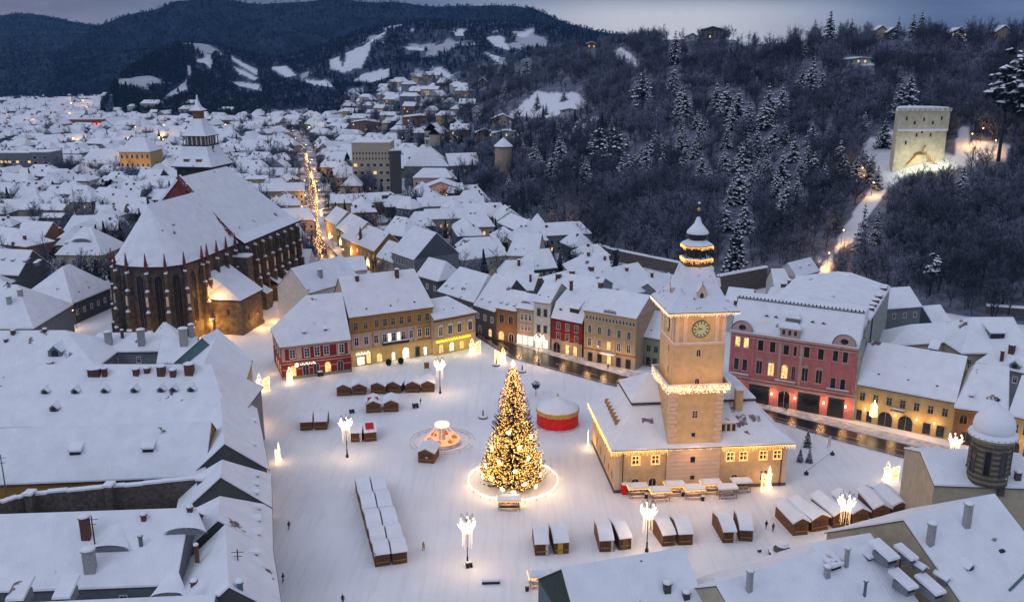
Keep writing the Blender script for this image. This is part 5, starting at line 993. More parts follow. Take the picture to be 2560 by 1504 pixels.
r3 = ridge_house('large foreground roof with a pale gable, tall chimneys and big dormers', I(1640, 882), I(2300, 700), 18.5, 15, 33, wall=w_cream, gable=w_cream,
   ch=[(I(1830, 1060), 3.6, 1.1, plaster_c), (I(2095, 930), 4.0, 1.1, plaster_c)], dm=[(I(1550, 1190), 1.8, 'shed'), (I(1700, 1180), 1.2, 'shed'), (I(1690, 1400), 1.6, 'shed'), (I(1890, 1440), 1.7, 'shed'), (I(1790, 1250), .9, 'gable'), (I(2130, 1250), 1.3, 'gable'), (I(1960, 1330), .8, 'gable'), (I(2350, 1100), 1.0, 'sky')])
b = MB(); b.tube((9, 3, r3.zat(9, 3) + .15), (34, 9, r3.zat(9, 9) + .2), .22, .22, 6, w_teal); b.build('snow_guard', r3.root)
r4_ = house('corner_building', 'cream corner building carrying the striped domed turret', I(1862, 615), I(2620, 640), 13, None, hd=7.5, pitch=20, wall=w_cream, ch=[(I(2355, 640), 1.8, 1.0, w_dk), (I(2470, 585), 1.6, 1.0, w_dk)], cat='building')
tc_ = P(I(2250, 545), 14.5); RT = 3.35
str_ = w_brn; b = MB()
for k in range(16): b.lathe((0, 0), [(RT, k * .5), (RT, k * .5 + .5)], 16, mat('turret_brick_pale', (.20, .17, .11), .9, .2, 2) if k % 2 else mat('turret_brick_dark', (.085, .07, .055), .9, .2, 2))
tur = empty('corner_turret', (tc_[0], tc_[1], tc_[2] - 1), 0, 'striped brick round turret with a snow covered dome', 'turret'); tur.parent = None
tur['label'] = 'striped brick round turret with a bulbous snow covered dome'; b.build('wall', tur)
b = MB(); b.lathe((0, 0), [(RT, 8.0), (RT + .6, 8.4), (RT + .6, 8.8)], 24, w_grn); b.lathe((0, 0), [(RT + .75, 8.81), (RT + .6, 9.2), (RT - .3, 9.6)], 24, snow); b.build('cornice', tur)
b = MB(); b.lathe((0, 0), [(RT - .2, 9.5), (RT + .1, 10.4), (RT - .1, 11.6), (RT - .9, 12.9), (RT - 2.2, 13.8), (.4, 14.4), (.15, 14.9)], 24, snow); b.octa((0, 0, 15.2), .4, iron); b.build('dome', tur, smooth=True)
for k in range(8):
    a = k * math.pi / 4 + .2; window(tur, 0, 2.2, .9, 4.4, -RT * 1.0, a, 'plain', 0, w_dk)
for k in range(20):
    a = k * math.pi / 10; 
b = MB(); [b.octa(((RT + .66) * math.cos(k * math.pi / 12), (RT + .66) * math.sin(k * math.pi / 12), 8.95), .14, dark) for k in range(24)]; b.build('cornice_studs', tur)

for hh_, px, ln in ((w3, G(1755, 1290), 4.5), (w3, G(700, 1090), 5.5), (w1, G(40, 640), 6.5), (r2, I(1600, 1300), 3.0)):
    x, y = on_roof(hh_, px); b = MB(); b.tube((0, 0, -1), (0, 0, ln), .12, .09, 5, w_teal if ln > 6 else iron); b.tube((-.9, 0, ln * .9), (.9, 0, ln * .9), .05, .05, 4, iron); b.tube((-.6, 0, ln * .75), (.6, 0, ln * .75), .05, .05, 4, iron); b.build('aerial', hh_.root, (x, y, hh_.zat(x, y)))
# ================= CHRISTMAS TREE =================
def conifer(h, rad, seed, layers, per, ndl, snowy=.6, cards=5, base=.08, droop=.25, flat=False, open_=0.):
    """returns trunk and crown builders: limbs carry many small needle sprays, snow lies on top of them"""
    r = random.Random(seed); t = MB(); c = MB()
    t.tube((0, 0, 0), (0, 0, h * .55), rad * .06, rad * .04, 6, bark); t.tube((0, 0, h * .55), (0, 0, h * .98), rad * .04, .02, 5, bark)
    for i in range(layers):
        f = i / (layers - 1); z = h * (base + (1 - base) * f ** .92); R_ = rad * (1 - f) ** .85 + rad * .05
        if flat: R_ = rad * (.45 + .55 * math.sin(math.pi * min(1, f * .9 + .15))) * r.uniform(.6, 1.05)
        n = max(3, int(per * (1 - f * .6)))
        for k in range(n):
            if r.random() < open_: continue
            a = 2 * math.pi * (k + r.random()) / n; L_ = R_ * r.uniform(.72, 1.1); dz = -droop * L_ * r.uniform(.5, 1.3)
            ca, sa = math.cos(a), math.sin(a); z0 = z + r.uniform(-.5, .5) * h / layers
            m = max(2, int(cards * (L_ / rad) + 1))
            for j in range(m):
                g = (j + .6) / m; x, y, zz = ca * L_ * g, sa * L_ * g, z0 + dz * g * g + .06 * L_ * g
                w = (.16 + .2 * (1 - g)) * rad * r.uniform(.7, 1.3) * (.5 + .5 * (1 - f)) + .1; l = L_ / m * .85; up = r.uniform(-.1, .25) * l
                px, py = -sa, ca; tw = r.uniform(-.5, .5) * w
                p = [(x - ca * l, y - sa * l, zz + .1 * l), (x + px * w, y + py * w, zz - .35 * w + tw * .3), (x + ca * l, y + sa * l, zz - .25 * l + up), (x - px * w, y - py * w, zz - .35 * w - tw * .3)]
                q_ = (x, y, zz + .12 * w)
                c.add(p + [q_], [(0, 1, 4), (1, 2, 4), (2, 3, 4), (3, 0, 4)], ndl)
                c.add([(x, y, zz), (x + px * w * .5, y + py * w * .5, zz - .9 * w), (x + ca * l * .5, y + sa * l * .5, zz - .8 * w)], [(0, 1, 2)], ndl)
                if r.random() < snowy * (.5 + .7 * g):
                    s_ = r.uniform(.45, .85); dz_ = .05 + .05 * w
                    c.add([(x + (v[0] - x) * s_, y + (v[1] - y) * s_, zz + (v[2] - zz) * s_ + dz_) for v in p] + [(x, y, q_[2] + dz_ + .08 * w)], [(0, 1, 4), (1, 2, 4), (2, 3, 4), (3, 0, 4)], snow_tree)
    return t, c
TX, TY = P(U(1262, 1186))[:2]
xt = empty('christmas_tree', (TX, TY, 0), 0, 'towering christmas tree covered in golden fairy lights in the middle of the square', 'christmas tree')
ndx = mat('fir_needles', (.035, .04, .028), .8, .4, 2); r = random.Random(3); t = MB(); c = MB(); fl_ = MB()
t.tube((0, 0, 0), (0, 0, 14), .5, .3, 8, bark); t.tube((0, 0, 14), (0, 0, 25.4), .3, .05, 6, bark)
def tree_r(z): return 7.1 * max(0., 1 - z / 26.2) ** .82 + .25
for i in range(1500):
    f = r.random() ** 1.35; z = .6 + 24.6 * f; RR = tree_r(z) * r.uniform(.72, 1.06); a = r.uniform(0, 6.283); ca, sa = math.cos(a), math.sin(a); rise = .22 * RR * r.uniform(.3, 1.2) + .25; pts = []
    for k in range(5): g = .25 + .75 * k / 4; pts.append(Vector((ca * RR * g, sa * RR * g, z - .25 * RR * g * (1 - g) * 1.6 + rise * max(0, g - .55) ** 1.6 * 3)))
    side = Vector((-sa, ca, 0))
    for k in range(4):
        p, q_ = pts[k], pts[k + 1]; w = (.34 + .12 * RR * .5) * (1.05 - k * .22) * .5; tw = r.uniform(-.12, .12)
        c.add([p - side * w, p + side * w, q_ + side * w * .7, q_ - side * w * .7, p + Vector((0, 0, w * .5)), q_ + Vector((0, 0, w * .4))], [(0, 4, 5, 3), (4, 1, 2, 5)], ndx)
        c.add([p + Vector((0, 0, .05)), q_ + Vector((0, 0, .05)), (p + q_) / 2 - Vector((0, 0, w * 1.2))], [(0, 1, 2)], ndx)
        for s_ in (-1, 1): e = (p + q_) / 2 + side * s_ * w * 1.7 + Vector((ca * .25, sa * .25, .18)); c.add([p + Vector((0, 0, .04)), q_ + Vector((0, 0, .04)), e], [(0, 1, 2)] if s_ > 0 else [(1, 0, 2)], ndx)
        if r.random() < (.5 if z > 9 else .25): c.add([p - side * w * .6 + Vector((0, 0, .14 + w * .3)), p + side * w * .6 + Vector((0, 0, .14 + w * .3)), q_ + side * w * .45 + Vector((0, 0, .14 + w * .25)), q_ - side * w * .45 + Vector((0, 0, .14 + w * .25))], [(0, 1, 2, 3)], snow_tree)
    nb_ = 9 if z < 12 else 4
    for k in range(nb_):
        g = r.uniform(.45, 1.0 if z < 11 else .82); j = min(3, int((g - .25) / .75 * 4)); p = pts[j].lerp(pts[j + 1], r.random()); fl_.tet((p.x, p.y, p.z + r.uniform(.02, .2)), r.uniform(.05, .10), gold if r.random() < .9 else goldw)
t.build('trunk', xt); c.build('crown', xt); b = fl_; b.build('fairy_lights', xt)
for z, p_ in ((2.5, 420), (5.5, 420), (9, 330), (13, 260), (17, 170), (21, 110)):
    for k in range(3): a = k * 2.094 + z; lamp((tree_r(z) * .62 * math.cos(a), tree_r(z) * .62 * math.sin(a), z), (1, .55, .16), p_ * 1.15, .3, xt)
pkl = mat('pink_bulb', (1, .35, .22), emit=5)
b = MB()
for k in range(160): f = r.uniform(.62, 1); R_ = 6.6 * (1 - f) ** .85 + .3; a = r.uniform(0, 6.28); b.tet((R_ * math.cos(a), R_ * math.sin(a), 26.6 * f), .09, pkl)
b.octa((0, 0, 26.4), .5, pkl, .9); b.build('top_lights', xt)
for k, (a, z) in enumerate([(-2.35, 3.2), (-1.9, 1.6), (-1.55, 1.2), (-1.2, 2.6), (-.8, 1.5), (-.45, 3.2), (-2.8, 4.6), (-1.5, 5.4), (-2.1, 6.8), (-.95, 7.5), (-.2, 5.4), (-2.6, 9), (-1.3, 10), (-.6, 11.5), (-1.8, 13), (-2.9, 2.2)]):
    R_ = 6.6 * (1 - z / 26) ** .85 + .45; b = MB(); pts = []
    for i in range(16): q_ = .55 if i % 2 == 0 else .2; pts.append((q_ * math.cos(i * math.pi / 8), 0, q_ * math.sin(i * math.pi / 8)))
    b.loft([[(p[0], -.06, p[2]) for p in pts], [(p[0], .06, p[2]) for p in pts]], mat('star_light', (1, .82, .45), emit=5)); b.build('star', xt, (R_ * math.cos(a), R_ * math.sin(a), z), a + math.pi / 2)
for a, rr, z, p in ((-1.57, 9.4, 4.6, 420), (-2.6, 9.4, 4.6, 360), (-.5, 9.4, 4.6, 360), (.6, 9, 3, 200), (1.6, 9, 3, 200), (2.7, 9, 3, 200), (-1.9, 8, 10, 300), (-.9, 8, 10, 300), (-1.5, 5.0, 14, 160)): lamp((rr * math.cos(a), rr * math.sin(a), z), WARM, p, .6, xt)
rf = MB()
for k in range(96):
    a = k * 2 * math.pi / 96; a2 = (k + 1) * 2 * math.pi / 96; RR = 9.4
    p = (RR * math.cos(a), RR * math.sin(a)); q_ = (RR * math.cos(a2), RR * math.sin(a2))
    z0 = .75 + .25 * math.sin(k * math.pi / 4); z1 = .75 + .25 * math.sin((k + 1) * math.pi / 4)
    rf.tube((*p, z0), (*q_, z1), .07, .07, 4, goldw); rf.tube((*p, 1.15 - z0 * .5), (*q_, 1.15 - z1 * .5), .05, .05, 4, goldw)
    if k % 4 == 0: rf.tube((*p, 0), (*p, 1.0), .06, .06, 4, wood_l)
rf_ = empty('ring_fence', (TX, TY, 0), 0, 'low wavy ring fence of lights round the christmas tree', 'fence'); rf.build('light_garland', rf_)
for k in range(8): a = k * math.pi / 4 + .2; lamp((9.9 * math.cos(a), 9.9 * math.sin(a), 1.1), WARMW, 22, .3, rf_)

# ================= MARKET HUTS =================
def hut_geo(w, l, hh, arch=False):
    """w along x, l along y; ridge runs across x at mid length, hips in snow; front at y=0"""
    a = MB(); a.box((0, 0, 0), (w, l, hh), wood); a.add([(0, 0, hh), (0, l, hh), (0, l / 2, hh + .9), (w, 0, hh), (w, l, hh), (w, l / 2, hh + .9)], [(0, 2, 1), (3, 4, 5)], wood)
    for k in range(int(w / .55)): a.box((.1 + k * .55, -.03, .05), (.16 + k * .55, -.001, hh - .05), dark)
    rfb = MB(); n = 8; top = []; 
    for sidx in range(n + 1):
        y = -.35 + (l + .7) * sidx / n; v = 1 - abs(2 * sidx / n - 1); z = hh + .02 + .95 * (v ** .8); top.append((y, z))
    x0, x1 = -.12, w + .12
    vs = [(x0, y, z) for y, z in top] + [(x1, y, z) for y, z in top]; rfb.add(vs, [(i, n + 1 + i, n + 2 + i, i + 1) for i in range(n)], dark)
    up = [(x0 + .06, y * .99 + .02, z + .42 - (.25 if i in (0, n) else 0)) for i, (y, z) in enumerate(top)] + [(x1 - .06, y * .99 + .02, z + .42 - (.25 if i in (0, n) else 0)) for i, (y, z) in enumerate(top)]
    rfb.add(up, [(i, n + 1 + i, n + 2 + i, i + 1) for i in range(n)], snow_roof)
    rfb.add(vs[:n + 1] + up[:n + 1], [(i + 1, i, n + 1 + i, n + 2 + i) for i in range(n)], snow); rfb.add(vs[n + 1:] + up[n + 1:], [(i, i + 1, n + 2 + i, n + 1 + i) for i in range(n)], snow)
    for i in (0, n): rfb.add([vs[i], vs[n + 1 + i], up[n + 1 + i], up[i]], [(0, 1, 2, 3)], snow)
    s = MB(); s.box((.35, -.09, .95), (w - .35, -.031, hh - .25), mat('hut_shutter', (.12, .05, .02), .7, .3, 4)); s.box((.25, -.3, .85), (w - .25, -.031, .94), wood_l)
    s.box((w * .48, -.11, 1.0), (w * .52, -.091, hh - .3), dark)
    return a, rfb, s
HC = {}
def hut(px0, px1, l, label, group, hh=2.35, extra=None, sub=1, k=0, ang=None, rot_gable=False):
    p, q_ = P(px0), P(px1); w = np.linalg.norm(q_ - p); a = ang if ang is not None else math.atan2(q_[1] - p[1], q_[0] - p[0])
    root = empty('market_hut', p, a, label, 'market hut', group); x, r_, s = hut_geo(w, l, hh)
    if rot_gable:
        r_ = MB(); n = 8; tp = [(-.3 + (w + .6) * i / n, hh + .05 + 1.0 * (1 - abs(2 * i / n - 1)) ** .9) for i in range(n + 1)]
        r_.add([(xx, -.35, z) for xx, z in tp] + [(xx, l + .3, z) for xx, z in tp], [(i, i + 1, n + 2 + i, n + 1 + i) for i in range(n)], dark)
        up = [(xx, -.3, z + .38) for xx, z in tp] + [(xx, l + .25, z + .38) for xx, z in tp]
        r_.add(up, [(i, i + 1, n + 2 + i, n + 1 + i) for i in range(n)], snow_roof)
        r_.add([(xx, -.34, z + .02) for xx, z in tp] + up[:n + 1], [(i, i + 1, n + 2 + i, n + 1 + i) for i in range(n)], snow)
        r_.add([tp and (tp[0][0], -.35, tp[0][1]), (tp[0][0], l + .3, tp[0][1]), up[n + 1], up[0]], [(0, 1, 2, 3)], snow); r_.add([(tp[n][0], -.35, tp[n][1]), (tp[n][0], l + .3, tp[n][1]), up[2 * n + 1], up[n]], [(0, 3, 2, 1)], snow)
        x = MB(); x.box((0, 0, 0), (w, l, hh), wood); x.add([(xx, -.001, z - .02) for xx, z in tp[1:-1]] + [(w, -.001, hh - .3), (0, -.001, hh - .3)], [tuple(range(n + 1))], wood)
    x.build('wall', root); r_.build('roof', root); s.build('shutter', root)
    if extra: extra(root, w, l, hh)
    return root
g1 = 'market huts in the double row left of the tree'
A0 = P(H(258, 1222)); A1 = P(H(505, 1190)); B0 = P(H(108, 640)); dirv = (B0 - A0) / np.linalg.norm(B0 - A0)
ux = (A1 - A0) / np.linalg.norm(A1 - A0); ang0 = math.atan2(ux[1], ux[0]); ln_ = [5.2, 5.0, 7.2, 7.2, 6.8]; yy = 0.
rown = ['nearest', 'second', 'middle', 'fourth', 'farthest']
slant = -float(dirv @ np.array([-ux[1], ux[0], 0])); 
for i, l in enumerate(ln_):
    for j, sd in ((0, 'left'), (1, 'right')):
        o_ = A0 + dirv * yy + ux * (3.05 * j); root = empty('market_hut', o_, math.atan2(-dirv[0], dirv[1]), f'snow roofed brown hut, {sd} one of the {rown[i]} pair in the long double row', 'market hut', g1)
        x, r_, s = hut_geo(2.62, l - 1.1, 2.4); x.build('wall', root); r_.build('roof', root); s.build('shutter', root)
    yy += l
def panel(m, x0, x1): 
    def f(root, w, l, hh): b = MB(); b.box((w * x0, -.14, .1), (w * x1, -.095, hh - .1), m); b.build('door', root)
    return f
def redroof(root, w, l, hh): b = MB(); b.poly([(.4, .1, hh + .75), (w - .5, .1, hh + .75), (w - .5, l * .42, hh + 1.36), (.4, l * .42, hh + 1.36)], mat('red_cloth', (.5, .015, .015), .7, .2, 3)); b.build('red_cover', root)
panel_w = mat('white_panel', (.55, .5, .48), .7, .1, 3); panel_y = mat('yellow_panel', (.55, .36, .03), .7, .1, 3)
g2 = 'market huts across the front of the square'
for a, c, l, lab, ex in ((R(1085, 950), R(1240, 945), 6.4, 'hut with a round white panel beside the hut with a yellow door', panel(panel_w, .78, .98)), (R(1300, 935), R(1470, 925), 6.4, 'hut with a bright yellow door', panel(panel_y, .25, .6)),
    (M(445, 985), M(600, 980), 7, 'hut with red stained snow roof and dark tarpaulin beside it', panel(panel_w, .82, .98)), (M(665, 965), M(800, 950), 7, 'hut with a painted figure board on its front', panel(w_brn, .25, .7)),
    (M(1150, 925), M(1292, 910), 6.6, 'warmly lit hut with a white sign right behind the middle crowned lamp', None), (M(1330, 912), M(1490, 905), 6.6, 'hut right of the lit hut behind the foreground roof', None),
    (M(1830, 885), M(1975, 880), 7.2, 'hut with a striped curtain front right of the middle of the market', panel(panel_w, .8, 1.0)), (M(2015, 862), M(2165, 868), 7.2, 'plain hut beside the striped curtain hut', None)):
    hut(a, c, l, lab, g2, extra=ex)
g3 = 'gable fronted market huts in the right row'
for a, c, l, lab in ((I(826, 992), I(935, 982), 7.5, 'corner hut nearest the two walkers, brightly lit gable'), (I(962, 966), I(1082, 945), 7.5, 'second gabled hut from the walkers'), (I(1118, 936), I(1235, 920), 7.8, 'third gabled hut, half hidden by the crowned lamp'),
    (I(1262, 916), I(1375, 905), 7.8, 'fourth gabled hut, just right of the crowned lamp'), (I(1412, 884), I(1532, 882), 7.5, 'fifth gabled hut of the right row'), (I(1548, 866), I(1666, 860), 7.5, 'last gabled hut beside the lit angel panel')):
    hut(a, c, l, lab, g3, rot_gable=True, hh=2.5)
g4 = 'market huts at the back of the square'
for a, c, lab, rg in ((Lz(682, 210), Lz(822, 205), 'dark gabled hut at the left end of the back row', 1), (Lz(842, 200), Lz(988, 195), 'second gabled hut of the back row', 1), (Lz(1040, 180), Lz(1185, 190), 'third gabled hut of the back row', 1), (Lz(1210, 170), Lz(1348, 180), 'fourth gabled hut of the back row', 1),
    (Lz(1405, 175), Lz(1548, 172), 'fifth gabled hut of the back row', 1), (Lz(1568, 168), Lz(1705, 165), 'last gabled hut of the back row beside the crowned lamp', 1), (Lz(990, 388), Lz(1142, 380), 'gabled hut with a red patch on its roof', 1), (Lz(1175, 378), Lz(1328, 372), 'gabled hut in front of the back row, right of the red patched one', 1),
    (Lz(298, 572), Lz(425, 565), 'left hut of the lone pair near the lane', 0), (Lz(450, 565), Lz(580, 560), 'right hut of the lone pair near the lane', 0)):
    hut(a, c, 4.4 if rg else 5.5, lab, g4, rot_gable=bool(rg), hh=2.2, extra=redroof if 'red' in lab and 'right of' not in lab else None)
hut(Lz(830, 692), Lz(945, 690), 6, 'hut with a white side panel beside the left crowned lamp', g4, extra=panel(panel_w, .8, 1))
hut(Lz(972, 690), Lz(1100, 678), 6, 'hut with a red cover on its roof and red stocking front', g4, extra=redroof)
def heart(root, w, l, hh): b = MB(); b.poly([(w * .55, -.15, 1.1), (w * .66, -.15, 1.45), (w * .6, -.15, 1.6), (w * .55, -.15, 1.48), (w * .5, -.15, 1.6), (w * .44, -.15, 1.45)], panel_w); b.build('heart_sign', root)
hut(Lz(1535, 905), Lz(1700, 918), 4.6, 'dark hut with a heart sign in front of the glowing roundabout', g4, extra=heart, rot_gable=True)

# light stands with tables
def stand(px, label, rz=0.05, w=3.6, lit=True, sc=1.):
    p = P(px); r_ = empty('picnic_stand', p, rz, label, 'stand', 'roofed picnic stands with strings of lights')
    b = MB()
    for x in (0, w):
        for y in (0, 1.6): b.tube((x, y, 0), (x, y, 2.3), .07, .07, 4, wood_l)
    b.build('frame', r_)
    b = MB(); b.box((.2, .5, .85), (w - .2, 1.1, .95), wood_l); b.box((.5, .7, 0), (.6, .9, .85), wood_l); b.box((w - .6, .7, 0), (w - .5, .9, .85), wood_l); b.box((.3, .55, .955), (w - .3, 1.05, 1.0), snow); b.build('table', r_)
    for y in (-.2, 1.5): b = MB(); b.box((.2, y, .42), (w - .2, y + .35, .5), wood_l); b.box((.5, y + .1, 0), (.6, y + .25, .42), wood_l); b.box((w - .6, y + .1, 0), (w - .5, y + .25, .42), wood_l); b.box((.25, y + .02, .505), (w - .25, y + .33, .56), snow); b.build('bench', r_)
    b = MB(); x0, x1, y0, y1 = -.3, w + .3, -.5, 2.1; b.loft([r4(x0, x1, y0, y1, 2.2), r4(x0, x1, y0, y1, 2.32)], wood_l); b.loft([r4(x0 + .03, x1 - .03, y0 + .03, y1 - .03, 2.325), r4(x0 + .1, x1 - .1, y0 + .1, y1 - .1, 2.62), r4(x0 + .5, x1 - .5, .6, .9, 3.05)], snow_roof); b.build('roof', r_)
    if lit:
        b = MB(); icicles(b, (x0, y0 - .04, 2.25), (x1, y0 - .04, 2.25), gold, .2, (.1, .35)); icicles(b, (x0 - .03, y0, 2.25), (x0 - .03, y1, 2.25), gold, .25, (.1, .3)); b.build('string_lights', r_)
        lamp((w / 2, .3, 1.9), WARM, 42, .3, r_)
    return r_
for px, lab, lit in ((M(785, 385), 'roofed picnic stand right of the red booth', 1), (M(1035, 425), 'roofed picnic stand nearest the middle crowned lamp', 1), (M(1200, 360), 'roofed picnic stand close under the tower base, left', 1), (M(1415, 400), 'roofed picnic stand beside a dark bin, centre front', 1),
    (M(1610, 340), 'roofed picnic stand close under the tower base, right', 1), (M(1790, 395), 'unlit roofed picnic stand in front of the right doorway', 0), (M(1950, 325), 'unlit roofed picnic stand against the right wing wall', 0)): stand(px, lab, .09, lit=bool(lit))
stand(R(1035, 1330), 'lone lit picnic stand by the foreground gable', .12)
st = stand(R(668, 440), 'small lit photo booth stand in front of the tree', .0, 4.2)
b = MB(); b.box((.1, 1.2, 0), (4.1, 1.35, 2.1), mat('painted_backdrop', (.10, .11, .03), .8, .5, 2, col2=(.32, .22, .05))); b.build('backdrop', st)

# ================= CROWNED LAMPS =================
def crown_lamp(px, label, sc=1., power=950, first=[None]):
    p = P(px)
    if first[0] is None:
        r_ = empty('street_lamp', p, 0, label, 'street lamp', 'tall lamps with glowing crown ornaments'); first[0] = r_
        b = MB(); b.lathe((0, 0), [(.34, 0), (.34, .5), (.2, .7), (.16, 1.6), (.2, 1.8), (.1, 2.0), (.08, 9.0)], 8, iron)
        for k in range(6):
            a = k * math.pi / 3; pts = [(.08 * math.cos(a), .08 * math.sin(a), 8.8)] + [((.2 + 1.0 * math.sin(t)) * math.cos(a), (.2 + 1.0 * math.sin(t)) * math.sin(a), 9.0 + .95 * math.sin(t * 1.15) ** 1.0) for t in (.3, .7, 1.1, 1.5, 1.9)] + [(1.25 * math.cos(a), 1.25 * math.sin(a), 9.2)]
            b.path(pts, .04, iron, 4)
        b.build('post', r_)
        b = MB()
        for k in range(6):
            a = k * math.pi / 3; b.lathe((1.25 * math.cos(a), 1.25 * math.sin(a)), [(.05, 9.2), (.13, 9.05), (.15, 8.85), (.05, 8.7)], 6, white_l)
        b.build('lantern', r_)
        cm = mat('crown_light', (1, .78, .52), emit=3.2); b = MB(); n = 7
        for k in range(n):
            a = 2 * math.pi * k / n; a1, a2 = a - .34, a + .34
            b.add([(.55 * math.cos(a1), .55 * math.sin(a1), 6.9), (.55 * math.cos(a2), .55 * math.sin(a2), 6.9), (1.3 * math.cos(a2), 1.3 * math.sin(a2), 7.7), (1.75 * math.cos(a), 1.75 * math.sin(a), 8.5), (1.3 * math.cos(a1), 1.3 * math.sin(a1), 7.7),
                   (.45 * math.cos(a1), .45 * math.sin(a1), 7.0), (.45 * math.cos(a2), .45 * math.sin(a2), 7.0), (1.15 * math.cos(a2), 1.15 * math.sin(a2), 7.8), (1.15 * math.cos(a1), 1.15 * math.sin(a1), 7.8)],
                  [(0, 1, 2, 4), (4, 2, 3), (5, 8, 7, 6), (8, 3, 7)], cm)
        b.build('crown', r_)
        b = MB()
        for k in range(12):
            a = 2 * math.pi * k / 12; L_ = rnd.uniform(2.2, 3.4)
            for j in range(int(L_ / .2)): b.tet((.85 * math.cos(a), .85 * math.sin(a), 6.9 - j * .2), .035, goldw)
        for k in range(40): a = 2 * math.pi * k / 40; b.tet((.85 * math.cos(a), .85 * math.sin(a), 6.9), .05, goldw)
        b.build('light_curtain', r_)
    else: r_ = dup(first[0], p, rnd.uniform(0, 1), label, sc=sc)
    l = lamp((p[0], p[1], 7.0 * sc), (1, .62, .33), power, .6, None, 'crown_glow'); l2 = lamp((p[0] + 1.3, p[1] - 1.3, 3.2), (1, .62, .30), power * .10, .4, None, 'crown_glow')
    return r_
for px, lab in ((Lz(1765, 180), 'crowned lamp behind the last hut of the back row'), (Lz(790, 850), 'crowned lamp beside the red covered hut'), (R(315, 1075), 'crowned lamp standing alone in the open snow, lower middle'),
    (M(975, 980), 'crowned lamp behind the plain foreground roof'), (I(1190, 1040), 'crowned lamp among the gabled huts of the right row'), (I(1985, 545), 'crowned lamp beside the striped turret'), (z6(727, 1275), 'crowned lamp beside the wet road, in front of the narrow shop fronts')): crown_lamp(px, lab)

# ================= LIGHT FIGURES =================
figm = mat('figure_light', (1, .74, .44), emit=2.6); figb = mat('figure_light_cool', (.75, .85, 1), emit=1.6)
def angel(px, label, rz=0., sc=1., wing=1, first={}):
    p = P(px)
    if wing not in first:
        r_ = empty('light_figure', p, rz, label, 'light figure', 'glowing angel figures'); b = MB()
        prof = [(-.75, 0), (-.5, 1.8), (-.75, 2.6), (-.35, 3.0), (.35, 3.0), (.75, 2.6), (.5, 1.8), (.75, 0)]
        b.path([(x, 0, z) for x, z in prof], .08, figm, 4, True)
        for k in range(15):
            z = .1 + k * .19; w = .62 - .2 * math.sin(min(z, 2.) / 2 * math.pi / 2) + (.15 if z > 2 else 0); b.tube((-w, .02, z), (w, -.02, z + .05), +.022, .022, 3, figb if .5 < z < 1.9 else figm)
        for k in range(5): x = -.45 + .225 * k; b.tube((x * 1.2, 0, .05), (x * .8, 0, 2.8), .03, .03, 3, figm)
        b.build('body', r_)
        b = MB(); b.path([(.36 * math.cos(t * math.pi / 5), 0, 3.45 + .42 * math.sin(t * math.pi / 5)) for t in range(10)], .08, figm, 4, True); b.tube((-.2, 0, 3.9), (0, 0, 4.4), .06, .03, 4, figm); b.tube((.2, 0, 3.9), (0, 0, 4.4), .06, .03, 4, figm); b.build('head', r_)
        b = MB(); s = wing; w = [(s * .8, 0), (s * .8, 2.3), (s * 1.3, 3.0), (s * 2.1, 3.6), (s * 2.3, 3.5), (s * 2.2, 0)]
        b.path([(x, 0, z) for x, z in w], .09, figm, 4, True)
        for k in range(12): z = .2 + k * .27; b.tube((s * .9, 0, z), (s * 2.15, 0, z + .1 * (k % 3)), .03, .03, 3, gold)
        b.path([(s * 1.55 + .45 * math.cos(t * math.pi / 5), 0, 2.3 + .5 * math.sin(t * math.pi / 5)) for t in range(10)], .05, gold, 4, True); b.build('wing', r_); first[wing] = r_
        b = MB(); b.box((-1, -.25, 0), (1 if s < 0 else 2.3, .25, .12), figm); b.build('base', r_)
    else: r_ = dup(first[wing], p, rz, label, sc=sc)
    r_.scale = (sc, sc, sc); lamp((p[0], p[1] - 1.2, 1.8), WARMW, 95, .5, None, 'figure_glow'); return r_
angel(K(1735, 505), 'glowing angel with wing at the corner of the yellow sign house', .2, 1.15, 1); angel(K(2345, 680), 'glowing angel with wing on its left at the road edge', .2, 1.1, -1)
angel(D(1905, 1400), 'glowing angel with a tall wing by the floodlit corner house', .1, 1.15, 1); angel(I(1512, 585), 'glowing angel panel alone in the snow beside the road', -.35, 1.0, 1)
angel(I(1795, 800), 'large glowing angel beside the last gabled hut', -.3, 1.25, -1); angel(M(2345, 270), 'glowing angel against the right wing of the town hall', .7, 1.15, -1)
angel(H(1815, 350), 'glowing angel seen edge on left of the town hall', 1.45, 1.0, 1); angel(Lz(78, 885), 'glowing angel seen edge on beside the left roof row', 1.5, 1.0, -1)
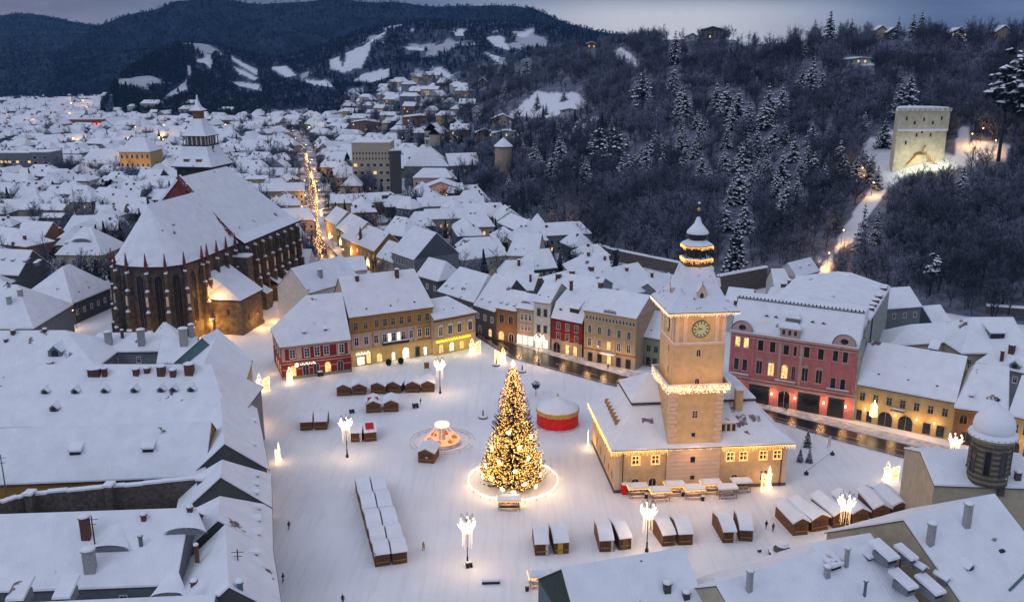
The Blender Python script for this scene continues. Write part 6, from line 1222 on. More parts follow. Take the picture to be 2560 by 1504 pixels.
def lantern_fig(px, label, sc=1., rz=0., first=[None], z=0., group='glowing lantern ornaments', power=150):
    p = P(px) if z == 0 else P(px, z)
    if first[0] is None:
        r_ = empty('light_ornament', p, rz, label, 'light ornament', group); b = MB()
        b.path([(x, y, 0) for x, y in ((-.7, -.7), (.7, -.7), (.7, .7), (-.7, .7))], .07, figm, 4, True); b.path([(x, y, 3) for x, y in ((-.6, -.6), (.6, -.6), (.6, .6), (-.6, .6))], .07, figm, 4, True)
        for sx in (-1, 1):
            for sy in (-1, 1): b.tube((sx * .7, sy * .7, 0), (sx * .6, sy * .6, 3), .07, .07, 4, figm); b.tube((sx * .6, sy * .6, 3), (0, 0, 4.1), .06, .06, 4, figm)
        for k in range(14):
            for sx, sy in ((0, -1), (-1, 0), (1, 0), (0, 1)): z_ = .2 + k * .2; b.tube((sx * .68 - (.6 if not sx else 0), sy * .68 - (.6 if not sy else 0), z_), (sx * .68 + (.6 if not sx else 0), sy * .68 + (.6 if not sy else 0), z_ + .12), .03, .03, 3, figm)
        b.build('body', r_); b = MB(); b.octa((0, 0, 4.2), .28, figm, .5); b.build('finial', r_); first[0] = r_
    else: r_ = dup(first[0], p, rz, label, sc=sc, group=group)
    r_.scale = (sc, sc, sc); lamp((p[0], p[1] - 1.0 * sc, p[2] + 1.6), WARMW, power * .7, .5, None, 'ornament_glow'); return r_
lantern_fig(J(240, 930), 'glowing lantern shaped ornament at the corner of the oxblood house', 1.0, .2)
wl = 'lantern ornaments hung along the lamplit street'
for px, z, lab, sc in ((O(392, 1000), 3.5, 'hanging lantern ornament, farthest on the right side of the lamplit street', .8), (O(515, 1075), 3.5, 'hanging lantern ornament, second on the right side of the lamplit street', .75), (O(645, 1185), 3.5, 'hanging lantern ornament, third on the right side of the lamplit street', .8), (O(832, 1315), 3.5, 'hanging lantern ornament, nearest on the right side of the lamplit street', .8),
    (O(72, 720), 2.2, 'tall lantern ornament left of the street gateway', 1.1), (O(88, 830), 2.2, 'lantern ornament below the street gateway, left', 1.1), (O(292, 740), 2.2, 'lantern ornament below the street gateway, right', .8),
    (z8(1012, 1055), 3.0, 'white star lantern hung on the arcaded house', .9), (z8(115, 830), 3.0, 'white star lantern hung on the pink building', .7)): lantern_fig(px, lab, sc, .2, z=z, group=wl if 'street' in lab else None, power=260 if 'street' in lab else 150)
# golden arch of light at the church lane
ar = empty('light_arch', P(z5(230, 530)), .3, 'golden light arch standing in the church lane', 'light arch'); b = MB(); n = 10
for s in (0, .9): b.path([(-1.8, s, 0), (-1.8, s, 4.5)] + [(1.8 * math.cos(math.pi - math.pi * i / n), s, 4.5 + 1.8 * math.sin(math.pi * i / n)) for i in range(1, n)] + [(1.8, s, 4.5), (1.8, s, 0)], .16, gold, 4)
for k in range(160): a = rnd.choice((-1.8, 1.8)); b.octa((a + rnd.uniform(-.4, .4), rnd.uniform(-.2, 1.1), rnd.uniform(.2, 5)), .1, gold)
b.build('garland', ar); lamp((P(z5(230, 530))[0], P(z5(230, 530))[1] - 2.5, 2.5), WARM, 300, .5)

# ================= ROUNDABOUTS =================
cr = P(H(1600, 235)); cr = empty('carousel', (cr[0], cr[1] + 4.9, 0), 0, 'closed carousel with red side curtain, gold scalloped rim and snowy cone roof', 'carousel')
redc = mat('red_curtain', (.62, .012, .010), .6, .2, 1.2); gol = mat('gilded_rim', (.50, .33, .05), .45, .3, 2)
b = MB(); n = 48; b.loft([[((5.0 + .07 * (i % 2)) * math.cos(2 * math.pi * i / n), (5.0 + .07 * (i % 2)) * math.sin(2 * math.pi * i / n), z) for i in range(n)] for z in (.35, 3.9)], redc); b.build('side_curtain', cr)
b = MB(); b.lathe((0, 0), [(5.4, 0), (5.4, .3), (5.1, .36)], n, snow_worn); b.build('platform', cr)
b = MB(); lo = [((5.25) * math.cos(2 * math.pi * i / n), (5.25) * math.sin(2 * math.pi * i / n), 3.65 - .15 * (1 + math.cos(i * math.pi / 2))) for i in range(n)]; up = [(5.3 * math.cos(2 * math.pi * i / n), 5.3 * math.sin(2 * math.pi * i / n), 4.45 + .12 * math.sin(i * math.pi / 2)) for i in range(n)]; b.loft([lo, up], gol); b.build('scalloped_rim', cr)
b = MB(); b.lathe((0, 0), [(5.25, 4.4), (5.2, 4.6), (3.6, 5.4), (1.8, 6.3), (.5, 7.0), (.2, 7.2)], 24, snow_roof); b.build('cone_roof', cr, smooth=True)
b = MB(); b.tube((0, 0, 7.1), (0, 0, 8.4), .12, .05, 5, gol); b.octa((0, 0, 7.6), .35, gol); b.build('finial', cr)
c_ = P(H(750, 310)); rd = empty('kiddie_ride', (c_[0], c_[1], 0), 0, 'small open roundabout ride glowing pink and gold with a round lit cap', 'ride'); warmglow = mat('glowing_canopy', (1, .50, .27), emit=.8)
b = MB(); b.lathe((0, 0), [(4.3, 0), (4.3, .35), (4.1, .4)], 24, snow_worn); b.build('platform', rd)
b = MB(); b.lathe((0, 0), [(.9, .4), (.6, 2.6), (.8, 4.2)], 10, panel_w); b.build('centre_column', rd)
b = MB()
for k in range(8): a = k * math.pi / 4; b.tube((1.3 * math.cos(a), 1.3 * math.sin(a), 4.2), (4.1 * math.cos(a), 4.1 * math.sin(a), .9), .14, .1, 4, warmglow)
b.lathe((0, 0), [(4.1, .8), (4.2, .95), (4.0, 1.0)], 24, warmglow); b.build('light_arm', rd)
b = MB(); b.lathe((0, 0), [(1.5, 4.2), (1.7, 4.4), (1.7, 4.8), (1.2, 5.0)], 20, mat('ride_cap_light', (1, .78, .5), emit=1.5)); b.build('cap', rd)
for k in range(6):
    a = k * math.pi / 3 + .3; b = MB(); b.lathe((0, 0), [(.3, .4), (.75, .8), (.7, 1.3), (.3, 1.6)], 8, mat('orange_gondola', (.6, .2, .04), .5, .3, 2)); b.tube((0, 0, 1.5), (-.8 * math.cos(a), -.8 * math.sin(a), 3.6), .05, .05, 4, panel_w); b.build('gondola', rd, (2.9 * math.cos(a), 2.9 * math.sin(a), 0))
for k in range(4): a = k * math.pi / 2 - .8; lamp((3.6 * math.cos(a), 3.6 * math.sin(a), 2.6), (1, .5, .28), 75, .4, rd)
for R_, ra, rb, lab in ((6.6, .3, 6.0, 'inner snow dusted track railing round the glowing ride'), (7.6, .2, 5.9, 'outer snow dusted track railing round the glowing ride')):
    b = MB(); n = 40; pts = [(R_ * math.cos(ra + (rb - ra) * i / n), R_ * math.sin(ra + (rb - ra) * i / n), .55) for i in range(n + 1)]; b.path(pts, .05, iron, 4)
    for i in range(0, n + 1, 4): b.tube((pts[i][0], pts[i][1], 0), pts[i], .04, .04, 4, iron)
    b.path([(p[0], p[1], .62) for p in pts], .05, snow, 4); tag(b.build('railing', None, (c_[0], c_[1], 0)), lab, 'railing', 'curved railings round the ride')

# ================= SMALL THINGS =================
def bin_(px, lab): p = P(px); r_ = empty('litter_bin', p, 0, lab, 'bin', 'litter bins'); b = MB(); b.lathe((0, 0), [(.3, 0), (.36, 1.0)], 8, dark); b.build('body', r_); b = MB(); b.lathe((0, 0), [(.38, 1.0), (.36, 1.15), (.15, 1.25)], 8, snow); b.build('snow_cap', r_)
for px, lab in ((M(970, 380), 'dark snow capped bin right of the leftmost picnic stand'), (M(1383, 355), 'dark snow capped bin between two lit picnic stands'), (M(1605, 408), 'dark snow capped bin right of the centre picnic stand'), (R(995, 1350), 'dark bin beside the lone picnic stand')): bin_(px, lab)
bo = empty('booth', P(M(718, 330)), .1, 'small red booth at the left corner of the town hall front', 'booth'); b = MB(); b.box((-.5, -.5, 0), (.6, .5, 2.2), redc); b.build('cabinet', bo); b = MB(); b.box((-.55, -.55, 2.2), (.65, .55, 2.4), snow); b.build('snow_cap', bo)
for px, lab in ((K(2210, 735), 'low dark round plinth with a post, near the winged angel at the road'), (E(1335, 1258), 'low dark round plinth with a post, middle of the far snow field'), (H(1048, 128), 'low dark round plinth with a post, left of the big tree')):
    r_ = empty('pedestal', P(px), 0, lab, 'pedestal', 'low round plinths'); b = MB(); b.lathe((0, 0), [(1.1, 0), (1.15, .35)], 14, dark); b.build('base', r_); b = MB(); b.lathe((0, 0), [(1.1, .36), (1.0, .5), (.3, .6)], 14, snow); b.build('snow_cap', r_); b = MB(); b.tube((0, 0, .5), (0, 0, 2.0), .2, .14, 6, iron); b.build('post', r_)
# fountain
fo_ = empty('fountain', P(I(745, 1130)), 0, 'round tiered stone fountain under snow beside the striped curtain hut', 'fountain'); b = MB(); b.lathe((0, 0), [(2.3, 0), (2.4, .6), (2.2, .75)], 16, stone_g); b.build('basin', fo_); b = MB(); b.lathe((0, 0), [(2.35, .76), (2.1, .95), (1.7, .9)], 16, snow); b.build('snow_ring', fo_)
b = MB(); b.lathe((0, 0), [(1.5, .7), (1.6, 1.2), (1.2, 1.5), (1.1, 2.0), (.8, 2.3)], 12, stone_g); b.build('tier', fo_); b = MB(); b.lathe((0, 0), [(1.25, 2.0), (.9, 2.5), (.3, 2.7)], 12, snow); b.build('snow_cap', fo_)
bn = empty('bench', P(H(1105, 1335)), .05, 'snow buried bench in the open lower middle of the square', 'bench'); b = MB(); b.box((-1.5, -.5, 0), (1.5, .5, .5), dark); b.build('seat', bn); b = MB(); b.loft([r4(-1.55, 1.55, -.5, .55, .51), r4(-1.4, 1.4, -.4, .4, .8)], snow); b.build('snow_cover', bn)
# info panel, poster sign
for px, lab, w, hh in ((Nz(1350, 890), 'white leaning information panel beside the road', .9, 2.4), (K(842, 830), 'dark poster stand behind the back row of huts', 1.4, 2.0)):
    r_ = empty('notice_board', P(px), .6 if w < 1 else .1, lab, 'notice board', None); b = MB(); b.box((-w / 2, -.05, .6), (w / 2, .05, hh + .4), panel_w if w < 1 else w_brn); b.build('panel', r_); b = MB(); b.tube((-w / 2, 0, 0), (-w / 2, 0, .7), .04, .04, 4, iron); b.tube((w / 2, 0, 0), (w / 2, 0, .7), .04, .04, 4, iron); b.build('stand', r_)
for x, lab in ((95, 'left clipped dark bush against the yellow shop wall'), (335, 'right clipped dark bush against the yellow shop wall')):
    r_ = empty('bush', P(K(x, 740 - x * .12)), 0, lab, 'bush', 'clipped bushes by the shop'); b = MB(); rr = random.Random(x)
    for k in range(420): v = Vector((rr.gauss(0, 1), rr.gauss(0, 1), rr.gauss(0, 1))).normalized() * rr.uniform(.55, 1.0); b.tet((v.x * .85, v.y * .85, 1.0 + v.z * .95), .12, needle)
    b.build('foliage', r_); b = MB(); b.box((-.4, -.4, 0), (.4, .4, .4), w_brn); b.build('planter', r_)
def pot_tree(px, hh, lab, g=None):
    r_ = empty('fir_tree', P(px), rnd.uniform(0, 6), lab, 'tree', g); t, c = conifer(hh, hh * .24, int(hh * 100), 16, 9, needle, .8, 3, .05, .2); t.build('trunk', r_); c.build('crown', r_)
for px, hh, lab in ((Nz(1130, 880), 4.3, 'tallest of three small snowy firs right of the town hall'), (Nz(1055, 1030), 3.2, 'left small snowy fir of the three right of the town hall'), (Nz(1148, 1036), 3.4, 'right small snowy fir of the three right of the town hall')): pot_tree(px, hh, lab, 'three small firs')
r_ = empty('small_tree', P(E(1435, 1430)), 0, 'small round headed tree behind the carousel', 'tree'); b = MB(); b.tube((0, 0, 0), (0, 0, 2.2), .1, .08, 5, bark); b.build('trunk', r_); b = MB(); rr = random.Random(5)
for k in range(500): v = Vector((rr.gauss(0, 1), rr.gauss(0, 1), rr.gauss(0, 1))).normalized() * rr.uniform(.3, 1.0); b.tet((v.x * 1.2, v.y * 1.2, 3.1 + v.z * 1.2), .12, snow_tree if v.z > .2 and rr.random() < .6 else needle_b)
b.build('crown', r_)
rp = empty('barrier', P(Nz(1120, 1160)), 0, 'two weighted posts joined by a thin rope in the snow', 'barrier'); q_ = P(Nz(1385, 960)) - P(Nz(1120, 1160)); b = MB()
for c in ((0, 0), (q_[0], q_[1])): b.lathe(c, [(.5, 0), (.5, .5), (.15, .6), (.1, 1.0)], 8, dark)
b.build('post', rp); b = MB(); b.tube((0, 0, .8), (q_[0], q_[1], .8), .035, .035, 4, iron); b.build('rope', rp)
# poles along the far pavement
for k in range(9):
    t = k / 8; i = 3; a = np.array(fo[i + 1]) * (1 - t) + np.array(fo[i + 2]) * t; n = MB(); n.tube((0, 0, .14), (0, 0, 1.1), .05, .05, 4, iron); o = n.build('bollard', None, (a[0] + .2, a[1] + .3, 0)); tag(o, 'thin dark bollard in the line along the far kerb', 'bollard', 'bollards along the kerb')
# ---- people ----
def person_mesh(name, coat, trousers, pose):
    me = bpy.data.meshes.new(name); J_ = {'hip': (0, 0, .95, .15), 'waist': (0, 0, 1.12, .15), 'chest': (0, .01, 1.35, .17), 'neck': (0, 0, 1.5, .07), 'head': (0, -.02, 1.63, .1), 'top': (0, -.01, 1.74, .085)}
    s = pose; J_.update({'hl': (-.1, 0, .88, .11), 'kl': (-.11, -.14 * s, .5, .075), 'al': (-.11, .10 * s, .1, .055), 'fl': (-.11, .10 * s - .14, .04, .045), 'hr': (.1, 0, .88, .11), 'kr': (.11, .06 * s, .5, .075), 'ar': (.11, .2 * s, .12, .055), 'fr': (.11, .2 * s - .13, .04, .045),
        'sl': (-.2, 0, 1.43, .075), 'el': (-.27, .08 * s, 1.15, .06), 'wl': (-.25, -.10, .95, .045), 'gl': (-.25, -.14, .86, .05), 'sr': (.2, 0, 1.43, .075), 'er': (.27, -.06 * s, 1.15, .06), 'wr': (.25, -.14, .95, .045), 'gr': (.25, -.18, .86, .05)})
    ed = [('hip', 'waist'), ('waist', 'chest'), ('chest', 'neck'), ('neck', 'head'), ('head', 'top'), ('hip', 'hl'), ('hl', 'kl'), ('kl', 'al'), ('al', 'fl'), ('hip', 'hr'), ('hr', 'kr'), ('kr', 'ar'), ('ar', 'fr'), ('chest', 'sl'), ('sl', 'el'), ('el', 'wl'), ('wl', 'gl'), ('chest', 'sr'), ('sr', 'er'), ('er', 'wr'), ('wr', 'gr')]
    ks = list(J_); me.from_pydata([J_[k][:3] for k in ks], [(ks.index(a), ks.index(b_)) for a, b_ in ed], []); o = bpy.data.objects.new('tmp', me); COL.objects.link(o)
    o.modifiers.new('s', 'SKIN'); 
    for i, k in enumerate(ks): v = me.skin_vertices[0].data[i]; v.radius = (J_[k][3], J_[k][3]); v.use_root = k == 'hip'
    o.modifiers.new('u', 'SUBSURF').levels = 1
    dg = bpy.context.evaluated_depsgraph_get(); m2 = bpy.data.meshes.new_from_object(o.evaluated_get(dg)); bpy.data.objects.remove(o)
    m2.materials.clear(); skin = mat('skin', (.42, .24, .17), .6, .1, 3)
    for m in (coat, trousers, skin): m2.materials.append(m)
    for f in m2.polygons: z = f.center[2]; x = abs(f.center[0]); f.material_index = 2 if (z > 1.52 and f.center[1] < -.02) else (0 if z > .82 and not (x < .2 and z < .86) else 1)
    hair = MB(); hair.lathe((0, .0), [(.1, 1.62), (.118, 1.68), (.10, 1.77), (.05, 1.81)], 8, iron)
    return m2, hair.mesh('hat')
cb = mat('blue_coat', (.03, .08, .16), .8, .2, 3); ck = mat('black_coat', (.015, .015, .02), .8, .2, 3); cy = mat('yellow_coat', (.45, .30, .02), .8, .2, 3); tr = mat('dark_trousers', (.02, .02, .028), .8, .2, 3); cg = mat('green_coat', (.03, .12, .06), .8, .2, 3)
PM = {k: person_mesh('body', m, tr, s) for k, m, s in (('black', ck, 1), ('blue', cb, .6), ('yellow', cy, 1), ('green', cg, .2))}
for px, col, rz, lab in ((M(2318, 725), 'black', .4, 'person in a dark coat walking left of the gabled huts'), (M(2395, 755), 'blue', .3, 'person in a dark blue coat walking just behind the other'), (H(612, 1100), 'yellow', 2.8, 'person in a yellow jacket walking beside the long double row'), (Lz(1560, 298), 'blue', 1.2, 'person in blue standing beside a dark cart behind the ride'),
    (H(22, 1490), 'black', .2, 'person in black at the bottom edge near the left roofs'), (z6(1480, 1320), 'blue', .1, 'person in blue in the palace doorway'), (z8(440, 1020), 'green', .5, 'person in green outside the pink building'), (G(2118, 945), 'black', 1., 'person in dark clothes near the shadowed corner of the left roofs'), (G(2075, 1330), 'black', 1.4, 'person in black with a bag by the nearest left roof'), (J(1000, 740), 'black', 0, 'person in black in front of the oxblood house door')):
    p = P(px); r_ = empty('person', p, rz, lab, 'person'); put('body', PM[col][0], r_); put('hat', PM[col][1], r_)
# dark carts / scooters and covered clutter
for px, lab, sc in ((Lz(1505, 330), 'snow dusted dark handcart beside the person in blue', 1.2), (Lz(838, 385), 'dark parked scooter with snow on its seat', 1.0), (R(330, 1080), 'small dark crate stack at the foot of the lone crowned lamp', .9), (I(580, 1110), 'little dark box in the snow left of the fountain', .5), (J(980, 770), 'dark covered bicycles by the oxblood house', 1.2)):
    r_ = empty('cart', P(px), .4, lab, 'cart'); b = MB(); b.box((-.6 * sc, -.35 * sc, .35 * sc), (.6 * sc, .35 * sc, 1.1 * sc), dark); b.build('body', r_); b = MB(); b.loft([r4(-.6 * sc, .6 * sc, -.35 * sc, .35 * sc, 1.1 * sc + .005), r4(-.5 * sc, .5 * sc, -.3 * sc, .3 * sc, 1.3 * sc)], snow); b.build('snow_cap', r_)
    for x in (-.4, .4): b = MB(); b.loft([[(x * sc + .3 * sc * math.cos(t * math.pi / 5), y, .3 * sc + .3 * sc * math.sin(t * math.pi / 5)) for t in range(10)] for y in (-.4 * sc, -.3 * sc)], iron); b.build('wheel', r_)
# ================= OUTER TOWN LANDMARKS =================
def za(bp, y):
    g = P(bp); lo, hi = 0, 200
    for _ in range(40):
        m = (lo + hi) / 2
        if topx((g[0], g[1], m))[1] > y: lo = m
        else: hi = m
    return m
def block(name, label, b0, b1, ytop, depth, wall, rows=(), cat='building', ends=(), z0=0., world_=None, hh=None, group=None, snowh=.5):
    if world_: a, c = [np.array([*w, z0]) for w in world_]
    else: a, c = P(b0), P(b1); 
    hh = hh or za(b0, ytop); L_ = np.linalg.norm(c - a); r_ = empty(name, (a[0], a[1], z0), math.atan2(c[1] - a[1], c[0] - a[0]), label, cat, group)
    b = MB(); b.box((0, 0, -3 if z0 else 0), (L_, depth, hh), wall); b.box((-.15, -.15, hh), (L_ + .15, depth + .15, hh + .3), wall); b.build('wall', r_)
    b = MB(); b.box((-.1, -.1, hh + .301), (L_ + .1, depth + .1, hh + .3 + snowh), snow); b.build('roof', r_)
    h = House(); h.root = r_; h.L = L_; h.D = depth; h.hd = depth / 2; h.o = a; h.ang = math.atan2(c[1] - a[1], c[0] - a[0]); HOUSES.append(h)
    for row in rows: win_row(h, row)
    for s_, row in ends: win_row(h, row, s_)
    return h
block('office_building', 'tall beige concrete block with rows of windows, some lit', B(100, 1420), B(378, 1420), B(0, 1050)[1], 22, w_cream, rows=[(k, 2.0, 2.2, 6, 'plain', .18) for k in (3, 8, 13, 18)] + [(26, 1.4, 1.0, 12, 'slit', 0), (22.5, 1.4, 1.0, 12, 'slit', 0)])
block('office_building', 'dark glazed stair block attached to the beige concrete block', B(384, 1425), B(455, 1420), B(0, 1110)[1], 18, w_dk)
def PH(lab, e0, e1, ze, r, **k): k.setdefault('cat', 'building'); return H_(lab, e0, e1, ze, r, **k)
cu_ = PH('building with a steep pyramid roof and a little white lantern on top', B(470, 1215), B(795, 1215), 14, (B(600, 1062), B(645, 1062)), wall=w_grey, pitch=50, group=None)
b = MB(); b.box((-1.6, -1.6, 0), (1.6, 1.6, 5), w_wh); b.box((-2, -2, 5), (2, 2, 5.4), snow); b.box((-.9, -1.63, 1.2), (-.2, -1.601, 4), dark); b.box((.2, -1.63, 1.2), (.9, -1.601, 4), dark); b.build('roof_lantern', cu_.root, (cu_.L / 2, cu_.hd, cu_.zr - .6))
PH('long wing with a plain white roof right of the pyramid roof', B(800, 1215), B(1025, 1207), 14, (B(760, 1128), B(1015, 1122)), wall=w_grey, pitch=36, rows=[(9, 2, 1.4, 5, 'plain', .3)])
PH('pale pink building with hipped roof below the pyramid roof', B(535, 1300), B(815, 1302), 12, (B(610, 1232), B(770, 1238)), wall=w_pale, pitch=36, rows=[(7, 2, 1.2, 6, 'plain', .2)])
# chalet: gable to the front with bulbs
a = P(B(600, 1480)); c = P(B(880, 1480)); L_ = np.linalg.norm(c - a); hh = za(B(740, 1480), B(0, 1385)[1]); tp = za(B(740, 1480), B(0, 1335)[1]); cl = empty('chalet', a, math.atan2(c[1] - a[1], c[0] - a[0]), 'pink house with a broad gable outlined by bulbs', 'house')
b = MB(); b.loft([[(0, 0, 0), (L_, 0, 0), (L_, 0, hh), (L_ / 2, 0, tp), (0, 0, hh)], [(0, 16, 0), (L_, 16, 0), (L_, 16, hh), (L_ / 2, 16, tp), (0, 16, hh)]], w_pale); b.build('wall', cl)
b = MB()
for s in (0, 1):
    x0, x1 = (-1, L_ / 2) if s == 0 else (L_ / 2, L_ + 1); za0, za1 = (hh - .4, tp + .1) if s == 0 else (tp + .1, hh - .4)
    b.loft([[(x0, -1, za0), (x1, -1, za1), (x1, 17, za1), (x0, 17, za0)], [(x0, -1, za0 + .3), (x1, -1, za1 + .3), (x1, 17, za1 + .3), (x0, 17, za0 + .3)]], dark)
    b.loft([[(x0, -.95, za0 + .31), (x1, -.95, za1 + .31), (x1, 17, za1 + .31), (x0, 17, za0 + .31)], [(x0, -.9, za0 + .8), (x1, -.9, za1 + .8), (x1, 17, za1 + .8), (x0, 17, za0 + .8)]], snow_roof)
b.build('roof', cl)
for k in range(5): window(cl, 2 + k * (L_ - 4) / 4, hh - 2.6, 1.0, 2.0, 0, 0, 'plain', 0)
b = MB()
for k in range(10): b.octa((1 + k * (L_ - 2) / 9, -.4, hh - 3.6 + (k % 2) * .4), .28, goldw); b.octa((1 + k * (L_ - 2) / 9, -.4, 3 + (k % 3)), .25, goldw)
b.build('bulbs', cl); lamp((cl.location[0] + L_ / 2, cl.location[1] - 5, 7), WARM, 350, 1)
# towers of the town wall
def wtower(label, c, r_, hw, hr, n, m, z0=0., top=None, cat='tower'):
    t = empty('wall_tower', (c[0], c[1], z0), 0, label, cat); b = MB(); b.lathe((0, 0), [(r_ * 1.04, -4), (r_, hw)], n, m, math.pi / n); b.build('wall', t)
    b = MB(); b.lathe((0, 0), [(r_ + .8, hw - .2), (r_ + .8, hw + .1)], n, dark, math.pi / n); b.lathe((0, 0), [(r_ + .75, hw + .12), (r_ + .5, hw + .6), (.2, hw + hr)], n, snow_roof, math.pi / n); b.build('roof', t)
    for k in range(2): a_ = -math.pi / 2 + (k - .5) * .9; window(t, 0, hw * .55, .8, 1.3, -r_ * math.cos(math.pi / n) - .02, math.pi / n * 0 + (a_ + math.pi / 2) * 0, 'slit', 0, stone_g) if k == 0 else None
    return t
p = P(E(1445, 330)); wtower('stout tower with a white pyramid roof at the edge of the bare wood', p, 7.6, za(E(1445, 330), E(0, 222)[1]), 8.2, 4, stone_g)
p = P(O(1835, 905)); wtower('dark six sided bastion tower with a white pointed roof', p, 7.0, za(O(1835, 905), O(0, 690)[1]), 7.5, 6, stone_g)
b = MB()
# round slim tower standing on the slope
def depth_of(v): return float((np.array(v) - [0, 0, CZ]) @ _F)
hp = on_hill(slope, B(1197, 1310)) or Vector(P(B(1197, 1310))); dd = depth_of(hp); kx = dd / FPX * _s
wtower('slim beige round tower with a white cone cap on the wooded slope', hp, 62 * kx, 235 * kx, 64 * kx, 14, w_beige, hp.z)
# white tower
hp = on_hill(slope, C(1745, 1200)); dd = depth_of(hp); kx = dd / FPX * _s
wt = empty('hill_tower', hp, math.radians(7), 'massive whitewashed old tower on the hill, lit yellow from below', 'tower'); wt.scale = (1, 1, 1)
Wd = 385 * kx; Hh = 395 * kx; b = MB(); n = 14
def hs(r_, z, y0=0): return [(-r_, 0 + y0, z), (r_, 0 + y0, z)] + [(r_ * math.cos(math.pi * i / n), y0 + r_ * 1.0 * math.sin(math.pi * i / n), z) for i in range(1, n)]
b.loft([hs(Wd / 2 * 1.03, -6), hs(Wd / 2, Hh * .6)], white_tw); b.loft([hs(Wd / 2 * 1.02, Hh * .6, -.6), hs(Wd / 2 * 1.02, Hh * .95, -.6)], white_tw)
for i in range(11): x = -Wd / 2 + Wd * i / 10.; b.cbox((x, -.6, Hh * .98), (Wd * .055, 1.2, Hh * .06), white_tw)
b.build('wall', wt)
b = MB(); b.loft([hs(Wd / 2 * 1.03, Hh * .955, -.6), hs(Wd / 2 * .96, Hh * 1.03, 0)], snow_roof); b.loft([[(-Wd / 2, -.9, Hh * .6), (Wd / 2, -.9, Hh * .6), (Wd / 2, -.3, Hh * .64), (-Wd / 2, -.3, Hh * .64)], [(-Wd / 2, -.9, Hh * .62), (Wd / 2, -.9, Hh * .62), (Wd / 2, -.3, Hh * .66), (-Wd / 2, -.3, Hh * .66)]], snow)
b.build('roof', wt)
for x, z in ((-.18, .72), (.18, .72), (-.35, .8), (.35, .8), (0, .78), (-.1, .5), (.18, .5), (0, .56), (-.3, .36)): window(wt, Wd * x, Hh * z, .7, 1.5, -.62 if z > .6 else 0, 0, 'slit', 0, stone_g)
b = MB(); # outside stair: two flights meeting at a landing
for s in (-1, 1):
    b.loft([[(s * Wd * .30, -3.2, 0), (s * Wd * .27, -3.2, 0), (s * Wd * .08, -1.8, Hh * .17), (s * Wd * .11, -1.8, Hh * .17)], [(s * Wd * .30, -2.0, 0.1), (s * Wd * .27, -2.0, 0.1), (s * Wd * .08, -.6, Hh * .175), (s * Wd * .11, -.6, Hh * .175)]], wood_l)
    for k in range(6): t = k / 5; b.tube((s * Wd * (.29 - .19 * t), -3.2 + 1.4 * t, Hh * .17 * t), (s * Wd * (.29 - .19 * t), -3.2 + 1.4 * t, Hh * .17 * t + 1.3), .08, .08, 4, wood)
b.box((-Wd * .11, -2.2, Hh * .165), (Wd * .11, -.05, Hh * .185), wood_l); b.tube((0, -1, Hh * .18), (Wd * .1, -.4, Hh * .34), .3, .3, 4, wood_l); b.build('outer_stair', wt)
for x, p_ in ((-7, 3600), (7, 3600), (0, 2600)): lamp((x * Wd / 24, -7.5, 2.0), (1, .93, .55), p_ * .5, .6, wt)
# yellow school and neighbours on the left
PH('long yellow building with white roof and street lamps before it', A(605, 1162), A(868, 1162), 11, (A(665, 1100), A(868, 1090)), wall=w_yel, pitch=34, rows=[(6.5, 2.2, 1.5, 8, 'plain', 0), (1.5, 2.5, 1.5, 8, 'plain', .5)], group=None)
sc_ = PH('taller pale yellow middle building with arched windows', A(870, 1112), A(1095, 1112), 19, (A(940, 1015), A(1080, 1005)), wall=w_yel, pitch=36, rows=[(14, 3, 1.6, 6, 'arch', 0), (7.5, 3, 1.6, 6, 'arch', 0), (1, 3.5, 1.8, 5, 'arch', .6)], group=None)
for x in (2, 12, 24, 36): lamp((sc_.root.location[0] - 14 + x, sc_.root.location[1] - 9, 5), OR, 1600, .8)
block('apartment_block', 'grey concrete block with stacked balconies at the left edge', A(240, 1300), A(385, 1300), A(0, 1120)[1], 20, w_grey, rows=[(k, 1.8, 3, 2, 'plain', .1) for k in (2, 6, 10, 14)])
block('apartment_block', 'long low grey block with a lit strip of windows at the left edge', A(-300, 1290), A(330, 1290), A(0, 1125)[1], 14, w_grey, rows=[(10, 1.6, 2, 22, 'plain', .5)])
PH('small yellow house with flat white roof behind the church', A(1750, 1318), A(1965, 1312), 10, None, hd=6, wall=w_yel, pitch=14, rows=[(5, 2, 1.4, 3, 'plain', 0)])
block('museum_building', 'long grey building with a white roof above the brick block', O(460, 640), O(1150, 600), O(0, 540)[1], 12, w_slate)
block('brick_building', 'plain reddish brown brick block below the long grey building', O(930, 700), O(1160, 690), O(0, 590)[1], 10, w_brn)
# walls
def citywall(label, pts, hw, m=stone_g, thick=1.2):
    P0 = P(pts[0]); r_ = empty('town_wall', P0, 0, label, 'wall'); b = MB(); c_ = MB()
    for i in range(len(pts) - 1):
        a, c = P(pts[i])[:2] - P0[:2], P(pts[i + 1])[:2] - P0[:2]; u = (c - a) / np.linalg.norm(c - a); n = np.array([-u[1], u[0]]) * thick / 2; q4 = [a - n, c - n, c + n, a + n]; q5 = [a - n * 1.5, c - n * 1.5, c + n * 1.5, a + n * 1.5]
        b.loft([[(*p, 0) for p in q4], [(*p, hw) for p in q4]], m); c_.loft([[(*p, hw + .01) for p in q5], [(*p, hw + .6) for p in q4]], snow)
    b.build('wall_body', r_); c_.build('snow_cap', r_)
citywall('long snow capped town wall along the foot of the wood', [E(1650, 330), E(1990, 440), E(2480, 545)], 5)
citywall('dark stone wall stretch behind the bell roofed tower', [z8(-20, 270), z8(295, 205)], 8, stone_g)
citywall('snow capped wall at the wood edge near the right border', [z8(1750, 400), z8(2100, 425)], 4)
citywall('low wall stretch beside the dark bastion tower', [O(1930, 960), O(2120, 930)], 6)
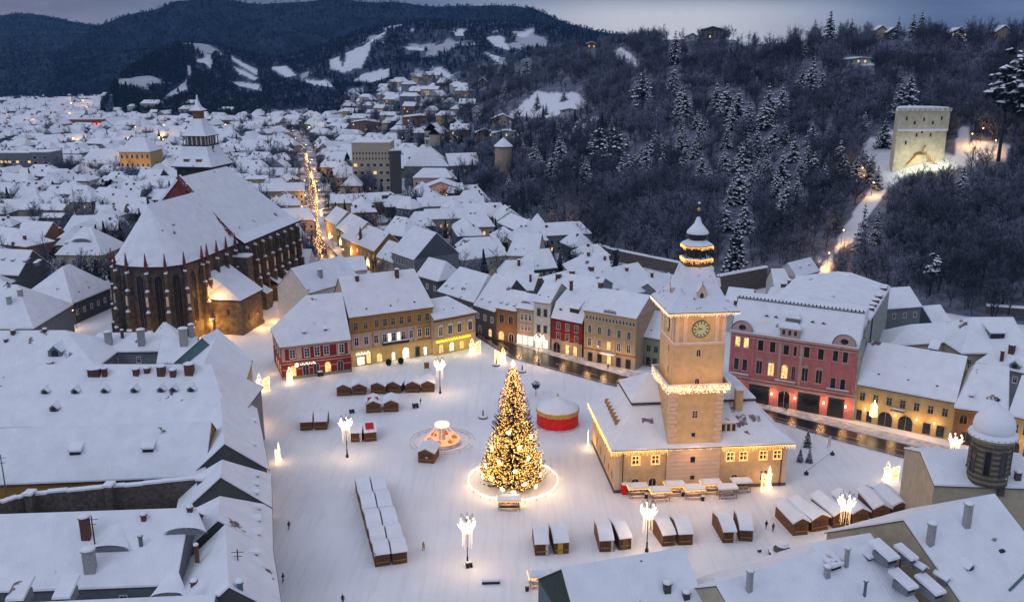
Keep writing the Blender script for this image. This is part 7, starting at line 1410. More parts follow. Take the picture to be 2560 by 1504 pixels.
# gateway of lights over the street
gt = empty('street_gateway', P(O(200, 800)), 0, 'string of lights spanning the wet street', 'light string'); b = MB(); a = P(O(75, 800)) - P(O(200, 800)); c = P(O(330, 800)) - P(O(200, 800))
for k in range(40): t = k / 39; b.octa((a[0] + (c[0] - a[0]) * t, 0, 7 - 1.5 * math.sin(math.pi * t)), .16, goldw)
b.build('bulbs', gt); b = MB(); b.tube((a[0], 0, 0), (a[0], 0, 7.2), .1, .1, 5, iron); b.tube((c[0], 0, 0), (c[0], 0, 7.2), .1, .1, 5, iron); b.build('pole', gt)
# ---- cars ----
def car(px, rz, body, label, lights=True):
    p = P(px); r_ = empty('car', (p[0], p[1], .02), rz, label, 'car', 'cars in the lamplit street'); m = mat('car_paint_' + body[0], body[1], .3, .1, 2, spec=.6)
    pr = [(-2.1, .3), (-2.15, .8), (-1.7, .95), (-1.2, 1.4), (.6, 1.42), (1.2, .95), (2.05, .8), (2.15, .35)]
    b = MB(); b.loft([[(x, -.82, z) for x, z in pr], [(x, -.86, z) if z < 1 else (x, -.7, z) for x, z in pr][::1]] , m); 
    b = MB(); b.loft([[(x, -.86 if z < 1 else -.68, z) for x, z in pr], [(x, .86 if z < 1 else .68, z) for x, z in pr]][::-1], m); b.build('body', r_)
    b = MB(); b.loft([[(x * .9, -.6, z) for x, z in ((-1.2, 1.425), (.6, 1.445))] + [(.5, .6, 1.445), (-1.1, .6, 1.425)], [(-1, -.55, 1.6), (.5, -.55, 1.6), (.5, .55, 1.6), (-1, .55, 1.6)]], snow); b.build('snow_cap', r_)
    for x in (-1.3, 1.3):
        for y in (-.87, .7): b = MB(); b.loft([[(x + .32 * math.cos(t * math.pi / 6), yy_, .32 + .32 * math.sin(t * math.pi / 6)) for t in range(12)] for yy_ in (y, y + .17)], iron); b.build('wheel', r_)
    for s in (-1, 1):
        b = MB(); b.cbox((2.13, s * .6, .62), (.08, .3, .2), litw); b.build('headlight', r_); b = MB(); b.cbox((-2.15, s * .6, .72), (.08, .3, .16), red_l); b.build('tail_light', r_)
car(O(190, 700), 1.75, ('red', (.3, .02, .02)), 'red car with glowing tail lights below the gateway of the wet street'); car(O(200, 430), 1.8, ('dark', (.02, .02, .025)), 'dark car farther up the wet street'); car(O(170, 330), -1.4, ('grey', (.2, .2, .22)), 'grey car with bright headlights far up the wet street'); car(O(330, 1150), 2.05, ('black', (.015, .015, .02)), 'black car in the near bend of the wet street')
# street lighting
lp = {}
def street_lamp(pos, label, group, power=0, z=0., col=None, hgt=6.5):
    far = hgt == 8; hd_ = .62 if far else .3
    if far not in lp:
        r_ = empty('lamp_post', (pos[0], pos[1], z), 0, label, 'lamp post', group); b = MB(); b.tube((0, 0, -1), (0, 0, hgt), .12, .08, 5, iron); b.tube((0, 0, hgt), (0, -1.2, hgt + .3), .06, .06, 4, iron); b.build('pole', r_); b = MB(); b.octa((0, -1.2, hgt + .1), hd_, mat('sodium_light', (1, .46, .13), emit=22), hd_ * .75); b.build('lamp_head', r_); lp[far] = r_
    else: r_ = dup(lp[far], (pos[0], pos[1], z), 0, label, group)
    if power: lamp((pos[0], pos[1] - 1.4, z + hgt - .6), col or OR, power, .6, None, 'sodium_glow')
    return r_
gl = 'street lamps of the lamplit street'
lab_l = 'bright street lamp along the wet lamplit street'
for k, (px, pw) in enumerate(((O(265, 1000), 900), (O(330, 1150), 0), (O(430, 1130), 900), (O(560, 1290), 900), (O(230, 930), 600), (O(270, 700), 900), (O(120, 620), 600), (O(275, 560), 900), (O(250, 450), 900), (O(110, 440), 500), (O(225, 300), 900), (O(190, 180), 900), (A(2245, 1110), 900), (A(2150, 1000), 0), (A(2215, 1010), 900), (A(2280, 1250), 900), (A(2170, 1060), 0))):
    street_lamp(P(px), lab_l, gl, pw * 2.0)
# ---- town houses by the hundred ----
def far_house_proto(i, wall):
    rr = random.Random(i); w, d, hh = rr.choice((rr.uniform(12, 18), rr.uniform(18, 34))), rr.uniform(9, 14), rr.uniform(5.5, 9); t = math.tan(math.radians(rr.uniform(34, 46))); ov = .6
    a = MB(); a.box((-w / 2, -d / 2, -2), (w / 2, d / 2, hh), wall); zr = hh + d / 2 * t
    hip = rr.choice((0, 0, 3.5)); 
    if not hip: a.add([(-w / 2, -d / 2, hh), (-w / 2, d / 2, hh), (-w / 2, 0, zr), (w / 2, -d / 2, hh), (w / 2, d / 2, hh), (w / 2, 0, zr)], [(0, 2, 1), (3, 4, 5)], wall)
    n = int(w / 3); lit_any = False
    for row in range(2 if hh > 7 else 1):
        for k in range(n):
            x = -w / 2 + w * (k + .5) / n; z = 1.2 + row * 3.2; l = rr.random(); m = litg if l < .22 else glass; a.poly([(x - .5, -d / 2 - .03, z), (x + .5, -d / 2 - .03, z), (x + .5, -d / 2 - .03, z + 1.5), (x - .5, -d / 2 - .03, z + 1.5)], m)
    b = MB(); zo = hh - ov * t; x0, x1 = -w / 2 - ov, w / 2 + ov; pts = lambda dz: [(x0, -d / 2 - ov, zo + dz), (x1, -d / 2 - ov, zo + dz), (x1, d / 2 + ov, zo + dz), (x0, d / 2 + ov, zo + dz), (x0 + hip, 0, zr + dz), (x1 - hip, 0, zr + dz)]
    f = [(0, 1, 5, 4), (1, 2, 5), (2, 3, 4, 5), (3, 0, 4)]; b.add(pts(0), [tuple(reversed(q)) for q in f], dark)
    b.add(pts(0) + pts(.25), [(0, 1, 7, 6), (1, 5, 11, 7), (5, 2, 8, 11), (2, 3, 9, 8), (3, 4, 10, 9), (4, 0, 6, 10)], dark); b.add(pts(.25) + pts(.6), [(0, 1, 7, 6), (1, 5, 11, 7), (5, 2, 8, 11), (2, 3, 9, 8), (3, 4, 10, 9), (4, 0, 6, 10)], snow_roof); b.add(pts(.6), f, snow_roof)
    c = MB()
    for k in range(rr.choice((1, 2, 3))): x = rr.uniform(-w * .4, w * .4); y = rr.uniform(-d * .3, d * .2); z = hh + (d / 2 - abs(y)) * t; c.box((x - .5, y - .4, z - .5), (x + .5, y + .4, z + 1.5), brick); c.box((x - .6, y - .5, z + 1.5), (x + .6, y + .5, z + 1.8), snow)
    return a.mesh('wall'), b.mesh('roof'), c.mesh('chimney'), w, d
FH = [(far_house_proto(i, WALLS[i % len(WALLS)]), WALLS[i % len(WALLS)]) for i in range(16)]
def near_any(x, y, r_):
    for h in HOUSES:
        c, s = math.cos(h.ang), math.sin(h.ang); dx, dy = x - h.o[0], y - h.o[1]; u, v = dx * c + dy * s, -dx * s + dy * c
        if -r_ < u < h.L + r_ and -r_ < v < h.D + r_: return True
    dx, dy = x + 99.3, y - 279.5; c, s = math.cos(math.radians(79.2)), math.sin(math.radians(79.2)); u, v = dx * c + dy * s, -dx * s + dy * c
    if -16 - r_ < u < 88 + r_ and -16 - r_ < v < 48 + r_: return True
    return False
def seg_d(x, y, pl):
    best = 1e9
    for a, c in zip(pl[:-1], pl[1:]):
        a = np.array(a); c = np.array(c); d = c - a; t = max(0, min(1, ((x - a[0]) * d[0] + (y - a[1]) * d[1]) / (d @ d))); best = min(best, math.hypot(x - a[0] - d[0] * t, y - a[1] - d[1] * t))
    return best
mid_st = [(a + b_) / 2 for a, b_ in zip(np.array(s2l), np.array(s2r))]
TREE_CL = [(U(690, 400), 48, 30), (U(650, 430), 30, 18), (U(165, 440), 36, 30), (U(385, 430), 38, 26), (U(300, 455), 26, 20), (U(545, 440), 26, 20), (U(800, 360), 30, 26), (U(940, 335), 40, 26), (U(590, 320), 30, 14), (U(1150, 330), 36, 30), (U(1100, 370), 22, 22), (U(900, 480), 14, 16), (U(1190, 490), 18, 26), (U(1140, 520), 10, 12)]
TCW = [(P(p)[:2], rad * math.hypot(*P(p)[:2]) / FPX * 1.6, n) for p, rad, n in TREE_CL]
rf_r = random.Random(21); cands = []
y = 300.
while y < 2050:
    x = -760. - (y - 300) * .25
    step = 22 if y < 900 else 26
    while x < 330:
        xx, yy_ = x + rf_r.uniform(-6, 6), y + rf_r.uniform(-5, 5); x += step
        q_ = topx((xx, yy_, 5))
        if not (-60 < q_[0] < 2600 and q_[1] > 236): continue
        if y > 1380 and not (q_[0] < 300): continue
        if 300 < y and q_[1] > 640 and q_[0] > 250: continue
        if near_any(xx, yy_, 9): continue
        if seg_d(xx, yy_, mid_st) < 15: continue
        if any(math.hypot(xx - c[0], yy_ - c[1]) < r_ * .8 for c, r_, n in TCW): continue
        hz = hill_z(slope, xx, yy_) or 0; hz2 = hill_z(mid_hill, xx, yy_) or 0; hz = max(hz, hz2, 0)
        if hz > .5:
            if q_[0] > 1180 or hz > 60 or rf_r.random() < .45: continue
        if P((1640, 680))[1] > yy_ and xx > 0: continue
        cands.append((xx, yy_, hz, math.hypot(xx, yy_)))
    y += step * .86
cands.sort(key=lambda c: c[3])
zone = lambda x, d: ('round the church' if d < 520 else 'in mid town' if d < 800 else 'in the far town') + (' on the left' if topx((x, d, 0))[0] < 420 else ' right of the lamplit street' if topx((x, d, 0))[0] > 800 else '')
st_all = MB(); protoE = {}
for i, (x, y_, hz, dist) in enumerate(cands):
    k = rf_r.randrange(16); (mw, mr, mc, w, d), wl_ = FH[k]; a = .25 * math.sin(x * .006) + .3 * math.sin(y_ * .004) + rf_r.choice((0, 0, math.pi / 2)) + rf_r.uniform(-.12, .12)
    if i < 285:
        lab = f'{WNAME[wl_]} walled snow roofed house {zone(x, y_)}'; r_ = empty('small_house', (x, y_, hz), a, lab, 'house', f'snow roofed {WNAME[wl_]} walled houses {zone(x, y_)}')
        put('wall', mw, r_); put('roof', mr, r_); 
        if dist < 900: put('chimney', mc, r_)
    else:
        st_all.T = Matrix.Translation((x, y_, hz)) @ Matrix.Rotation(a, 4, 'Z') @ Matrix.Scale(rf_r.uniform(.8, 1.1), 4)
        for me in (mw, mr): 
            vs = [tuple(v.co) for v in me.vertices]
            for mi_, m_ in enumerate(me.materials): st_all.add(vs if False else vs, [tuple(p.vertices) for p in me.polygons if p.material_index == mi_], m_)
st_all.T = None; tag(st_all.build('distant_houses'), 'mass of tiny snow roofed houses filling the far valley floor', 'houses', None, 'stuff')
# lamps in the far town
fl = random.Random(4); gl2 = 'orange street lamps in the far town'
spots_ = [(A(fl.gauss(600, 90), fl.gauss(800, 55)), 1) for _ in range(34)] + [(A(fl.uniform(20, 1300), fl.uniform(800, 1090)), 0) for _ in range(36)] + [(A(fl.gauss(1220, 60), fl.gauss(1040, 18)), 1) for _ in range(12)] + [(A(fl.uniform(1650, 2480), fl.uniform(740, 1000)), 0) for _ in range(26)] + [(A(fl.gauss(960, 70), fl.gauss(1262, 10)), 1) for _ in range(10)] + [(B(fl.uniform(60, 900), fl.uniform(800, 940)), 0) for _ in range(12)]
for k, (px, big) in enumerate(spots_):
    p = P(px); street_lamp(p, 'tiny orange street lamp glowing among the far snow roofs', gl2, (9000 if big else 5000) if k % 3 == 0 else 0, 0, OR, 8)
hotel = P(A(590, 960)); b = MB(); r_ = empty('hotel', hotel, .1, 'far building with a row of red and gold lit windows', 'building'); b.box((-28, 0, 0), (28, 12, 14), w_brn); b.build('wall', r_); b = MB(); b.box((-29, -1, 14), (29, 13, 15), snow); b.build('roof', r_)
for k in range(8): b = MB(); b.box((-24 + k * 6.5, -.3, 7), (-20 + k * 6.5, -.05, 9.5), red_l if k > 3 else litg); b.build('window', r_)
# ---- slope lamps & path lights ----
for px, pw in ((F(1075, 500), 2600), (F(1180, 330), 1500), (C(1210, 1290), 2600), (C(1320, 1330), 900), (C(2200, 1040), 1100), (C(2290, 1130), 900), (C(1400, 1440), 1500), (E(1690, 215), 3000), (E(1560, 190), 900), (C(2120, 1080), 1800)):
    hp = on_hill(slope, px)
    if hp: street_lamp(hp, 'lamp glowing among the bare trees of the slope', 'lamps on the wooded slope', pw * .9, hp.z, OR, 4.5)
# hill houses
HB = []
def hillhouse(px, wpx, hpx, label, wall, hl_=slope, lit=.2, rz=0., roofk=40, cat='house'):
    hp = on_hill(hl_, px) or Vector(P(px)); dd = depth_of(hp); k = dd / FPX * _s; q_ = topx(hp); HB.append((q_[0] - wpx * _s * .6, q_[0] + wpx * _s * .6, q_[1] - hpx * _s, q_[1] + 34)); w = wpx * k; hh = hpx * k * .62; d = w * .8
    r_ = empty('hill_house', hp, rz, label, cat); a = MB(); t = math.tan(math.radians(roofk)); a.box((-w / 2, -d / 2, -8), (w / 2, d / 2, hh), wall); zr = hh + w / 2 * t * .8; a.add([(-w / 2, -d / 2, hh), (w / 2, -d / 2, hh), (0, -d / 2, zr), (-w / 2, d / 2, hh), (w / 2, d / 2, hh), (0, d / 2, zr)], [(0, 1, 2), (4, 3, 5)], wall); a.build('wall', r_)
    b = MB()
    for s in (-1, 1):
        q0 = [(s * (w / 2 + .8), -d / 2 - .8, hh - .6), (0, -d / 2 - .8, zr + .1), (0, d / 2 + .8, zr + .1), (s * (w / 2 + .8), d / 2 + .8, hh - .6)]; b.loft([q0, [(x, y, z + .35) for x, y, z in q0]], dark); b.loft([[(x, y, z + .36) for x, y, z in q0], [(x, y, z + .85) for x, y, z in q0]], snow_roof)
    b.build('roof', r_); n = max(2, int(w / 4))
    for row in range(max(1, int(hh / 3.2))):
        for i in range(n): window(r_, -w / 2 + w * (i + .5) / n, 1 + row * 3.2, 1.1, 1.6, -d / 2, 0, 'plain', 1 if rnd.random() < lit else 0)
    return r_
hillhouse(C(1460, 215), 85, 95, 'tall double gabled house on the skyline', w_beige); hillhouse(C(1545, 190), 80, 70, 'dark gabled house next to the tall skyline house', w_dk); hillhouse(C(225, 285), 130, 110, 'dark blocky house at the left end of the skyline', w_dk, roofk=14)
hillhouse(C(2020, 215), 130, 50, 'low dark house with a lit window on the right skyline', w_dk, lit=.8, roofk=28); hillhouse(C(2345, 245), 110, 90, 'steep white roofed house at the right end of the skyline', w_beige); hillhouse(C(80, 260), 90, 40, 'low white house on the left skyline', w_wh, roofk=26)
hillhouse(B(1190, 905), 150, 60, 'pale villa with hipped white roof at the foot of the hill', w_cream, roofk=24); hillhouse(B(1060, 1000), 130, 50, 'low house left of the slim round tower', w_beige, roofk=22); hillhouse(B(1220, 1000), 210, 45, 'long low white roofed house behind the slim round tower', w_wh, roofk=12)
hillhouse(B(1045, 640), 50, 70, 'small steep house alone in the mid slope trees', w_dk, roofk=50); hillhouse(B(1680, 830), 130, 40, 'flat white roofed shed at the sports field', w_wh, roofk=8); hillhouse(B(1000, 840), 60, 60, 'small white house beside the sports field trees', w_wh)
hillhouse(B(1840, 330), 70, 50, 'house with red lit windows high on the slope', w_brn, lit=.9, roofk=20); hillhouse(B(200, 960), 200, 110, 'brown four storey block at the foot of the hills', w_brn, roofk=8, lit=.15); hillhouse(B(600, 890), 260, 60, 'long flat roofed building at the foot of the hills', w_brn, roofk=5, lit=.1)
hillhouse(C(1300, 470), 200, 55, 'flat grey roofed garage block below the skyline wood', w_wh, roofk=5)
for px, w_, lab in ((B(120, 690), 70, 'hillside house under the far clearing'), (B(330, 690), 60, 'second hillside house under the far clearing'), (B(450, 740), 60, 'third hillside house under the far clearing'), (B(40, 810), 60, 'small hillside house by two orange lamps')):
    try: hillhouse(px, w_, 50, lab, w_wh, mid_hill if on_hill(mid_hill, px) and not on_hill(slope, px) else slope)
    except Exception: pass

# ================= TREES =================
def bare_tree(seed, h, spread=.36, frost=.5, twigs=1.):
    r = random.Random(seed); t = MB(); c = MB()
    def grow(p, d, L_, rad, lev):
        n = 2 if lev == 0 else 1
        q_ = p + d * L_; t_ = t if lev == 0 else c
        t_.tube(p, q_, rad, rad * .6, 4 if lev == 0 else 3, bark)
        if lev >= 3:
            for k in range(int(5 * twigs)):
                a = (d + Vector((r.uniform(-1, 1), r.uniform(-1, 1), r.uniform(-.5, .9))) * .9).normalized(); s = p.lerp(q_, r.uniform(.2, 1)); l = L_ * r.uniform(.5, 1.0); sd = a.orthogonal().normalized() * .045 * (1 + .5 * r.random())
                e = s + a * l; c.add([s - sd, s + sd, e], [(0, 1, 2)], twig if r.random() < frost else bark)
            return
        m = (5, 4, 3)[lev]
        for k in range(m):
            f = r.uniform(.45, 1.0) if lev == 0 else r.uniform(.35, 1.); s = p.lerp(q_, f)
            side = Vector((r.uniform(-1, 1), r.uniform(-1, 1), 0)).normalized(); a = (d * r.uniform(.6, 1.1) + side * r.uniform(.5, 1.0) + Vector((0, 0, .25))).normalized()
            grow(s, a, L_ * r.uniform(.45, .68), rad * .5, lev + 1)
        if lev < 3: grow(q_, (d + Vector((r.uniform(-.3, .3), r.uniform(-.3, .3), 0))).normalized(), L_ * .6, rad * .6, lev + 1)
    grow(Vector((0, 0, -1)), Vector((r.uniform(-.08, .08), r.uniform(-.08, .08), 1)).normalized(), h * .52, h * .016, 0)
    return t.mesh('trunk'), c.mesh('crown')
BT = [bare_tree(100 + i, 15 + i % 3 * 2, frost=(.55, .75, .9)[i % 3]) for i in range(7)]
def place_bare(x, y, z, label, group, sc=1.):
    k = rnd.randrange(7); r_ = empty('bare_tree', (x, y, z), rnd.uniform(0, 6.28), label, 'tree', group); s = sc * rnd.uniform(.6, .95); r_.scale = (s, s, s); put('trunk', BT[k][0], r_); put('crown', BT[k][1], r_)
# town tree clumps
nb = 0
for (c, rad, n), (px, _, _) in zip(TCW, TREE_CL):
    for k in range(n):
        a, q_ = rf_r.uniform(0, 6.28), math.sqrt(rf_r.random()) * rad; x, y_ = c[0] + q_ * math.cos(a), c[1] + q_ * math.sin(a)
        if near_any(x, y_, 2) or seg_d(x, y_, mid_st) < 8: continue
        z = max(0, hill_z(slope, x, y_) or 0); q2 = topx((x, y_, z))
        place_bare(x, y_, z, 'bare frosted tree in a clump ' + ('beside the lamplit street' if abs(q2[0] - 720) < 130 else 'among the houses left of the church' if q2[0] < 450 else 'behind the church' if q2[0] < 640 else 'at the foot of the wooded slope'), 'bare trees ' + ('beside the street' if abs(q2[0] - 720) < 130 else 'left of the church' if q2[0] < 450 else 'behind the church' if q2[0] < 640 else 'at the slope foot'), 1.0); nb += 1
for px, s in ((D(560, 900), .6), (D(650, 860), .5), (D(450, 850), .6), (D(400, 900), .5), (D(760, 640), .4)): p = P(px); place_bare(p[0], p[1], 0, 'small frosted tree in the yard left of the church apse', 'yard trees by the apse', s)
for px in (D(665, 780), D(520, 870), D(560, 940)): p = P(px); street_lamp(p, 'orange lamp among the yard trees left of the church apse', 'yard lamps by the apse', 350, 0, OR, 4)
# conifers on the slope, read off the photograph: top and foot
CON = [(B, 1340, 1035, 1150, 0), (B, 1425, 1040, 1260, 0), (B, 1545, 1150, 1320, 1), (B, 1610, 990, 1230, 0), (B, 1800, 1170, 1350, 1), (B, 1240, 1280, 1440, 0), (B, 1900, 960, 1180, 2), (B, 2010, 960, 1240, 2), (B, 2000, 1240, 1340, 1), (B, 2240, 1060, 1300, 0), (B, 2150, 1120, 1260, 1), (B, 2370, 1000, 1150, 0), (B, 2480, 960, 1140, 0),
    (B, 2205, 560, 800, 2), (B, 1365, 420, 580, 0), (B, 1310, 470, 590, 0), (B, 1650, 830, 940, 1), (B, 1205, 610, 710, 1), (B, 1445, 690, 800, 0), (B, 1640, 655, 740, 1), (B, 2440, 490, 710, 0), (B, 2490, 650, 870, 1), (B, 2450, 250, 470, 0), (B, 1510, 760, 840, 0), (B, 980, 940, 1060, 0), (B, 520, 870, 1060, 0), (B, 840, 940, 1060, 0), (B, 375, 760, 870, 0), (B, 210, 720, 810, 0), (B, 300, 720, 830, 0), (B, 1040, 780, 880, 0),
    (C, 30, 650, 900, 0), (C, 260, 620, 850, 0), (C, 330, 640, 900, 1), (C, 420, 660, 900, 0), (C, 500, 740, 950, 0), (C, 640, 640, 900, 0), (C, 740, 640, 850, 1), (C, 620, 740, 940, 1), (C, 960, 440, 720, 0), (C, 890, 510, 700, 1), (C, 1040, 520, 660, 1), (C, 1190, 570, 660, 1), (C, 1400, 520, 620, 1), (C, 1550, 490, 600, 0), (C, 1620, 520, 600, 1), (C, 1665, 570, 860, 1), (C, 1600, 640, 860, 1),
    (C, 145, 880, 1080, 0), (C, 100, 1000, 1160, 0), (C, 340, 920, 1090, 0), (C, 560, 930, 1120, 0), (C, 690, 910, 1100, 1), (C, 620, 990, 1140, 0), (C, 960, 905, 1060, 1), (C, 1090, 885, 1020, 0), (C, 1010, 960, 1080, 0), (C, 830, 1010, 1180, 1), (C, 740, 1110, 1340, 0), (C, 880, 1150, 1320, 0), (C, 150, 1130, 1370, 0), (C, 320, 1080, 1300, 0), (C, 430, 1220, 1480, 1), (C, 380, 1300, 1500, 0), (C, 570, 1160, 1320, 0), (C, 520, 1240, 1420, 1), (C, 780, 1320, 1500, 1), (C, 700, 1250, 1450, 0), (C, 850, 1300, 1500, 0), (C, 2050, 1230, 1490, 0), (C, 2040, 215, 370, 2), (C, 530, 530, 600, 0), (C, 770, 490, 590, 0), (C, 20, 900, 1080, 0), (C, 30, 1060, 1240, 0),
    (C, 1090, 100, 330, 0), (C, 1760, 60, 240, 0), (C, 1700, 80, 240, 0), (C, 1590, 90, 240, 0), (C, 910, 290, 420, 0), (C, 370, 290, 430, 0), (C, 70, 350, 470, 0), (C, 1250, 110, 260, 0), (C, 980, 120, 260, 0), (C, 2500, 370, 600, 0), (C, 2330, 600, 800, 2),
    (F, 330, 20, 220, 1), (F, 470, 20, 230, 1), (F, 730, -20, 190, 1), (F, 800, 0, 160, 0), (F, 395, 165, 610, 3), (F, 1320, 35, 430, 4), (F, 1430, 60, 330, 4), (C, 2330, 440, 1180, 5), (C, 2420, 520, 1200, 5), (F, 1830, 400, 700, 5)]
# slope wood: random sample of the surface, nearest ones individual trees
sl = random.Random(9); pts = []; OCC = lambda p, hgt: any(clear_at((p[0], p[1], p[2] + dz)) for dz in (0, hgt * .5, hgt)); sv = slope.v; nn = slope.nu + 1
tries = 0
CONBOX = []
for fr_, x_, yt_, yb_, kd_ in CON:
    if kd_ == 5: continue
    a_, b2_ = fr_(x_, yt_), fr_(x_, yb_); hw_ = (b2_[1] - a_[1]) * (.26 if kd_ not in (2, 5) else .35); CONBOX.append((a_[0] - hw_, a_[0] + hw_, a_[1] + 4, b2_[1] + 14))
while len(pts) < 6600 and tries < 60000:
    tries += 1; iu = sl.randrange(slope.nu); iv = int(sl.random() ** .85 * slope.nv); i0 = iv * nn + iu
    a, b_, c = sv[i0], sv[i0 + 1], sv[i0 + nn]; s, t = sl.random(), sl.random(); p = a + (b_ - a) * s + (c - a) * t
    if slope.c[i0] > .5 or slope.c[i0 + 1] > .5 or slope.c[i0 + nn] > .5: continue
    q_ = topx(p)
    if not (-80 < q_[0] < 2650 and q_[1] < 1000): continue
    if q_[0] < 1180 and sl.random() < .6: continue
    # keep fewer where the density by area would pile up far away
    if p[2] < .3: continue
    if any(a_ < q_[0] < b2_ and c_ < q_[1] < d_ for a_, b2_, c_, d_ in CONBOX + HB): continue
    if OCC(p, 9 if sl.random() < .8 else 2): continue
    if (p[0] - wt.location[0]) ** 2 + (p[1] - wt.location[1] ) ** 2 < 22 ** 2: continue
    pts.append(tuple(p))
pts.sort(key=lambda p: math.hypot(p[0], p[1]))
NI = 285 - nb
for p in pts[:max(0, NI)]: place_bare(*p, 'bare tree of the nearest rows of the wooded slope', 'bare trees at the foot of the wooded slope')
def scatter(name, label, cat, points, protos, smin, smax):
    col = bpy.data.collections.new(name + '_kinds')
    for i, me in enumerate(protos): o = bpy.data.objects.new(name + '_kind', me); col.objects.link(o)
    me = bpy.data.meshes.new(name); me.from_pydata([tuple(map(float, p)) for p in points], [], []); o = put(name, me); tag(o, label, cat, None, 'stuff')
    ng = bpy.data.node_groups.new(name, 'GeometryNodeTree'); ng.interface.new_socket('Geometry', in_out='INPUT', socket_type='NodeSocketGeometry'); ng.interface.new_socket('Geometry', in_out='OUTPUT', socket_type='NodeSocketGeometry')
    N = ng.nodes; L = ng.links; gi = N.new('NodeGroupInput'); go = N.new('NodeGroupOutput'); ip = N.new('GeometryNodeInstanceOnPoints'); ci = N.new('GeometryNodeCollectionInfo'); ci.inputs[0].default_value = col; ci.inputs[1].default_value = True; ci.inputs[2].default_value = True
    rv = N.new('FunctionNodeRandomValue'); rv.data_type = 'FLOAT_VECTOR'; rv.inputs[0].default_value = (-.05, -.05, 0); rv.inputs[1].default_value = (.05, .05, 6.28)
    rs = N.new('FunctionNodeRandomValue'); rs.data_type = 'FLOAT'; rs.inputs[2].default_value = smin; rs.inputs[3].default_value = smax; rs.inputs['Seed'].default_value = 3
    ri = N.new('FunctionNodeRandomValue'); ri.data_type = 'INT'; ri.inputs[4].default_value = 0; ri.inputs[5].default_value = len(protos) - 1; ri.inputs['Seed'].default_value = 5
    L.new(gi.outputs[0], ip.inputs['Points']); L.new(ci.outputs[0], ip.inputs['Instance']); ip.inputs['Pick Instance'].default_value = True; L.new(ri.outputs[2], ip.inputs['Instance Index']); L.new(rv.outputs[0], ip.inputs['Rotation']); L.new(rs.outputs[1], ip.inputs['Scale']); L.new(ip.outputs[0], go.inputs[0])
    o.modifiers.new('scatter', 'NODES').node_group = ng; return o
BTJ = []
for tm, cm in BT:
    j = MB()
    for me in (tm, cm):
        vs = [tuple(v.co) for v in me.vertices]
        for mi_, m_ in enumerate(me.materials): j.add(vs, [tuple(p.vertices) for p in me.polygons if p.material_index == mi_], m_)
    BTJ.append(j.mesh('bare_tree_mass'))
scatter('bare_wood', 'bare deciduous wood covering the hillside', 'woodland', pts[max(0, NI):], BTJ, .45, .85)
CM = []
for kind, (lay, per, rad, sn, op, fl_, dr) in enumerate(((14, 9, .30, .95, .2, False, .3), (12, 10, .38, 1.0, .15, False, .25), (9, 9, .42, .6, .1, True, .15), (26, 14, .24, .7, .0, False, .3), (16, 8, .2, .9, .3, False, .35), (7, 8, .3, .9, .15, True, .2))):
    for v in range(2):
        base = .12 if kind < 3 or kind == 4 else .04 if kind == 3 else .6
        t, c = conifer(10, 10 * rad, 50 + kind * 7 + v, lay, per, needle, sn, 4, base, dr, fl_, op); CM.append((t.mesh('trunk'), c.mesh('crown')))
cl_lab = {0: 'slender snow laden conifer', 1: 'broad snow laden conifer', 2: 'dark flat crowned pine', 3: 'large dense blue spruce behind the bell roofed tower', 4: 'tall snowy spruce beside the forest path', 5: 'tall pine with a high snowy crown near the right edge'}
for k, (fr, x, yt, yb, kind) in enumerate(CON):
    hp = on_hill(slope, fr(x, yb))
    if hp is None:
        hp = on_hill(mid_hill, fr(x, yb)); 
        g = Vector(P(fr(x, yb))) if fr(x, yb)[1] > 200 else None
        if g and (hp is None or g.y < hp.y): hp = g
        if hp is None: continue
    dd = depth_of(hp); hgt = abs(yb - yt) * _s * dd / FPX * 1.04; m = CM[kind * 2 + k % 2]; r_ = empty('conifer', (hp.x, hp.y, hp.z - .3), rnd.uniform(0, 6.28), None, 'tree', None); s = hgt / 10
    where = 'low on slope' if fr is F or yb > 1150 else 'mid slope' if yb > 600 else 'high on slope'
    side = 'behind the slim round tower' if fr is B and x < 1500 else 'left of the bell roofed tower top' if fr is B else 'above the bell roofed tower' if x < 900 else 'left of the whitewashed tower' if x < 1700 else 'by the right skyline'
    r_['label'] = cl_lab[kind] if kind in (3, ) else f'{cl_lab[kind]} {where}, {side}' if kind < 3 else cl_lab[kind]; r_['group'] = f'{cl_lab[kind]}s {where}, {side}'
    r_.scale = (s, s, s); put('trunk', m[0], r_); put('crown', m[1], r_)
for fr, x, yt, yb, lab in ((Q, 50, 470, 840, 'big snowy spruce at the left edge of the town'), (A, 2010, 1230, 1400, 'dark fir left of the lamplit street'), (A, 1900, 1370, 1500, 'cluster fir beside the small yellow house, left'), (A, 1970, 1380, 1500, 'cluster fir beside the small yellow house, right'), (A, 680, 1290, 1400, 'dark fir in front of the yellow school'), (A, 350, 880, 1000, 'dark pointed fir far left'), (O, 545, 150, 330, 'blue fir beside the white roofs left of the concrete block'), (E, 2070, 360, 430, 'low fir bushes by the town wall')):
    g = P(fr(x, yb)); dd = depth_of(g); hgt = abs(yb - yt) * (.21627 if fr is Q else .21622 if fr is O else _s) * dd / FPX; m = CM[rnd.choice((0, 1))]; r_ = empty('conifer', g, rnd.uniform(0, 6), lab, 'tree'); r_.scale = (hgt / 10,) * 3; put('trunk', m[0], r_); put('crown', m[1], r_)
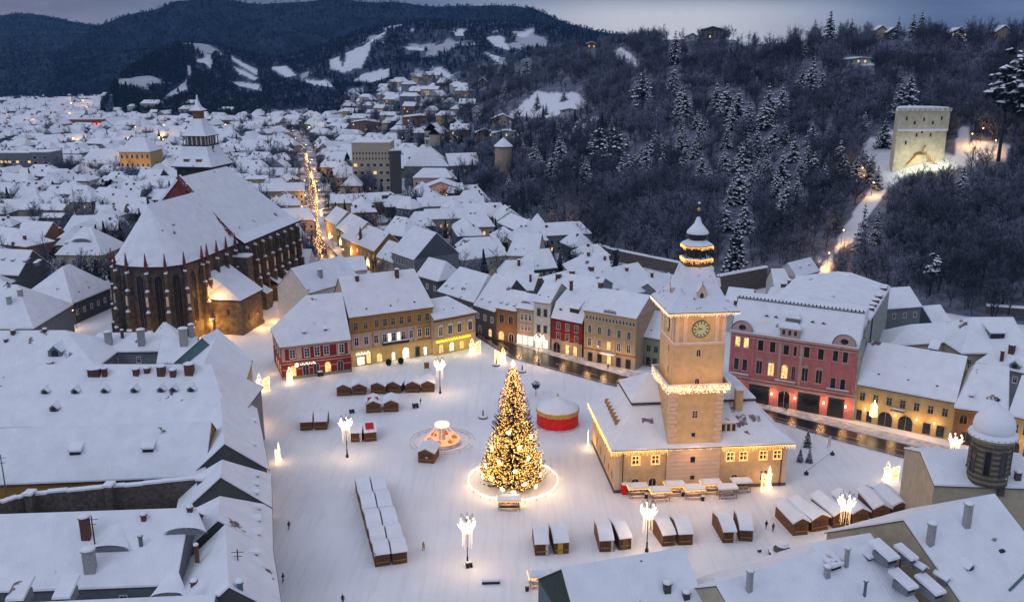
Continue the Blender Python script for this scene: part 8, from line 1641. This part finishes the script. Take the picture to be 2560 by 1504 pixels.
# smaller snowy conifers sprinkled through the wood
k = 0
while k < 60:
    fr = sl.choice((B, C, C)); px = fr(sl.uniform(1350, 2500) if fr is B else sl.uniform(0, 1500), sl.uniform(900, 1400)); hp = on_hill(slope, px); k += 1
    if hp is None: continue
    m = CM[sl.choice((0, 1, 2, 3))]; r_ = empty('conifer', (hp.x, hp.y, hp.z - .3), sl.uniform(0, 6), 'small snowy conifer half hidden in the bare wood', 'tree', 'small conifers in the bare wood'); s = sl.uniform(.8, 1.5); r_.scale = (s, s, s); put('trunk', m[0], r_); put('crown', m[1], r_)
# far woods
def clump(seed, m1, m2):
    r = random.Random(seed); b = MB()
    for k in range(46):
        v = Vector((r.gauss(0, 1), r.gauss(0, 1), r.gauss(0, 1))).normalized() * r.uniform(.4, 1); a = Vector((r.uniform(-1, 1), r.uniform(-1, 1), r.uniform(-.2, 1))).normalized(); s = r.uniform(.6, 1.3); c = Vector((v.x * 3.2, v.y * 3.2, 6 + v.z * 4.6)); o_ = a.orthogonal().normalized() * s * .6
        b.add([c - o_, c + o_, c + a * s * 2.2], [(0, 1, 2)], m1 if r.random() < .72 else m2)
    return b.mesh('far_tree')
def fcon(seed, m):
    r = random.Random(seed); b = MB()
    for k in range(6): z = 2 + k * 2; b.lathe((0, 0), [(3.0 * (1 - k / 6.5), z), (.3, z + 3.2)], 6, m, r.random())
    return b.mesh('far_fir')
fw1 = mat('far_branches', (.009, .015, .027), .9, .3, .2); fw2 = mat('far_frosted_branches', (.16, .20, .28), .9, .3, .2); fw3 = mat('far_fir_green', (.006, .012, .014), .9, .3, .2)
FT = [clump(1, fw1, fw2), clump(2, fw1, fw2), clump(3, fw1, fw1), fcon(4, fw3)]
def hill_pts(h, n, seed, vmin=.0):
    r = random.Random(seed); out = []; nn = h.nu + 1; g = 0
    while len(out) < n and g < n * 6:
        g += 1; iu = r.randrange(h.nu); iv = int((vmin + (1 - vmin) * r.random()) * h.nv); i0 = iv * nn + iu
        if h.c[i0] > .5 or h.c[min(i0 + nn, len(h.c) - 1)] > .5: continue
        a, b_, c = h.v[i0], h.v[i0 + 1], h.v[i0 + nn]; p = a + (b_ - a) * r.random() + (c - a) * r.random()
        if h is mid_hill and OCC(p, 9): continue
        out.append(p)
    return out
scatter('wooded_hill_trees', 'frosted trees covering the nearer hills', 'woodland', hill_pts(mid_hill, 15000, 5), [FT[0], FT[1], FT[2], FT[0], FT[1], FT[3]], .5, 1.0)
scatter('mountain_forest', 'dark forest covering the mountain', 'forest', hill_pts(mountain, 17000, 6, .0) + hill_pts(far_hill, 5000, 8, .0), [FT[2], FT[0], FT[2], FT[1], FT[2]], .5, 1.0)

# ---- the cold evening air ----
hz = MB(); hz.box((-5500, -250, -1.2), (5500, 6500, 420), mat('placeholder_air', (1, 1, 1)))
hm = bpy.data.materials.new('evening_haze'); hm.use_nodes = True; nt = hm.node_tree; nt.nodes.clear(); oo = nt.nodes.new('ShaderNodeOutputMaterial'); pv = nt.nodes.new('ShaderNodeVolumePrincipled')
pv.inputs['Color'].default_value = (.18, .48, 1, 1); pv.inputs['Density'].default_value = .00006; nt.links.new(pv.outputs[0], oo.inputs['Volume'])
ho = hz.build('haze'); ho.data.materials.clear(); ho.data.materials.append(hm); tag(ho, 'thin blue evening haze filling the valley', 'haze', None, 'stuff')

gt_ = []; gr = random.Random(31); CXY = np.array([(c_[0], c_[1]) for c_ in cands])
while len(gt_) < 3600:
    d = 330 + 1200 * gr.random(); x = gr.uniform(-.62, .12) * d
    if near_any(x, d, 3) or seg_d(x, d, mid_st) < 7 or (CXY[:, 0] - x).__pow__(2).__add__((CXY[:, 1] - d) ** 2).min() < 90: continue
    z = max(0, hill_z(slope, x, d) or 0, hill_z(mid_hill, x, d) or 0)
    if z > 40: continue
    gt_.append((x, d, z))
scatter('garden_trees', 'frosted garden trees and hedges between the houses of the town', 'garden trees', gt_, BTJ[:4] + [FT[0], FT[2], FT[3]], .45, .95)
